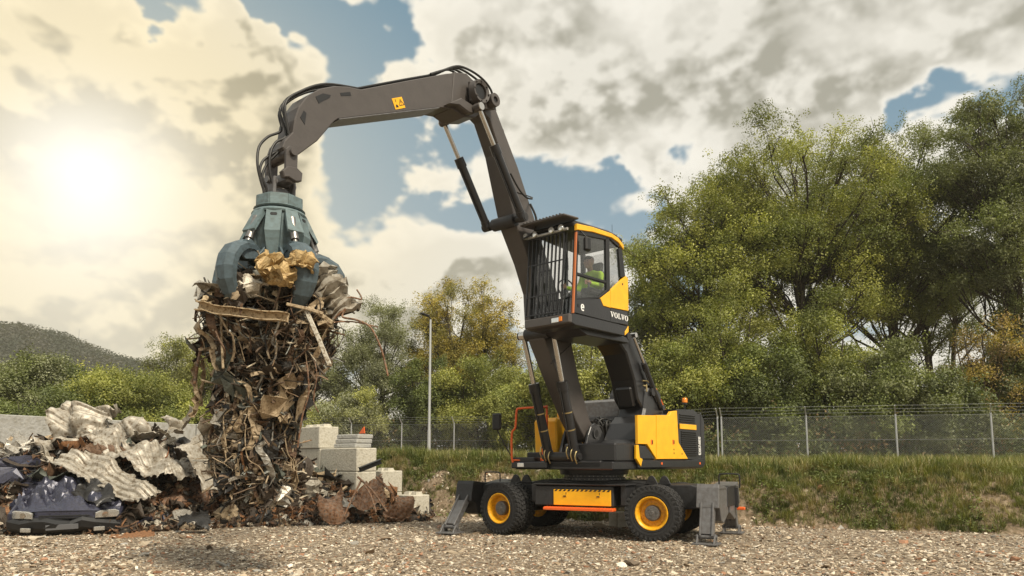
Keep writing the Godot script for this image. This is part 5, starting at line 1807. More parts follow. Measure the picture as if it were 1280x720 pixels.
func trees() -> void:
	var green := Color(0.180, 0.210, 0.055)
	var lime := Color(0.360, 0.360, 0.090)
	var olive := Color(0.195, 0.205, 0.098)
	var pale := Color(0.310, 0.320, 0.200)
	var dark := Color(0.105, 0.130, 0.048)
	var gold := Color(0.420, 0.315, 0.052)
	var brown := Color(0.260, 0.175, 0.075)
	# name, label, group, px, z, top px, half width m, shape, colours, clusters, per cluster, seed
	var tall := "tall trees beyond the fence"
	var under := "shrubs behind the fence"
	var back := "trees behind the lamp post"
	var leftg := "shrubs behind the concrete wall"
	var T := [
		["broadleaf_tree", "tallest broad tree of the row, its crown topping the others", tall, Vector3(16.374, 2.247, -40.000), Vector3(17.278, 21.683, -40.000), 6.2, 0, green, lime, 150, 62, 1],
		["broadleaf_tree", "tall broad tree just to the side of the tallest crown, over the middle fence posts", tall, Vector3(23.072, 2.304, -43.000), Vector3(24.321, 22.775, -43.000), 5.6, 0, olive, green, 120, 60, 2],
		["broadleaf_tree", "lighter tree next to the cab, lower than the tallest crown", tall, Vector3(10.700, 2.229, -39.000), Vector3(11.188, 17.860, -39.000), 4.6, 0, green, lime, 105, 58, 3],
		["broadleaf_tree", "dark tree cut by the picture's edge, the tallest crown of all", tall, Vector3(26.402, 2.191, -37.000), Vector3(27.998, 21.857, -37.000), 4.4, 0, green, olive, 125, 62, 4],
		["slender_tree", "pale grey green slender tree directly behind the cab", tall, Vector3(8.862, 2.341, -45.000), Vector3(9.043, 17.365, -45.000), 3.1, 1, olive, pale, 70, 44, 5],
		["slender_tree", "thin open tree rising behind the fence post between the two tall crowns", tall, Vector3(27.481, 2.360, -46.000), Vector3(28.856, 18.702, -46.000), 4.4, 1, olive, green, 70, 40, 25],
		["round_shrub", "bright yellow green shrub below the pale tree, beside the engine house", under, Vector3(10.648, 2.154, -35.000), Vector3(10.933, 10.388, -35.000), 3.4, 2, green, lime, 80, 60, 6],
		["round_shrub", "bright yellow green shrub under the tallest tree", under, Vector3(15.295, 2.154, -35.000), Vector3(15.882, 9.982, -35.000), 3.0, 2, lime, green, 75, 60, 7],
		["round_shrub", "dark green shrub between the two bright shrubs behind the fence", under, Vector3(12.040, 1.935, -33.000), Vector3(12.441, 7.108, -33.000), 2.6, 2, dark, green, 55, 58, 8],
		["round_shrub", "dense green shrub behind the middle fence posts", under, Vector3(16.629, 1.922, -32.000), Vector3(16.997, 6.938, -32.000), 2.9, 2, green, olive, 65, 60, 9],
		["twiggy_shrub", "brown twiggy shrub by the picture's edge behind the fence", under, Vector3(21.051, 1.922, -32.000), Vector3(21.717, 8.405, -32.000), 2.6, 2, brown, gold, 44, 20, 10],
		["round_shrub", "dark low shrub behind the last fence panel at the edge", under, Vector3(18.547, 1.902, -30.500), Vector3(18.770, 5.128, -30.500), 2.2, 2, dark, olive, 45, 58, 11],
		["round_shrub", "olive shrub under the tallest crown at the picture's edge", under, Vector3(23.168, 1.935, -33.000), Vector3(23.612, 7.485, -33.000), 2.4, 2, olive, green, 60, 58, 29],
		["round_shrub", "green shrub seen just above the engine house and beacon", under, Vector3(7.894, 1.948, -34.000), Vector3(8.040, 7.472, -34.000), 2.6, 2, green, lime, 60, 58, 12],
		["round_shrub", "dense shrub seen in the gap between boom and cab lift", under, Vector3(4.295, 1.988, -37.000), Vector3(4.383, 8.634, -37.000), 2.8, 2, olive, lime, 62, 58, 13],
		["round_shrub", "green shrub behind the boom rams and orange handrail", under, Vector3(1.415, 2.027, -40.000), Vector3(1.438, 7.616, -40.000), 2.7, 2, green, lime, 60, 58, 14],
		["autumn_tree", "golden yellow tree with dark bare limbs, behind the lamp post", back, Vector3(-3.208, 2.434, -50.000), Vector3(-3.300, 15.011, -50.000), 4.3, 1, gold, Color(0.26, 0.24, 0.06), 110, 40, 15, 6],
		["round_shrub", "bushy green shrub below the golden tree", back, Vector3(-1.991, 2.242, -45.000), Vector3(-1.767, 7.972, -45.000), 3.7, 2, green, lime, 80, 60, 16],
		["slender_tree", "pale misty tree between the hanging scrap and the lamp post", back, Vector3(-9.404, 2.434, -50.000), Vector3(-9.630, 13.039, -50.000), 3.9, 1, pale, olive, 88, 40, 17],
		["round_shrub", "dark conical shrub right beside the lamp post", back, Vector3(-5.574, 2.242, -45.000), Vector3(-5.813, 8.380, -45.000), 2.3, 2, dark, green, 55, 54, 18],
		["round_shrub", "fresh light green shrub behind the concrete blocks", back, Vector3(-10.317, 2.225, -44.000), Vector3(-10.574, 6.338, -44.000), 2.5, 2, lime, pale, 55, 58, 19],
		["slender_tree", "olive tree behind the hanging scrap bundle", back, Vector3(-15.533, 2.472, -52.000), Vector3(-15.850, 11.824, -52.000), 4.0, 1, olive, pale, 80, 40, 20],
		["slender_tree", "loose olive tree beside the hanging scrap strip, before the hill", leftg, Vector3(-20.799, 2.378, -47.000), Vector3(-21.308, 10.400, -47.000), 3.4, 1, olive, lime, 80, 40, 21],
		["round_shrub", "big rounded green shrub above the concrete wall", leftg, Vector3(-19.595, 2.173, -36.000), Vector3(-19.758, 6.107, -36.000), 3.3, 2, green, lime, 90, 62, 22],
		["round_shrub", "pale green feathery shrub at the picture's edge above the wall", leftg, Vector3(-25.476, 2.210, -38.000), Vector3(-25.872, 7.396, -38.000), 2.9, 2, pale, green, 75, 56, 23],
		["round_shrub", "dark shrub low behind the wall, below the feathery shrub", leftg, Vector3(-21.905, 2.117, -33.000), Vector3(-22.844, 4.795, -33.000), 2.3, 2, dark, green, 50, 60, 24],
		["round_shrub", "green shrub where the wall disappears behind the scrap", leftg, Vector3(-17.993, 2.210, -38.000), Vector3(-18.180, 5.678, -38.000), 2.2, 2, green, lime, 50, 58, 26],
		["round_shrub", "dark green shrub between feathery and rounded shrubs", leftg, Vector3(-24.428, 2.247, -40.000), Vector3(-24.744, 6.800, -40.000), 2.5, 2, green, dark, 55, 58, 27],
		["round_shrub", "grey green shrub behind the scrap bundle's lower part", leftg, Vector3(-16.794, 2.360, -46.000), Vector3(-16.985, 6.972, -46.000), 3.4, 2, olive, green, 60, 58, 28],
	]
	for q in T:
		var base := planted(q[3])
		tree(q[0], q[1], q[2], base, q[4].y - base.y, q[5], q[6], q[7], q[8], q[9], q[10], q[11] * 13 + 1, 0.105 if q[0] != "twiggy_shrub" else 0.08, q[12] if q.size() > 12 else (8 if q[0] == "twiggy_shrub" else 0))
	# low dark growth along the foot of the fence, a belt nobody could count
	var r := RandomNumberGenerator.new()
	r.seed = 55
	var tf := []
	var cols := PackedColorArray()
	for k in 9000:
		var x := r.randf_range(-16.0, 24.0)
		var z := -31.2 - r.randf() * 4.0 if x > 6.0 else -44.0 - r.randf() * 3.0
		if x > 6.0: z += (x - 10.0) * 0.22
		var y := bank_h(x, foot_z(x) - z) + pow(r.randf(), 1.3) * (2.1 + lump.get_noise_2d(x * 30.0, 7.0) * 1.2)
		var s := r.randf_range(0.8, 1.5)
		tf.append(Transform3D(Basis.from_euler(Vector3(r.randf() * TAU, r.randf() * TAU, r.randf() * TAU)).scaled_local(Vector3(s, s, s)), Vector3(x, y, z)))
		var c := dark.lerp(green, r.randf() * 0.8)
		if r.randf() < 0.12: c = brown
		cols.append(c)
	tag(multi("undergrowth", leaf_clump(3, 15, 0.30, 0.115), mats.leaf, tf, cols), "dark tangled undergrowth along the foot of the fences", "undergrowth", "", "stuff")

# ---------------------------------------------------------------- scrap
var crumple := FastNoiseLite.new()
var plain := FastNoiseLite.new()

# a thin metal sheet bent over a grid of points; front, back and edges
func shell(b: MB, p: Array, thick: float, smooth := false) -> void:
	var nv := p.size()
	var nu: int = p[0].size()
	var q := []
	var nn := []
	for j in nv:
		var row := []
		var rn := []
		for i in nu:
			var a: Vector3 = p[j][mini(i + 1, nu - 1)] - p[j][maxi(i - 1, 0)]
			var c: Vector3 = p[mini(j + 1, nv - 1)][i] - p[maxi(j - 1, 0)][i]
			var k := a.cross(c).normalized()
			row.append(p[j][i] + k * thick)
			rn.append(k)
		q.append(row)
		nn.append(rn)
	if smooth:
		for j in nv - 1:
			for i in nu - 1:
				b.tri(p[j][i], p[j + 1][i], p[j + 1][i + 1], -nn[j][i], -nn[j + 1][i], -nn[j + 1][i + 1]); b.tri(p[j][i], p[j + 1][i + 1], p[j][i + 1], -nn[j][i], -nn[j + 1][i + 1], -nn[j][i + 1])
				b.tri(q[j][i], q[j + 1][i], q[j + 1][i + 1], nn[j][i], nn[j + 1][i], nn[j + 1][i + 1]); b.tri(q[j][i], q[j + 1][i + 1], q[j][i + 1], nn[j][i], nn[j + 1][i + 1], nn[j][i + 1])
	for j in (0 if smooth else nv - 1):
		for i in nu - 1:
			if (i + j) % 2 == 0:
				b.ftri(p[j][i], p[j + 1][i], p[j + 1][i + 1]); b.ftri(p[j][i], p[j + 1][i + 1], p[j][i + 1])
				b.ftri(q[j][i], q[j + 1][i + 1], q[j + 1][i]); b.ftri(q[j][i], q[j][i + 1], q[j + 1][i + 1])
			else:
				b.ftri(p[j][i], p[j + 1][i], p[j][i + 1]); b.ftri(p[j + 1][i], p[j + 1][i + 1], p[j][i + 1])
				b.ftri(q[j][i], q[j][i + 1], q[j + 1][i]); b.ftri(q[j + 1][i], q[j][i + 1], q[j + 1][i + 1])
	for i in nu - 1:
		for j in [0, nv - 1]:
			b.ftri(p[j][i], p[j][i + 1], q[j][i + 1]); b.ftri(p[j][i], q[j][i + 1], q[j][i])
	for j in nv - 1:
		for i in [0, nu - 1]:
			b.ftri(p[j][i], p[j + 1][i], q[j + 1][i]); b.ftri(p[j][i], q[j + 1][i], q[j][i])

func patch(c: Array, nu: int, nv: int, ribs: float, rib_amp: float, amp: float, sd: int, bend := 0.0, thick := 0.012) -> MB:
	var b := MB.new()
	var nrm: Vector3 = (c[1] - c[0]).cross(c[3] - c[0]).normalized()
	var p := []
	for j in nv + 1:
		var row := []
		for i in nu + 1:
			var u := float(i) / nu
			var v := float(j) / nv
			var q: Vector3 = c[0].lerp(c[1], u).lerp(c[3].lerp(c[2], u), v)
			var k := q * 2.2 + Vector3(sd * 3.1, sd * 1.7, 0)
			q += Vector3(crumple.get_noise_3dv(k), crumple.get_noise_3dv(k + Vector3(31, 0, 0)), crumple.get_noise_3dv(k + Vector3(0, 47, 0))) * amp
			q += nrm * (sin(v * ribs * TAU) * rib_amp + sin(u * PI) * bend)
			var edge := minf(minf(u, 1.0 - u), minf(v, 1.0 - v))
			if edge < 0.01: q += Vector3(crumple.get_noise_3dv(k * 3.0), crumple.get_noise_3dv(k * 3.0 + Vector3(9, 0, 0)), 0) * amp * 0.7
			row.append(q)
		p.append(row)
	shell(b, p, thick, sd % 2 == 0)
	return b

# a large sheet with pressed ribs along its length, folds and dents
func panel(c: Array, nu: int, nv: int, ribs: float, rib_amp: float, amp: float, sd: int) -> MB:
	var b := MB.new()
	var nrm: Vector3 = (c[1] - c[0]).cross(c[3] - c[0]).normalized()
	var p := []
	for j in nv + 1:
		var row := []
		for i in nu + 1:
			var u := float(i) / nu
			var v := float(j) / nv
			var q: Vector3 = c[0].lerp(c[1], u).lerp(c[3].lerp(c[2], u), v)
			var o := Vector3(sd * 3.1, sd * 1.7, sd)
			var fold := absf(plain.get_noise_3dv(q * 0.8 + o)) * 2.0 - 0.5
			var dent := absf(plain.get_noise_3dv(q * 2.3 + o + Vector3(40, 0, 0))) - 0.25
			var rag := Vector3(plain.get_noise_3dv(q * 1.3 + o), plain.get_noise_3dv(q * 1.3 + o + Vector3(31, 0, 0)), 0) * amp * 0.5
			var rib := clampf(sin(v * ribs * TAU) * 2.4, -1.0, 1.0)
			q += nrm * (fold * amp + dent * amp * 0.35 + rib * rib_amp) + rag
			var e := minf(minf(u, 1.0 - u), minf(v, 1.0 - v))
			if e < 0.01: q += Vector3(crumple.get_noise_3dv(q * 7.0), crumple.get_noise_3dv(q * 7.0 + Vector3(9, 0, 0)), 0) * 0.06
			row.append(q)
		p.append(row)
	shell(b, p, 0.010, true)
	return b

func lumpy(n: int, s: Vector3, amp: float, freq: float, sd: int) -> MB:      # a crushed box
	var b := MB.new()
	for axis in 3:
		for side in [-1.0, 1.0]:
			for j in n:
				for i in n:
					var c := []
					for e in [[0, 0], [1, 0], [1, 1], [0, 1]]:
						var u: float = (i + e[0]) * 2.0 / n - 1.0
						var v: float = (j + e[1]) * 2.0 / n - 1.0
						var q := Vector3.ZERO
						q[axis] = side
						q[(axis + 1) % 3] = u
						q[(axis + 2) % 3] = v
						q = q.lerp(q.normalized() * 1.2, 0.35) * s * 0.5
						var k := q * freq + Vector3(sd * 7.0, sd * 3.0, sd)
						q += Vector3(crumple.get_noise_3dv(k), crumple.get_noise_3dv(k + Vector3(31, 0, 0)), crumple.get_noise_3dv(k + Vector3(0, 47, 0))) * amp
						c.append(q)
					if side > 0:
						b.ftri(c[0], c[1], c[2]); b.ftri(c[0], c[2], c[3])
					else:
						b.ftri(c[0], c[2], c[1]); b.ftri(c[0], c[3], c[2])
	return b

func strip_mesh(sd: int, length: float, width: float, curl: float, twist: float) -> MB:
	var r := RandomNumberGenerator.new()
	r.seed = sd
	var p := []
	var pos := Vector3.ZERO
	var dir := Vector3(1, 0, 0)
	var side := Vector3(0, 0, 1)
	var n := 9
	for i in n + 1:
		p.append([pos - side * width * 0.5, pos + side * width * 0.5 * r.randf_range(0.8, 1.2)])
		pos += dir * length / n
		dir = (dir + Vector3(r.randfn() * 0.4, r.randfn(), r.randfn() * 0.6) * curl).normalized()
		side = side.rotated(dir, r.randfn() * twist)
		side = (side - dir * side.dot(dir)).normalized()
	var mid: Vector3 = (p[n / 2][0] + p[n / 2][1]) * 0.5
	for row in p:
		row[0] -= mid; row[1] -= mid
	var b := MB.new()
	shell(b, p, 0.008)
	return b

func pipe_mesh(sd: int, length: float, rad: float, curl: float) -> MB:
	var r := RandomNumberGenerator.new()
	r.seed = sd
	var p := []
	var pos := Vector3.ZERO
	var dir := Vector3(1, 0, 0)
	var n := 8
	for i in n + 1:
		p.append(pos)
		pos += dir * length / n
		dir = (dir + Vector3(r.randfn(), r.randfn(), r.randfn()) * curl).normalized()
	var mid: Vector3 = p[n / 2]
	for i in n + 1: p[i] -= mid
	var b := MB.new()
	b.tube(p, rad, 6)
	return b

func channel_mesh(length: float, w: float, h: float, bow: float, sd: int) -> MB:    # bent U section
	var p := []
	var n := 10
	for i in n + 1:
		var u := float(i) / n
		var x := (u - 0.5) * length
		var y := sin(u * PI) * bow + crumple.get_noise_2d(u * 40.0, sd * 9.0) * 0.02
		var z := crumple.get_noise_2d(u * 40.0, sd * 9.0 + 50.0) * 0.03
		p.append([Vector3(x, y + h, z + w), Vector3(x, y + h, z), Vector3(x, y, z), Vector3(x, y, z + w)])
	var b := MB.new()
	shell(b, p, 0.012)
	return b

func ring_mesh() -> MB:       # a road wheel's steel disc with holes
	var b := MB.new()
	b.lathe([Vector2(0.20, -0.07), Vector2(0.215, -0.08), Vector2(0.20, -0.05), Vector2(0.185, 0.03), Vector2(0.21, 0.07), Vector2(0.20, 0.08), Vector2(0.175, 0.03)], 28, HUB_BASIS)
	for k in 8:
		var t := TAU * k / 8.0
		b.beam(Vector3(cos(t), sin(t), 0) * 0.09 + Vector3(0, 0, 0.05), Vector3(cos(t), sin(t), 0) * 0.185 + Vector3(0, 0, 0.02), 0.055, 0.02, Vector3(0, 0, 1), 0.004)
	b.lathe([Vector2(0.11, 0.02), Vector2(0.10, 0.06), Vector2(0.045, 0.055), Vector2(0.04, 0.03)], 20, HUB_BASIS)
	return b

var scrap_meshes := {}
var scrap_mats := {}

func make_scrap_kit() -> void:
	crumple.noise_type = FastNoiseLite.TYPE_SIMPLEX
	crumple.frequency = 1.0
	crumple.fractal_octaves = 3
	crumple.seed = 8
	plain.noise_type = FastNoiseLite.TYPE_SIMPLEX
	plain.frequency = 1.0
	plain.fractal_type = FastNoiseLite.FRACTAL_NONE
	plain.seed = 18
	scrap_meshes.sheet = []
	for k in 9:
		var w := 0.5 + 0.06 * (k % 3)
		scrap_meshes.sheet.append(patch([Vector3(-w, 0, -0.35), Vector3(w, 0, -0.3), Vector3(w * 0.8, 0, 0.4), Vector3(-w * 0.9, 0, 0.32)], 7, 5, 1.5 if k % 3 == 0 else 0.0, 0.02, 0.30 + 0.05 * (k % 3), k + 3, 0.12 * (k % 4), 0.010).mesh())
	scrap_meshes.strip = []
	scrap_meshes.pipe = []
	for k in 7:
		scrap_meshes.strip.append(strip_mesh(50 + k, 1.3, 0.055 + 0.03 * (k % 3), 0.26, 0.35).mesh())
		scrap_meshes.pipe.append(pipe_mesh(60 + k, 1.3, 0.012 + 0.006 * (k % 3), 0.22 if k % 2 else 0.07).mesh())
	scrap_meshes.bar = []
	for k in 4: scrap_meshes.bar.append(channel_mesh(1.2, 0.07, 0.06, 0.05 * k, k).mesh())
	scrap_meshes.lump = []
	for k in 5: scrap_meshes.lump.append(lumpy(4, Vector3(0.9, 0.5, 0.6), 0.22, 2.6, k + 1).mesh())
	var C := {"rust brown": [0.150, 0.090, 0.055], "dark brown": [0.060, 0.045, 0.034], "orange rusted": [0.30, 0.150, 0.070], "charcoal": [0.030, 0.029, 0.029], "off white": [0.56, 0.53, 0.47], "silver grey": [0.40, 0.39, 0.37], "tan": [0.44, 0.35, 0.24], "grey green": [0.13, 0.15, 0.135], "dark blue": [0.03, 0.035, 0.07], "copper": [0.36, 0.16, 0.08]}
	for k in C:
		var c: Array = C[k]
		scrap_mats[k] = mat("scrap_" + k.replace(" ", "_"), Color(c[0], c[1], c[2]), 0.42 if k in ["silver grey", "off white", "dark blue", "charcoal"] else 0.68, 0.35 if k in ["silver grey", "copper"] else 0.12, "scuff", 1.1, "fine", 0.3)

func heap_top(x: float) -> float:
	var P := [[-16.0, 0.8], [-13.5, 1.35], [-11.8, 1.75], [-10.6, 2.0], [-9.0, 1.75], [-8.0, 1.85], [-6.8, 1.7], [-5.6, 1.15], [-4.8, 0.72], [-3.9, 0.62], [-3.3, 0.30], [-2.8, 0.0]]
	if x <= P[0][0]: return P[0][1]
	for i in P.size() - 1:
		if x <= P[i + 1][0]:
			return lerpf(P[i][1], P[i + 1][1], (x - P[i][0]) / (P[i + 1][0] - P[i][0]))
	return 0.0

func heap_foot(x: float) -> float:
	if x < -9.0: return -15.75 - 0.10 * (x + 9.0)
	return lerpf(-15.75, -18.6, clampf((x + 9.0) / 6.6, 0.0, 1.0))

func heap_h(x: float, z: float) -> float:
	var d := heap_foot(x) - z
	var deep := lerpf(2.0, 1.1, smoothstep(-7.0, -3.5, x))
	var h := heap_top(x) * smoothstep(-0.15, deep, d) * (1.0 - smoothstep(deep + 1.0, deep + 3.6, d))
	return h + lump.get_noise_2d(x * 40.0, z * 40.0) * 0.16 * smoothstep(0.0, 0.6, h)

func pick(r: RandomNumberGenerator, a: Array, w: Array) -> Variant:
	var s := 0.0
	for k in w: s += k
	var t := r.randf() * s
	for i in a.size():
		t -= w[i]
		if t <= 0.0: return a[i]
	return a[0]

func piece(called: String, mesh: Mesh, color: String, xf: Transform3D, label: String, group: String, category: String) -> void:
	tag(put(called, mesh, scrap_mats[color], null, xf), label, category, group)

func heap() -> void:
	var r := RandomNumberGenerator.new()
	r.seed = 404
	var core := sheet("scrap_mound", steps([-17.0, -2.0, 0.22]), steps([-23.0, -15.2, 0.22]), func(x, z): return Vector3(x, heap_h(x, z) - 0.10 + crumple.get_noise_2d(x * 3.0, z * 3.0) * 0.1, z), mats.rusty)
	tag(core, "mass of small rusty rubble under the scrap heap", "rubble", "", "stuff")
	# fine debris
	for spec in [["sheet", 2600, 0.10, 0.26], ["strip", 1100, 0.16, 0.38], ["lump", 1300, 0.07, 0.22], ["pipe", 420, 0.2, 0.5]]:
		var n: int = scrap_meshes[spec[0]].size()
		for v in mini(n, 3):
			var tf := []
			var cols := PackedColorArray()
			for k in spec[1] / 3:
				var x := r.randf_range(-14.5, -2.2)
				var z := heap_foot(x) + 0.35 - pow(r.randf(), 1.4) * 3.4
				var s := r.randf_range(spec[2], spec[3])
				tf.append(Transform3D(Basis.from_euler(Vector3(r.randfn() * 0.8, r.randf() * TAU, r.randfn() * 0.8)).scaled_local(Vector3(s, s, s)), Vector3(x, maxf(heap_h(x, z), 0.0) + s * r.randf_range(0.05, 0.35), z)))
				var c: Color = pick(r, [Color(0.16, 0.085, 0.045), Color(0.07, 0.045, 0.03), Color(0.30, 0.15, 0.07), Color(0.04, 0.038, 0.036), Color(0.55, 0.50, 0.43), Color(0.30, 0.24, 0.17), Color(0.35, 0.34, 0.32)], [5, 4, 1.6, 3, 1.3, 2.5, 1.0])
				var q := r.randf_range(0.7, 1.25)
				cols.append(Color(c.r * q, c.g * q, c.b * q))
			tag(multi("scrap_debris", scrap_meshes[spec[0]][v], mats.scrap_matt, tf, cols), "small shredded metal scraps filling the gaps of the heap", "debris", "fine debris of the heap", "stuff")
	# single pieces
	for k in 420:
		var x := r.randf_range(-13.6, -2.4)
		var d := pow(r.randf(), 1.15) * 2.9
		var z := heap_foot(x) + 0.1 - d
		var kind: String = pick(r, ["sheet", "strip", "pipe", "bar", "lump"], [2.6, 1.6, 1.0, 0.8, 1.2])
		var right := x > -5.6
		var high := d > 1.4 and x < -5.8
		var color: String = pick(r, ["rust brown", "dark brown", "orange rusted", "charcoal", "off white", "silver grey", "tan", "grey green", "dark blue"], [4, 4, 1.6 if right else 1.0, 3, 2.4 if high else 0.5, 2.6 if high else 0.7, 1.4, 0.8, 0.5])
		var s := r.randf_range(0.38, 0.85) * (0.8 if d < 0.7 else 1.0)
		if kind == "pipe": color = pick(r, ["rust brown", "copper", "charcoal"], [3, 1, 2])
		if kind in ["strip", "bar", "pipe"]: s *= 1.15
		var list: Array = scrap_meshes[kind]
		var basis := Basis.from_euler(Vector3(r.randfn() * 0.55 + 0.4, r.randf() * TAU, r.randfn() * 0.55)).scaled_local(Vector3(s, s, s))
		var at := Vector3(x, maxf(heap_h(x, z), 0.0) + s * r.randf_range(0.10, 0.28), z)
		var noun: String = {"sheet": "crumpled sheet", "strip": "curled strip", "pipe": "bent pipe", "bar": "bent channel bar", "lump": "crushed lump"}[kind]
		var where: String = ["by the flattened car", "behind the blue car", "beside the ribbed panel", "below the wide panel", "under the bundle", "before the blocks", "at the thin end"][clampi(int((x + 13.6) / 1.6), 0, 6)]
		var level: String = ["at the heap's foot", "in the heap's middle", "on the heap's crest"][clampi(int(d / 0.95), 0, 2)]
		var size: String = "small" if s < 0.5 else ("mid-sized" if s < 0.68 else "large")
		var label := "%s %s %s %s %s" % [size, color, noun, level, where]
		piece({"sheet": "crumpled_sheet", "strip": "metal_strip", "pipe": "bent_pipe", "bar": "channel_bar", "lump": "crushed_lump"}[kind], list[r.randi() % list.size()], color, Transform3D(basis, at), label, color + " scrap of the heap", "scrap metal")
	# large sheets one can tell apart
	var big := [
		["sheet_panel", [Vector3(-10.473, 1.500, -16.300), Vector3(-8.284, 0.599, -15.900), Vector3(-7.827, 0.824, -16.300), Vector3(-10.006, 1.818, -17.000)], 16, 24, 5.0, 0.026, 0.10, "bare_sheet", "long ribbed off-white panel sloping down towards the blue car wreck"],
		["sheet_panel", [Vector3(-10.034, 2.002, -16.900), Vector3(-8.009, 0.962, -16.400), Vector3(-7.166, 1.255, -17.200), Vector3(-10.200, 2.423, -17.800)], 16, 22, 4.0, 0.035, 0.26, "bare_sheet", "wide crumpled off-white panel lying above the long ribbed panel"],
		["sheet_panel", [Vector3(-10.836, 1.704, -16.900), Vector3(-9.965, 2.096, -16.900), Vector3(-9.533, 2.895, -17.500), Vector3(-11.074, 2.747, -17.900)], 16, 22, 4.5, 0.05, 0.30, "bare_sheet", "crumpled off-white sheet standing up as the heap's highest point"],
		["sheet_panel", [Vector3(-11.004, 2.621, -17.800), Vector3(-10.482, 1.979, -17.400), Vector3(-9.881, 2.209, -17.400), Vector3(-10.564, 2.867, -17.900)], 10, 10, 2.0, 0.05, 0.30, "bare_sheet", "grey crumpled sheet leaning behind the heap's highest sheet"],
		["sheet_panel", [Vector3(-9.715, 2.265, -17.800), Vector3(-9.195, 1.906, -17.600), Vector3(-8.806, 2.071, -17.900), Vector3(-9.463, 2.525, -18.200)], 9, 9, 1.0, 0.03, 0.32, "bare_sheet", "tan torn sheet on the crest of the heap before the wall"],
		["crumpled_drum", [Vector3(-8.493, 2.608, -17.600), Vector3(-8.253, 2.094, -17.400), Vector3(-7.839, 2.175, -17.500), Vector3(-8.044, 2.779, -17.800)], 10, 10, 0.0, 0.0, 0.45, "bare_sheet", "silver crumpled hood shell beside the hanging strip"],
		["sheet_panel", [Vector3(-7.862, 1.818, -17.000), Vector3(-7.313, 1.155, -16.600), Vector3(-6.629, 1.261, -16.800), Vector3(-7.246, 2.052, -17.300)], 10, 10, 0.0, 0.0, 0.34, "bare_sheet", "grey folded sheet under the hanging bundle's side"],
		["sheet_panel", [Vector3(-7.180, 1.299, -16.700), Vector3(-6.946, 0.771, -16.300), Vector3(-6.206, 0.980, -16.400), Vector3(-6.304, 1.445, -16.800)], 10, 8, 0.0, 0.0, 0.32, "bare_sheet", "silver bent sheet low beneath the hanging bundle"],
		["rusty_sheet", [Vector3(-4.669, 0.538, -17.300), Vector3(-4.363, 0.159, -16.900), Vector3(-3.834, 0.261, -17.000), Vector3(-4.038, 0.793, -17.500)], 10, 8, 0.0, 0.0, 0.30, "rusty", "dark rusty curled sheet in front of the concrete blocks"],
		["rusty_sheet", [Vector3(-3.792, 0.827, -17.600), Vector3(-3.748, 0.401, -17.100), Vector3(-2.937, 0.420, -17.400), Vector3(-3.192, 1.050, -17.900)], 10, 8, 0.0, 0.0, 0.26, "rusty", "orange rusted sheet propped against the lower concrete blocks"],
		["rusty_sheet", [Vector3(-2.970, 0.626, -17.800), Vector3(-3.046, 0.157, -17.400), Vector3(-2.415, 0.126, -17.800), Vector3(-2.660, 0.455, -18.100)], 8, 8, 0.0, 0.0, 0.24, "rusty", "brown rusted sheet at the thin end of the heap"],
		["red_plate", [Vector3(-8.056, -0.066, -14.600), Vector3(-7.119, -0.045, -14.700), Vector3(-7.484, 0.023, -15.300), Vector3(-8.350, -0.010, -15.300)], 8, 4, 0.0, 0.0, 0.05, "scrap_orange_rusted", "flat red rusted plate lying on the gravel before the heap"],
		["black_hood", [Vector3(-9.852, 0.823, -15.900), Vector3(-8.407, 0.544, -15.400), Vector3(-8.997, 0.990, -16.100), Vector3(-9.474, 1.090, -16.300)], 10, 8, 0.0, 0.0, 0.22, "scrap_charcoal", "crumpled black panel just behind the blue car's bonnet"],
		["black_hood", [Vector3(-7.134, 0.112, -15.400), Vector3(-6.316, 0.056, -15.300), Vector3(-6.568, 0.390, -15.700), Vector3(-7.188, 0.424, -15.700)], 10, 8, 0.0, 0.0, 0.16, "scrap_charcoal", "black crushed casing at the foot of the heap"],
	]
	for q in big:
		var b := panel(q[1], q[2] * 3, q[3] * 3, q[4], q[5], q[6], q[0].length() + int(q[1][0].x * 7.0))
		tag(obj(q[0], b, mats[q[7]]), q[8], "scrap metal")
	var b := MB.new()
	var e0 := Vector3(-3.621, 1.255, -17.200)
	var e1 := Vector3(-3.222, 1.461, -17.800)
	var d := (e1 - e0).normalized()
	b.beam(e0, e1, 0.10, 0.012, Vector3.UP)
	b.beam(e0 + Vector3(0, 0.10, 0), e1 + Vector3(0, 0.10, 0), 0.10, 0.012, Vector3.UP)
	b.beam(e0 + Vector3(0, 0.05, 0), e1 + Vector3(0, 0.05, 0), 0.012, 0.09, Vector3.UP)
	tag(obj("steel_beam", b, scrap_mats["charcoal"]), "short dark steel beam sticking up in front of the concrete blocks", "beam")
	var sup := MB.new()
	for s in [[Vector3(-3.656, 1.142, -17.200), Vector3(-2.888, 0.341, -16.900)], [Vector3(-3.560, 1.067, -17.200), Vector3(-3.862, 0.257, -16.800)], [Vector3(-3.258, 1.138, -17.400), Vector3(-2.640, 0.432, -17.200)], [Vector3(-3.459, 0.961, -17.000), Vector3(-3.128, 0.348, -16.800)]]:
		b = MB.new()
		b.tube(smooth_path([s[0], s[0].lerp(s[1], 0.5) + Vector3(0.03, 0.06, 0.05), s[1]], 4), 0.025, 6)
		tag(obj("rusty_bar", b, mats.rusty), "rusted bar leaning under the short steel beam", "bar", "rusted bars under the short steel beam")
	b = ring_mesh()
	tag(obj("wheel_disc", b, scrap_mats["dark brown"], null, Transform3D(Basis.from_euler(Vector3(-0.25, -0.35, 0.3)).scaled(Vector3(1.0, 1.0, 1.0)), Vector3(-2.996, 1.389, -10.100))), "round steel wheel disc with holes at the bottom of the hanging scrap", "wheel")

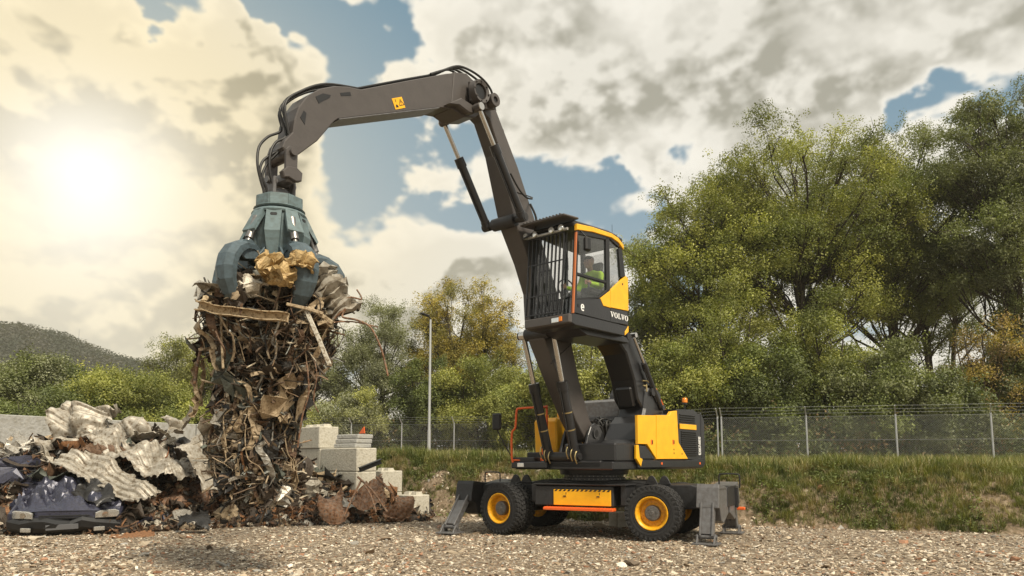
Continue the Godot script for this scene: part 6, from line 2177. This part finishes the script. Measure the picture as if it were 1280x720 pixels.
func bundle() -> void:
	var r := RandomNumberGenerator.new()
	r.seed = 909
	# heights and half widths of the hanging tangle
	var S := [[Vector3(-3.195, 3.963, -9.700), 0.50], [Vector3(-3.274, 3.705, -9.700), 0.86], [Vector3(-3.305, 3.370, -9.700), 0.90], [Vector3(-3.269, 3.005, -9.700), 0.80], [Vector3(-3.322, 2.676, -9.700), 0.64], [Vector3(-3.403, 2.351, -9.720), 0.50], [Vector3(-3.487, 2.027, -9.750), 0.50], [Vector3(-3.544, 1.662, -9.800), 0.53], [Vector3(-3.472, 1.306, -9.850), 0.52], [Vector3(-3.391, 1.014, -9.900), 0.38]]
	var at := func(t: float) -> Array:
		var f := t * (S.size() - 1)
		var i := mini(int(f), S.size() - 2)
		var u := f - i
		return [S[i][0].lerp(S[i + 1][0], u), lerpf(S[i][1], S[i + 1][1], u)]
	# dark heart
	var b := MB.new()
	var seg := 18
	var rings := []
	for j in 29:
		var a: Array = at.call(j / 28.0)
		var row := []
		for i in seg + 1:
			var t := TAU * (i % seg) / seg
			var k: Vector3 = a[0] * 3.0 + Vector3(cos(t), 0, sin(t)) * 2.0
			var rad: float = a[1] * 0.52 * (1.0 + crumple.get_noise_3dv(k) * 0.5)
			if j == 0 or j == 28: rad *= 0.2
			row.append(a[0] + Vector3(cos(t) * rad, crumple.get_noise_3dv(k + Vector3(20, 0, 0)) * 0.12, sin(t) * rad * 0.8))
		rings.append(row)
	for j in 28:
		for i in seg:
			b.ftri(rings[j][i], rings[j][i + 1], rings[j + 1][i + 1])
			b.ftri(rings[j][i], rings[j + 1][i + 1], rings[j + 1][i])
	tag(obj("compacted_scrap", b, scrap_mats["dark brown"]), "dark compacted tangle at the heart of the hanging scrap", "scrap metal", "", "stuff")
	# fine tangle
	for spec in [["strip", 1500, 0.16, 0.42], ["sheet", 420, 0.08, 0.22], ["pipe", 900, 0.22, 0.6], ["lump", 260, 0.06, 0.17]]:
		for v in 3:
			var tf := []
			var cols := PackedColorArray()
			for k in spec[1] / 3:
				var t := r.randf()
				var a: Array = at.call(t)
				var ang := r.randf() * TAU
				var rad: float = a[1] * r.randf_range(0.5, 1.0)
				var s := r.randf_range(spec[2], spec[3])
				tf.append(Transform3D(Basis.from_euler(Vector3(r.randf() * TAU, r.randf() * TAU, r.randfn() * 0.6 + (1.2 if r.randf() < 0.6 else 0.0))).scaled_local(Vector3(s, s, s)), a[0] + Vector3(cos(ang) * rad, r.randfn() * 0.05, sin(ang) * rad * 0.8)))
				var c: Color = pick(r, [Color(0.17, 0.12, 0.085), Color(0.08, 0.064, 0.05), Color(0.28, 0.19, 0.12), Color(0.06, 0.058, 0.055), Color(0.56, 0.50, 0.40), Color(0.40, 0.32, 0.23), Color(0.32, 0.34, 0.33)], [4, 3, 1.6, 3, 2.2, 4.0, 2.0])
				var q := r.randf_range(0.7, 1.25)
				cols.append(Color(c.r * q, c.g * q, c.b * q))
			tag(multi("tangle_debris", scrap_meshes[spec[0]][v + 2 if spec[0] != "lump" else v], mats.scrap_matt, tf, cols), "small wires, strips and shreds filling the hanging scrap", "debris", "fine debris of the hanging scrap", "stuff")
	# single pieces
	for k in 210:
		var t := r.randf()
		var a: Array = at.call(t)
		var ang := r.randf_range(-0.35, PI + 0.35)
		var rad: float = a[1] * r.randf_range(0.55, 0.98)
		var kind: String = pick(r, ["sheet", "strip", "pipe", "bar", "lump"], [1.3, 3.2, 2.6, 0.8, 0.6])
		var color: String = pick(r, ["rust brown", "dark brown", "orange rusted", "charcoal", "off white", "silver grey", "tan", "grey green"], [3, 4, 0.4, 4, 0.8, 1.4, 2.6, 2.0 if t > 0.45 else 1.0])
		if kind == "pipe": color = pick(r, ["rust brown", "copper", "charcoal", "dark brown"], [3, 0.7, 2, 3])
		var s := r.randf_range(0.24, 0.52)
		if kind in ["strip", "pipe"]: s *= 1.25
		var hang := 1.35 if r.randf() < (0.25 if t < 0.3 else 0.7) else r.randfn() * 0.5
		var list: Array = scrap_meshes[kind]
		var basis := (Basis(Vector3.UP, -ang + r.randfn() * 0.6) * Basis.from_euler(Vector3(r.randfn() * 0.9, 0, hang))).scaled_local(Vector3(s, s, s))
		var noun: String = {"sheet": "crumpled sheet", "strip": "curled strip", "pipe": "bent pipe", "bar": "bent channel bar", "lump": "crushed lump"}[kind]
		var where: String = ["just below the tines", "level with the long beam", "in its upper half", "halfway down", "in its lower half", "at its bottom end"][clampi(int(t * 6.0), 0, 5)]
		var flank: String = "machine side" if ang < 0.75 else ("front" if ang < 2.3 else "heap side")
		var label := "%s %s %s on the bundle's %s, %s" % ["small" if s < 0.36 else "larger", color, noun, flank, where]
		piece({"sheet": "crumpled_sheet", "strip": "metal_strip", "pipe": "bent_pipe", "bar": "channel_bar", "lump": "crushed_lump"}[kind], list[r.randi() % list.size()], color, Transform3D(basis, a[0] + Vector3(cos(ang) * rad, 0, sin(ang) * rad * 0.85)), label, color + " scrap of the hanging bundle", "scrap metal")
	# long strands that hang down the outside
	for k in 90:
		var t := r.randf_range(0.0, 0.75)
		var ang := r.randf_range(-0.5, PI + 0.5)
		var n := r.randi_range(4, 7)
		var path := []
		var out := r.randf_range(0.84, 1.16)
		for i in n + 1:
			var a: Array = at.call(minf(t + i * r.randf_range(0.03, 0.05), 1.0))
			var rad: float = a[1] * out * r.randf_range(0.92, 1.08)
			path.append(a[0] + Vector3(cos(ang) * rad, r.randfn() * 0.02, sin(ang) * rad * 0.85))
			ang += r.randfn() * 0.10
		b = MB.new()
		var flat := r.randf() < 0.45
		var w := 0.0
		var color: String = pick(r, ["dark brown", "rust brown", "tan", "charcoal", "silver grey"], [3, 3, 4, 1.5, 0.8])
		if flat:
			var rows := []
			w = r.randf_range(0.02, 0.055)
			var side := Vector3(-sin(ang), 0, cos(ang))
			for q in smooth_path(path, 3):
				side = side.rotated(Vector3.UP, r.randfn() * 0.25)
				rows.append([q - side * w, q + side * w])
			shell(b, rows, 0.006)
		else:
			b.tube(smooth_path(path, 3), r.randf_range(0.006, 0.016), 5)
		var flank: String = "machine side" if ang < 0.75 else ("front" if ang < 2.3 else "heap side")
		var from: String = ["the grapple tines", "the long beam", "the bundle's upper half", "the bundle's middle", "the bundle's lower half"][clampi(int(t * 6.0), 0, 4)]
		var label := "%s %s hanging on the %s from %s" % [color, ("wide metal band" if w > 0.037 else "narrow metal band") if flat else "wire strand", flank, from]
		tag(obj("metal_band" if flat else "wire_strand", b, scrap_mats[color]), label, "scrap metal", "strands hanging down the bundle")
	# pieces one can tell apart
	var bm := channel_mesh(1.22, 0.10, 0.115, -0.02, 3)
	var p0 := Vector3(-3.971, 3.452, -9.000)
	var p1 := Vector3(-2.819, 3.288, -8.850)
	var dx := (p1 - p0).normalized()
	var up := (Vector3.UP - dx * dx.y).normalized()
	tag(obj("channel_beam", bm, mats.timber, null, Transform3D(Basis(dx, up, dx.cross(up)), (p0 + p1) * 0.5 - Vector3(0, 0.05, 0))), "long pale channel beam lying across the front under the grapple", "beam")
	bm = channel_mesh(0.72, 0.09, 0.11, 0.03, 5)
	p0 = Vector3(-3.863, 3.820, -9.350); p1 = Vector3(-3.101, 3.821, -9.100)
	dx = (p1 - p0).normalized(); up = (Vector3.UP - dx * dx.y).normalized()
	tag(obj("channel_beam", bm, mats.timber, null, Transform3D(Basis(dx, up, dx.cross(up)), (p0 + p1) * 0.5 - Vector3(0, 0.05, 0))), "shorter brown channel beam tucked under the grapple's tines", "beam")
	bm = channel_mesh(0.48, 0.08, 0.10, 0.0, 6)
	p0 = Vector3(-3.952, 3.494, -9.000); p1 = Vector3(-3.873, 3.832, -9.400)
	dx = (p1 - p0).normalized(); up = (Vector3.UP - dx * dx.y).normalized()
	tag(obj("channel_beam", bm, mats.timber, null, Transform3D(Basis(dx, up, dx.cross(up)), (p0 + p1) * 0.5 - Vector3(0, 0.05, 0))), "slanting channel piece joining the two beams at their free end", "beam")
	var specs := [
		["off_white_bar", [Vector3(-2.622, 3.442, -8.950), Vector3(-2.446, 3.084, -8.900), Vector3(-2.275, 2.699, -8.900)], 0.055, 0.03, "off white", "narrow off-white bar hanging down the bundle's machine side"],
		["copper_bar", [Vector3(-3.743, 3.390, -9.100), Vector3(-3.717, 3.047, -9.100), Vector3(-3.680, 2.675, -9.100)], 0.028, 0.028, "tan", "straight tan bar hanging below the long channel beam"],
		["tan_tube", [Vector3(-2.451, 3.359, -9.000), Vector3(-2.358, 3.307, -9.000), Vector3(-2.275, 3.246, -9.000)], 0.05, 0.05, "tan", "short stub of pale tube sticking out beside the off-white bar"],
		["grey_bar", [Vector3(-2.841, 3.472, -8.900), Vector3(-2.567, 3.410, -8.900), Vector3(-2.387, 3.359, -8.950)], 0.04, 0.03, "tan", "pale bent bar between long beam and crumpled pipe"],
	]
	for q in specs:
		b = MB.new()
		for i in 2:
			b.beam(q[1][i], q[1][i + 1], q[2], q[3], Vector3(0, 0, 1), 0.006)
		tag(obj(q[0], b, scrap_mats[q[4]]), q[5], "bar")
	for q in [[Vector3(-3.077, 3.960, -8.950), Vector3(0.24, 0.28, 0.22), 3, "golden crumpled sheet on the grapple's front, upper piece"], [Vector3(-2.888, 3.830, -8.850), Vector3(0.36, 0.16, 0.22), 5, "golden crumpled sheet on the grapple's front, lowest piece"], [Vector3(-2.673, 4.044, -8.950), Vector3(0.24, 0.18, 0.2), 7, "golden crumpled sheet on the grapple's front, next to the front tine"]]:
		b = lumpy(7, q[1], 0.14, 5.5, q[2])
		tag(obj("golden_sheet", b, mats.golden, null, Transform3D(Basis.from_euler(Vector3(0.2, 0.3 * q[2], 0.25)), q[0])), q[3], "scrap metal", "golden crumpled sheets")
	# crumpled corrugated pipe on the machine side
	b = MB.new()
	var prof := []
	for k in 17:
		prof.append(Vector2(0.20 + (0.035 if k % 2 else -0.02) + 0.03 * sin(k * 0.9), -0.34 + k * 0.042))
	b.lathe(prof, 16)
	for i in b.v.size():
		var p := b.v[i]
		b.v[i] = p + Vector3(crumple.get_noise_3dv(p * 5.0), crumple.get_noise_3dv(p * 5.0 + Vector3(9, 0, 0)), crumple.get_noise_3dv(p * 5.0 + Vector3(0, 9, 0))) * 0.09
	tag(obj("corrugated_pipe", b, mats.bare_sheet, null, Transform3D(Basis.from_euler(Vector3(0.3, 0, 0.55)), Vector3(-2.434, 3.758, -9.500))), "crumpled pale corrugated pipe squeezed under the machine-side tine", "pipe")
	for q in [[[Vector3(-2.338, 3.496, -9.400), Vector3(-2.173, 3.669, -9.400), Vector3(-2.002, 3.648, -9.400), Vector3(-2.069, 3.778, -9.400)], 0.012, "dark wire hooked upward beside the corrugated pipe"],
		[[Vector3(-2.331, 3.368, -9.300), Vector3(-2.188, 3.496, -9.300), Vector3(-2.227, 3.389, -9.300), Vector3(-2.026, 3.336, -9.250), Vector3(-1.836, 3.232, -9.200), Vector3(-1.707, 2.990, -9.200), Vector3(-1.641, 2.781, -9.200), Vector3(-1.596, 2.594, -9.200)], 0.014, "long rusty wire reaching out towards the lamp post and drooping"],
		[[Vector3(-2.435, 3.304, -9.300), Vector3(-2.099, 3.325, -9.300), Vector3(-1.743, 3.232, -9.200)], 0.010, "thin straight wire under the long drooping wire"],
		[[Vector3(-4.051, 3.332, -9.500), Vector3(-4.127, 3.115, -9.500), Vector3(-4.177, 2.845, -9.500), Vector3(-4.215, 2.523, -9.500)], 0.02, "ragged strand dangling from the beam's free end"],
		[[Vector3(-2.680, 2.795, -9.300), Vector3(-2.636, 2.397, -9.300), Vector3(-2.724, 2.089, -9.350), Vector3(-2.787, 1.676, -9.400)], 0.012, "thin cable hanging straight beside the concrete blocks"],
		[[Vector3(-2.577, 2.816, -9.300), Vector3(-2.539, 2.606, -9.300), Vector3(-2.585, 2.297, -9.350), Vector3(-2.531, 2.144, -9.400)], 0.008, "fine curled wire dangling beside the hanging cable"]]:
		b = MB.new()
		b.tube(smooth_path(q[0], 5), q[1], 6)
		tag(obj("wire", b, mats.rusty), q[2], "wire")
	# torn cloth-like strips on the heap side
	for q in [[[Vector3(-4.231, 2.830, -9.550), Vector3(-4.238, 2.550, -9.550), Vector3(-4.194, 2.314, -9.550), Vector3(-4.246, 2.080, -9.550)], 0.09, "tan", "long torn pale strip dangling on the heap side of the bundle"], [[Vector3(-4.179, 2.881, -9.600), Vector3(-4.136, 2.642, -9.600), Vector3(-4.178, 2.405, -9.600), Vector3(-4.148, 2.233, -9.600)], 0.06, "tan", "shorter torn strip next to the long dangling strip"], [[Vector3(-3.949, 3.388, -9.400), Vector3(-4.089, 3.225, -9.450), Vector3(-4.187, 3.039, -9.500), Vector3(-4.218, 2.798, -9.550)], 0.10, "dark brown", "dark ragged strip between long beam and torn pale strips"]]:
		var path := smooth_path(q[0], 4)
		var rows := []
		for i in path.size():
			var w: float = q[1] * (0.7 + 0.5 * absf(crumple.get_noise_1d(i * 7.7)))
			var z := crumple.get_noise_1d(i * 5.0 + 30.0) * 0.10
			rows.append([path[i] + Vector3(-w * 0.5, 0, z), path[i] + Vector3(0, 0.01, -z), path[i] + Vector3(w * 0.5, 0, z * 0.5)])
		b = MB.new()
		shell(b, rows, 0.008)
		tag(obj("torn_strip", b, scrap_mats[q[2]]), q[3], "strip")

# ---------------------------------------------------------------- wrecked cars
func car_wreck() -> void:
	var c := thing("car_wreck", "crushed dark blue car front with two headlights, at the heap's near corner", "car", Vector3(-9.52, -0.16, -15.75), deg_to_rad(20.0))
	c.rotation.x = deg_to_rad(6.0)
	c.scale = Vector3(1.28, 1.08, 1.2)
	var X := func(u: float, v: float) -> Vector3:      # bonnet skin: u across, v from nose to windscreen
		var w := lerpf(0.76, 0.80, v)
		var y := lerpf(0.64, 0.98, pow(v, 0.7)) - 0.10 * pow(absf(u), 3.0) + (absf(plain.get_noise_2d(u * 1.3 + 3.0, v * 1.5 + u * 0.7)) * 0.30 - 0.09) * smoothstep(0.0, 0.35, v) + (absf(plain.get_noise_2d(u * 3.4 + v, v * 3.0 + 9.0)) - 0.2) * 0.10 * smoothstep(0.05, 0.4, v)
		y += 0.10 * exp(-pow((u + 0.25) / 0.22, 2.0)) * v - 0.10 * smoothstep(0.3, 1.0, u) * v
		return Vector3(u * w, y, 0.38 - 0.16 * u * u * (1.0 - v) - v * 1.25)
	var rows := []
	for j in 31:
		var row := []
		for i in 41:
			row.append(X.call(i / 20.0 - 1.0, j / 30.0))
		rows.append(row)
	var b := MB.new()
	shell(b, rows, -0.006)
	obj("bonnet", b, mats.car_blue, c)
	b = MB.new()
	b.x = Transform3D(Basis(Vector3(0, 0, -1), Vector3(0, 1, 0), Vector3(1, 0, 0)), Vector3.ZERO)
	b.prism(pv([Vector2(-0.36, 0.30), Vector2(-0.40, 0.60), Vector2(-0.2, 0.66), Vector2(0.5, 0.84), Vector2(1.0, 0.90), Vector2(1.0, 0.25), Vector2(0.55, 0.22), Vector2(0.42, 0.46), Vector2(0.1, 0.52), Vector2(-0.2, 0.40)]), -0.80, -0.74, 0.02)
	obj("wing", b, mats.car_blue, c)
	b = MB.new()
	b.x = Transform3D(Basis(Vector3(0, 0, -1), Vector3(0, 1, 0), Vector3(1, 0, 0)), Vector3.ZERO)
	b.prism(pv([Vector2(-0.30, 0.30), Vector2(-0.30, 0.56), Vector2(0.5, 0.80), Vector2(1.0, 0.84), Vector2(1.0, 0.25), Vector2(0.55, 0.22), Vector2(0.42, 0.46), Vector2(0.1, 0.52)]), 0.74, 0.80, 0.02)
	obj("wing", b, mats.car_blue, c)
	# nose: slot grille, bumper, headlights
	b = MB.new()
	for k in 9:
		var u0 := -1.0 + k * 2.0 / 9.0
		var u1 := u0 + 2.0 / 9.0
		var f := func(u: float, y: float, o: float) -> Vector3: return Vector3(u * 0.80, y + 0.015 * sin(u * 5.0), 0.40 - 0.17 * u * u + o)
		for s in [[0.20, 0.02, 0.30, 0.10], [0.30, 0.10, 0.42, 0.12], [0.42, 0.12, 0.48, 0.06], [0.48, 0.06, 0.49, -0.04]]:
			b.face([f.call(u0, s[0], s[1]), f.call(u1, s[0], s[1]), f.call(u1, s[2], s[3]), f.call(u0, s[2], s[3])])
	for i in b.v.size():
		var p := b.v[i]
		b.v[i] = p + Vector3(0, plain.get_noise_2d(p.x * 2.0, 3.0) * 0.06, plain.get_noise_2d(p.x * 3.0, p.y * 3.0 + 5.0) * 0.07)
	obj("bumper", b, mats.black, c)
	b = MB.new()
	b.box(Vector3(0.0, 0.36, 0.545), Vector3(0.46, 0.10, 0.012), 0.004, Basis(Vector3(0, 0, 1), 0.05))
	obj("plate_recess", b, mats.interior, c)
	for s in [-0.52, 0.52]:
		b = MB.new()
		b.box(Vector3(s, 0.30, 0.475), Vector3(0.16, 0.08, 0.03), 0.01, Basis(Vector3.UP, s * 0.6))
		obj("fog_lamp", b, mats.lamp_glass, c)
	b = MB.new()
	for k in 7:
		var u0 := -0.56 + k * 0.16
		b.face([Vector3(u0 * 0.78, 0.48, 0.37 - 0.14 * u0 * u0), Vector3((u0 + 0.16) * 0.78, 0.48, 0.37 - 0.14 * (u0 + 0.16) * (u0 + 0.16)), Vector3((u0 + 0.16) * 0.78, 0.63, 0.36 - 0.14 * (u0 + 0.16) * (u0 + 0.16)), Vector3(u0 * 0.78, 0.63, 0.36 - 0.14 * u0 * u0)])
	obj("grille_panel", b, mats.car_blue, c)
	b = MB.new()
	b.box(Vector3(0, 0.545, 0.40), Vector3(0.72, 0.03, 0.02), 0.004)
	b.box(Vector3(0, 0.505, 0.40), Vector3(0.72, 0.02, 0.02), 0.004)
	obj("grille_slot", b, mats.black, c)
	for s in [-1.0, 1.0]:
		b = MB.new()
		b.x = Transform3D(Basis(Vector3.UP, s * 0.38), Vector3(s * 0.60, 0.56, 0.345))
		b.prism(pv([Vector2(-0.17, -0.065), Vector2(0.15, -0.07), Vector2(0.19, -0.02), Vector2(0.18, 0.05), Vector2(0.12, 0.085), Vector2(-0.10, 0.075), Vector2(-0.17, 0.04)]) if s > 0 else pv([Vector2(0.17, -0.065), Vector2(-0.15, -0.07), Vector2(-0.19, -0.02), Vector2(-0.18, 0.05), Vector2(-0.12, 0.085), Vector2(0.10, 0.075), Vector2(0.17, 0.04)]), -0.02, 0.03, 0.012)
		obj("headlight", b, mats.lamp_glass, c)
		b = MB.new()
		b.x = Transform3D(Basis(Vector3.UP, s * 0.38), Vector3(s * 0.60, 0.56, 0.345))
		b.lathe([Vector2(0.055, 0.025), Vector2(0.05, 0.035), Vector2(0.03, 0.034), Vector2(0.0, 0.033)], 16, HUB_BASIS, Vector3(-s * 0.03, 0, 0))
		obj("reflector", b, mats.chrome, c)
	# crushed roof, black innards, a piece of windscreen
	b = lumpy(8, Vector3(1.55, 0.50, 1.6), 0.22, 2.6, 4)
	obj("crushed_roof", b, mats.car_blue, c, Transform3D(Basis.from_euler(Vector3(0.05, 0, -0.06)), Vector3(-0.25, 0.86, -1.55)))
	b = lumpy(7, Vector3(1.5, 0.55, 1.9), 0.16, 2.6, 9)
	obj("under_body", b, mats.black, c, Transform3D(Basis.IDENTITY, Vector3(0, 0.32, -0.72)))
	b = patch([Vector3(-0.75, 1.0, -0.85), Vector3(-0.28, 0.98, -0.80), Vector3(-0.22, 1.10, -1.10), Vector3(-0.72, 1.14, -1.15)], 6, 4, 0.0, 0.0, 0.08, 5)
	obj("windscreen_shard", b, scrap_mats["silver grey"], c)
	b = MB.new()
	b.tube(smooth_path([Vector3(0.05, 0.95, -0.85), Vector3(0.35, 1.02, -0.95), Vector3(0.72, 0.80, -0.7)], 5), 0.02, 6)
	obj("wiper_arm", b, mats.black, c)
	b = MB.new()
	b.x = Transform3D(Basis(Vector3(0, 0, 1), Vector3(0, 1, 0), Vector3(-1, 0, 0)), Vector3(-0.72, 0.24, -0.22))
	b.lathe([Vector2(0.16, -0.08), Vector2(0.24, -0.09), Vector2(0.27, -0.05), Vector2(0.27, 0.05), Vector2(0.24, 0.09), Vector2(0.16, 0.08)], 24, HUB_BASIS)
	obj("tyre", b, mats.rubber, c)
	# flattened second car on the heap behind
	var k := thing("flattened_car", "flattened dark blue car body wedged on the heap at the picture's edge", "car", Vector3(-12.1, 0.80, -16.9), 0.25)
	b = lumpy(9, Vector3(2.3, 0.46, 1.5), 0.24, 2.2, 12)
	obj("body", b, mats.car_blue, k, Transform3D(Basis.IDENTITY, Vector3(0, 0.25, 0)))
	b = lumpy(8, Vector3(2.1, 0.24, 1.3), 0.18, 3.0, 14)
	obj("roof", b, mats.car_blue, k, Transform3D(Basis.from_euler(Vector3(0, 0, 0.06)), Vector3(0.05, 0.60, -0.05)))
	b = MB.new()
	b.beam(Vector3(-1.1, 0.46, 0.68), Vector3(1.15, 0.50, 0.66), 0.03, 0.03)
	b.beam(Vector3(1.05, 0.20, 0.66), Vector3(1.12, 0.72, 0.6), 0.03, 0.04)
	obj("trim_strip", b, mats.black, k)
	var t := thing("crushed_engine", "dark crushed engine block on top of the flattened car at the edge", "engine", Vector3(-12.75, 1.62, -16.9), 0.0)
	b = lumpy(7, Vector3(0.55, 0.42, 0.5), 0.14, 4.0, 21)
	obj("block", b, scrap_mats["charcoal"], t, Transform3D(Basis.IDENTITY, Vector3(0, 0.18, 0)))
	b = MB.new()
	b.cyl(Vector3(0.12, 0.25, 0.2), Vector3(0.22, 0.30, 0.32), 0.09, 0.07, 12)
	obj("pulley", b, mats.steel, t)

# ---------------------------------------------------------------- operator
func flesh(b: MB, bones: Array, cell: float, blend: float) -> void:      # tapered capsules joined smoothly, meshed as surface nets
	var lo := Vector3(1e9, 1e9, 1e9)
	var hi := -lo
	for q in bones:
		for e in 2:
			var rr: float = q[2 + e] + cell * 2.0 + blend * 0.5
			lo = lo.min(q[e] - Vector3.ONE * rr)
			hi = hi.max(q[e] + Vector3.ONE * rr)
	var nx := int((hi.x - lo.x) / cell) + 1
	var ny := int((hi.y - lo.y) / cell) + 1
	var nz := int((hi.z - lo.z) / cell) + 1
	var f := PackedFloat32Array()
	f.resize(nx * ny * nz)
	for k in nz:
		for j in ny:
			for i in nx:
				f[i + nx * (j + ny * k)] = _field(lo + Vector3(i, j, k) * cell, bones, blend)
	var vert := {}
	var corner := [0, 1, nx, nx + 1, nx * ny, nx * ny + 1, nx * ny + nx, nx * ny + nx + 1]
	var off := [Vector3(0, 0, 0), Vector3(1, 0, 0), Vector3(0, 1, 0), Vector3(1, 1, 0), Vector3(0, 0, 1), Vector3(1, 0, 1), Vector3(0, 1, 1), Vector3(1, 1, 1)]
	var edges := [[0, 1], [2, 3], [4, 5], [6, 7], [0, 2], [1, 3], [4, 6], [5, 7], [0, 4], [1, 5], [2, 6], [3, 7]]
	for k in nz - 1:
		for j in ny - 1:
			for i in nx - 1:
				var base := i + nx * (j + ny * k)
				var neg := 0
				for c in 8:
					if f[base + corner[c]] < 0.0: neg += 1
				if neg == 0 or neg == 8: continue
				var s := Vector3.ZERO
				var n := 0
				for e in edges:
					var a := f[base + corner[e[0]]]
					var d := f[base + corner[e[1]]]
					if (a < 0.0) != (d < 0.0):
						s += off[e[0]].lerp(off[e[1]], a / (a - d))
						n += 1
				var p := lo + (Vector3(i, j, k) + s / n) * cell
				var h := cell * 0.5
				var g := Vector3(_field(p + Vector3(h, 0, 0), bones, blend) - _field(p - Vector3(h, 0, 0), bones, blend), _field(p + Vector3(0, h, 0), bones, blend) - _field(p - Vector3(0, h, 0), bones, blend), _field(p + Vector3(0, 0, h), bones, blend) - _field(p - Vector3(0, 0, h), bones, blend)).normalized()
				vert[base] = [p, g]
	for base in vert:
		for ax in [[1, nx, nx * ny], [nx, nx * ny, 1], [nx * ny, 1, nx]]:
			if (f[base] < 0.0) == (f[base + ax[0]] < 0.0): continue
			var q0: int = base
			var q1: int = base - ax[1]
			var q2: int = base - ax[1] - ax[2]
			var q3: int = base - ax[2]
			if vert.has(q1) and vert.has(q2) and vert.has(q3):
				var v0: Array = vert[q0]
				var v1: Array = vert[q1]
				var v2: Array = vert[q2]
				var v3: Array = vert[q3]
				b.tri(v0[0], v1[0], v2[0], v0[1], v1[1], v2[1])
				b.tri(v0[0], v2[0], v3[0], v0[1], v2[1], v3[1])

func _field(p: Vector3, bones: Array, blend: float) -> float:
	var d := 1e9
	for q in bones:
		var ab: Vector3 = q[1] - q[0]
		var t: float = clampf((p - q[0]).dot(ab) / maxf(ab.length_squared(), 1e-9), 0.0, 1.0)
		var e: float = p.distance_to(q[0] + ab * t) - lerpf(q[2], q[3], t)
		if d > 1e8:
			d = e
		else:
			var h := maxf(blend - absf(d - e), 0.0) / blend
			d = minf(d, e) - h * h * blend * 0.25
	return d

func operator() -> void:
	# seated, in the machine's own axes (forward x, near side -z)
	var o := thing("person", "seated operator in a lime hi-vis jacket behind the cab glass", "person", Vector3(1.757, 0, -15.57), deg_to_rad(-130))
	var z := -0.78
	var skin := MB.new()
	var head := Vector3(1.27, 5.47, z)
	# head, neck, hands as one skin
	flesh(skin, [[Vector3(1.20, 5.24, z), Vector3(1.24, 5.40, z), 0.058, 0.055], [head + Vector3(-0.02, 0.03, 0), head + Vector3(0.015, 0.0, 0), 0.098, 0.092], [head + Vector3(0.035, -0.06, 0), head + Vector3(0.06, -0.085, 0), 0.06, 0.045], [head + Vector3(0.095, 0.0, 0), head + Vector3(0.118, -0.03, 0), 0.014, 0.018], [head + Vector3(-0.005, -0.01, -0.092), head + Vector3(-0.005, -0.045, -0.09), 0.018, 0.014], [head + Vector3(-0.005, -0.01, 0.092), head + Vector3(-0.005, -0.045, 0.09), 0.018, 0.014]], 0.011, 0.03)
	for s in [-1.0, 1.0]:
		var w := Vector3(1.66, 4.93, z + s * 0.29)
		flesh(skin, [[w, w + Vector3(0.07, 0.012, 0), 0.032, 0.04]], 0.009, 0.02)
		for k in 4:
			var a := w + Vector3(0.085, 0.035 - 0.022 * k, 0.0)
			flesh(skin, [[a, a + Vector3(0.03, 0.0, -s * 0.035), 0.0105, 0.010], [a + Vector3(0.03, 0.0, -s * 0.035), a + Vector3(0.005, 0.0, -s * (0.062 - 0.004 * k)), 0.010, 0.009]], 0.007, 0.008)
		flesh(skin, [[w + Vector3(0.03, 0.04, -s * 0.015), w + Vector3(0.06, 0.075, -s * 0.03), 0.013, 0.010]], 0.007, 0.008)
	var body := obj("body", skin, mats.skin, o)
	body.set_meta("label", "face, neck and hands of the seated operator")
	var b := MB.new()
	var B := [[Vector3(1.14, 4.80, z), Vector3(1.15, 5.02, z), 0.155, 0.16], [Vector3(1.15, 5.02, z), Vector3(1.17, 5.20, z), 0.165, 0.13]]
	for s in [-1.0, 1.0]:
		B.append([Vector3(1.17, 5.21, z + s * 0.06), Vector3(1.17, 5.20, z + s * 0.185), 0.085, 0.075])
		B.append([Vector3(1.17, 5.19, z + s * 0.20), Vector3(1.27, 4.95, z + s * 0.26), 0.072, 0.058])
		B.append([Vector3(1.27, 4.95, z + s * 0.26), Vector3(1.63, 4.925, z + s * 0.29), 0.058, 0.042])
	flesh(b, B, 0.022, 0.06)
	obj("jacket", b, mats.lime, o)
	b = MB.new()
	var L := [[Vector3(1.14, 4.78, z - 0.08), Vector3(1.14, 4.78, z + 0.08), 0.12, 0.12]]
	for s in [-1.0, 1.0]:
		L.append([Vector3(1.18, 4.79, z + s * 0.10), Vector3(1.62, 4.78, z + s * 0.14), 0.092, 0.07])
		L.append([Vector3(1.62, 4.78, z + s * 0.14), Vector3(1.72, 4.32, z + s * 0.14), 0.068, 0.05])
		L.append([Vector3(1.72, 4.27, z + s * 0.14), Vector3(1.88, 4.24, z + s * 0.15), 0.048, 0.038])
	flesh(b, L, 0.024, 0.05)
	obj("trousers", b, mats.interior, o)
	b = MB.new()
	flesh(b, [[head + Vector3(-0.035, 0.05, 0), head + Vector3(0.02, 0.058, 0), 0.093, 0.078], [head + Vector3(-0.07, 0.0, 0), head + Vector3(-0.06, -0.04, 0), 0.06, 0.04]], 0.012, 0.03)
	obj("hair", b, mats.hair, o)
	b = MB.new()
	for s in [-1.0, 1.0]:
		b.lathe([Vector2(0.0, 0.008), Vector2(0.010, 0.006), Vector2(0.013, 0.0)], 8, Basis(Vector3(0, 0, 1), -PI / 2), head + Vector3(0.096, 0.012, s * 0.036))
	b.box(head + Vector3(0.098, -0.072, 0), Vector3(0.012, 0.008, 0.045), 0.003)
	obj("eyes_and_mouth", b, mats.hair, o)

func _ready() -> void:
	rng.seed = 20
	make_materials()
	make_view()
	ground()
	hill()
	retaining_wall()
	fences()
	blocks()
	trees()
	grass()
	machine()
	grapple()
	make_scrap_kit()
	heap()
	bundle()
	car_wreck()
	operator()
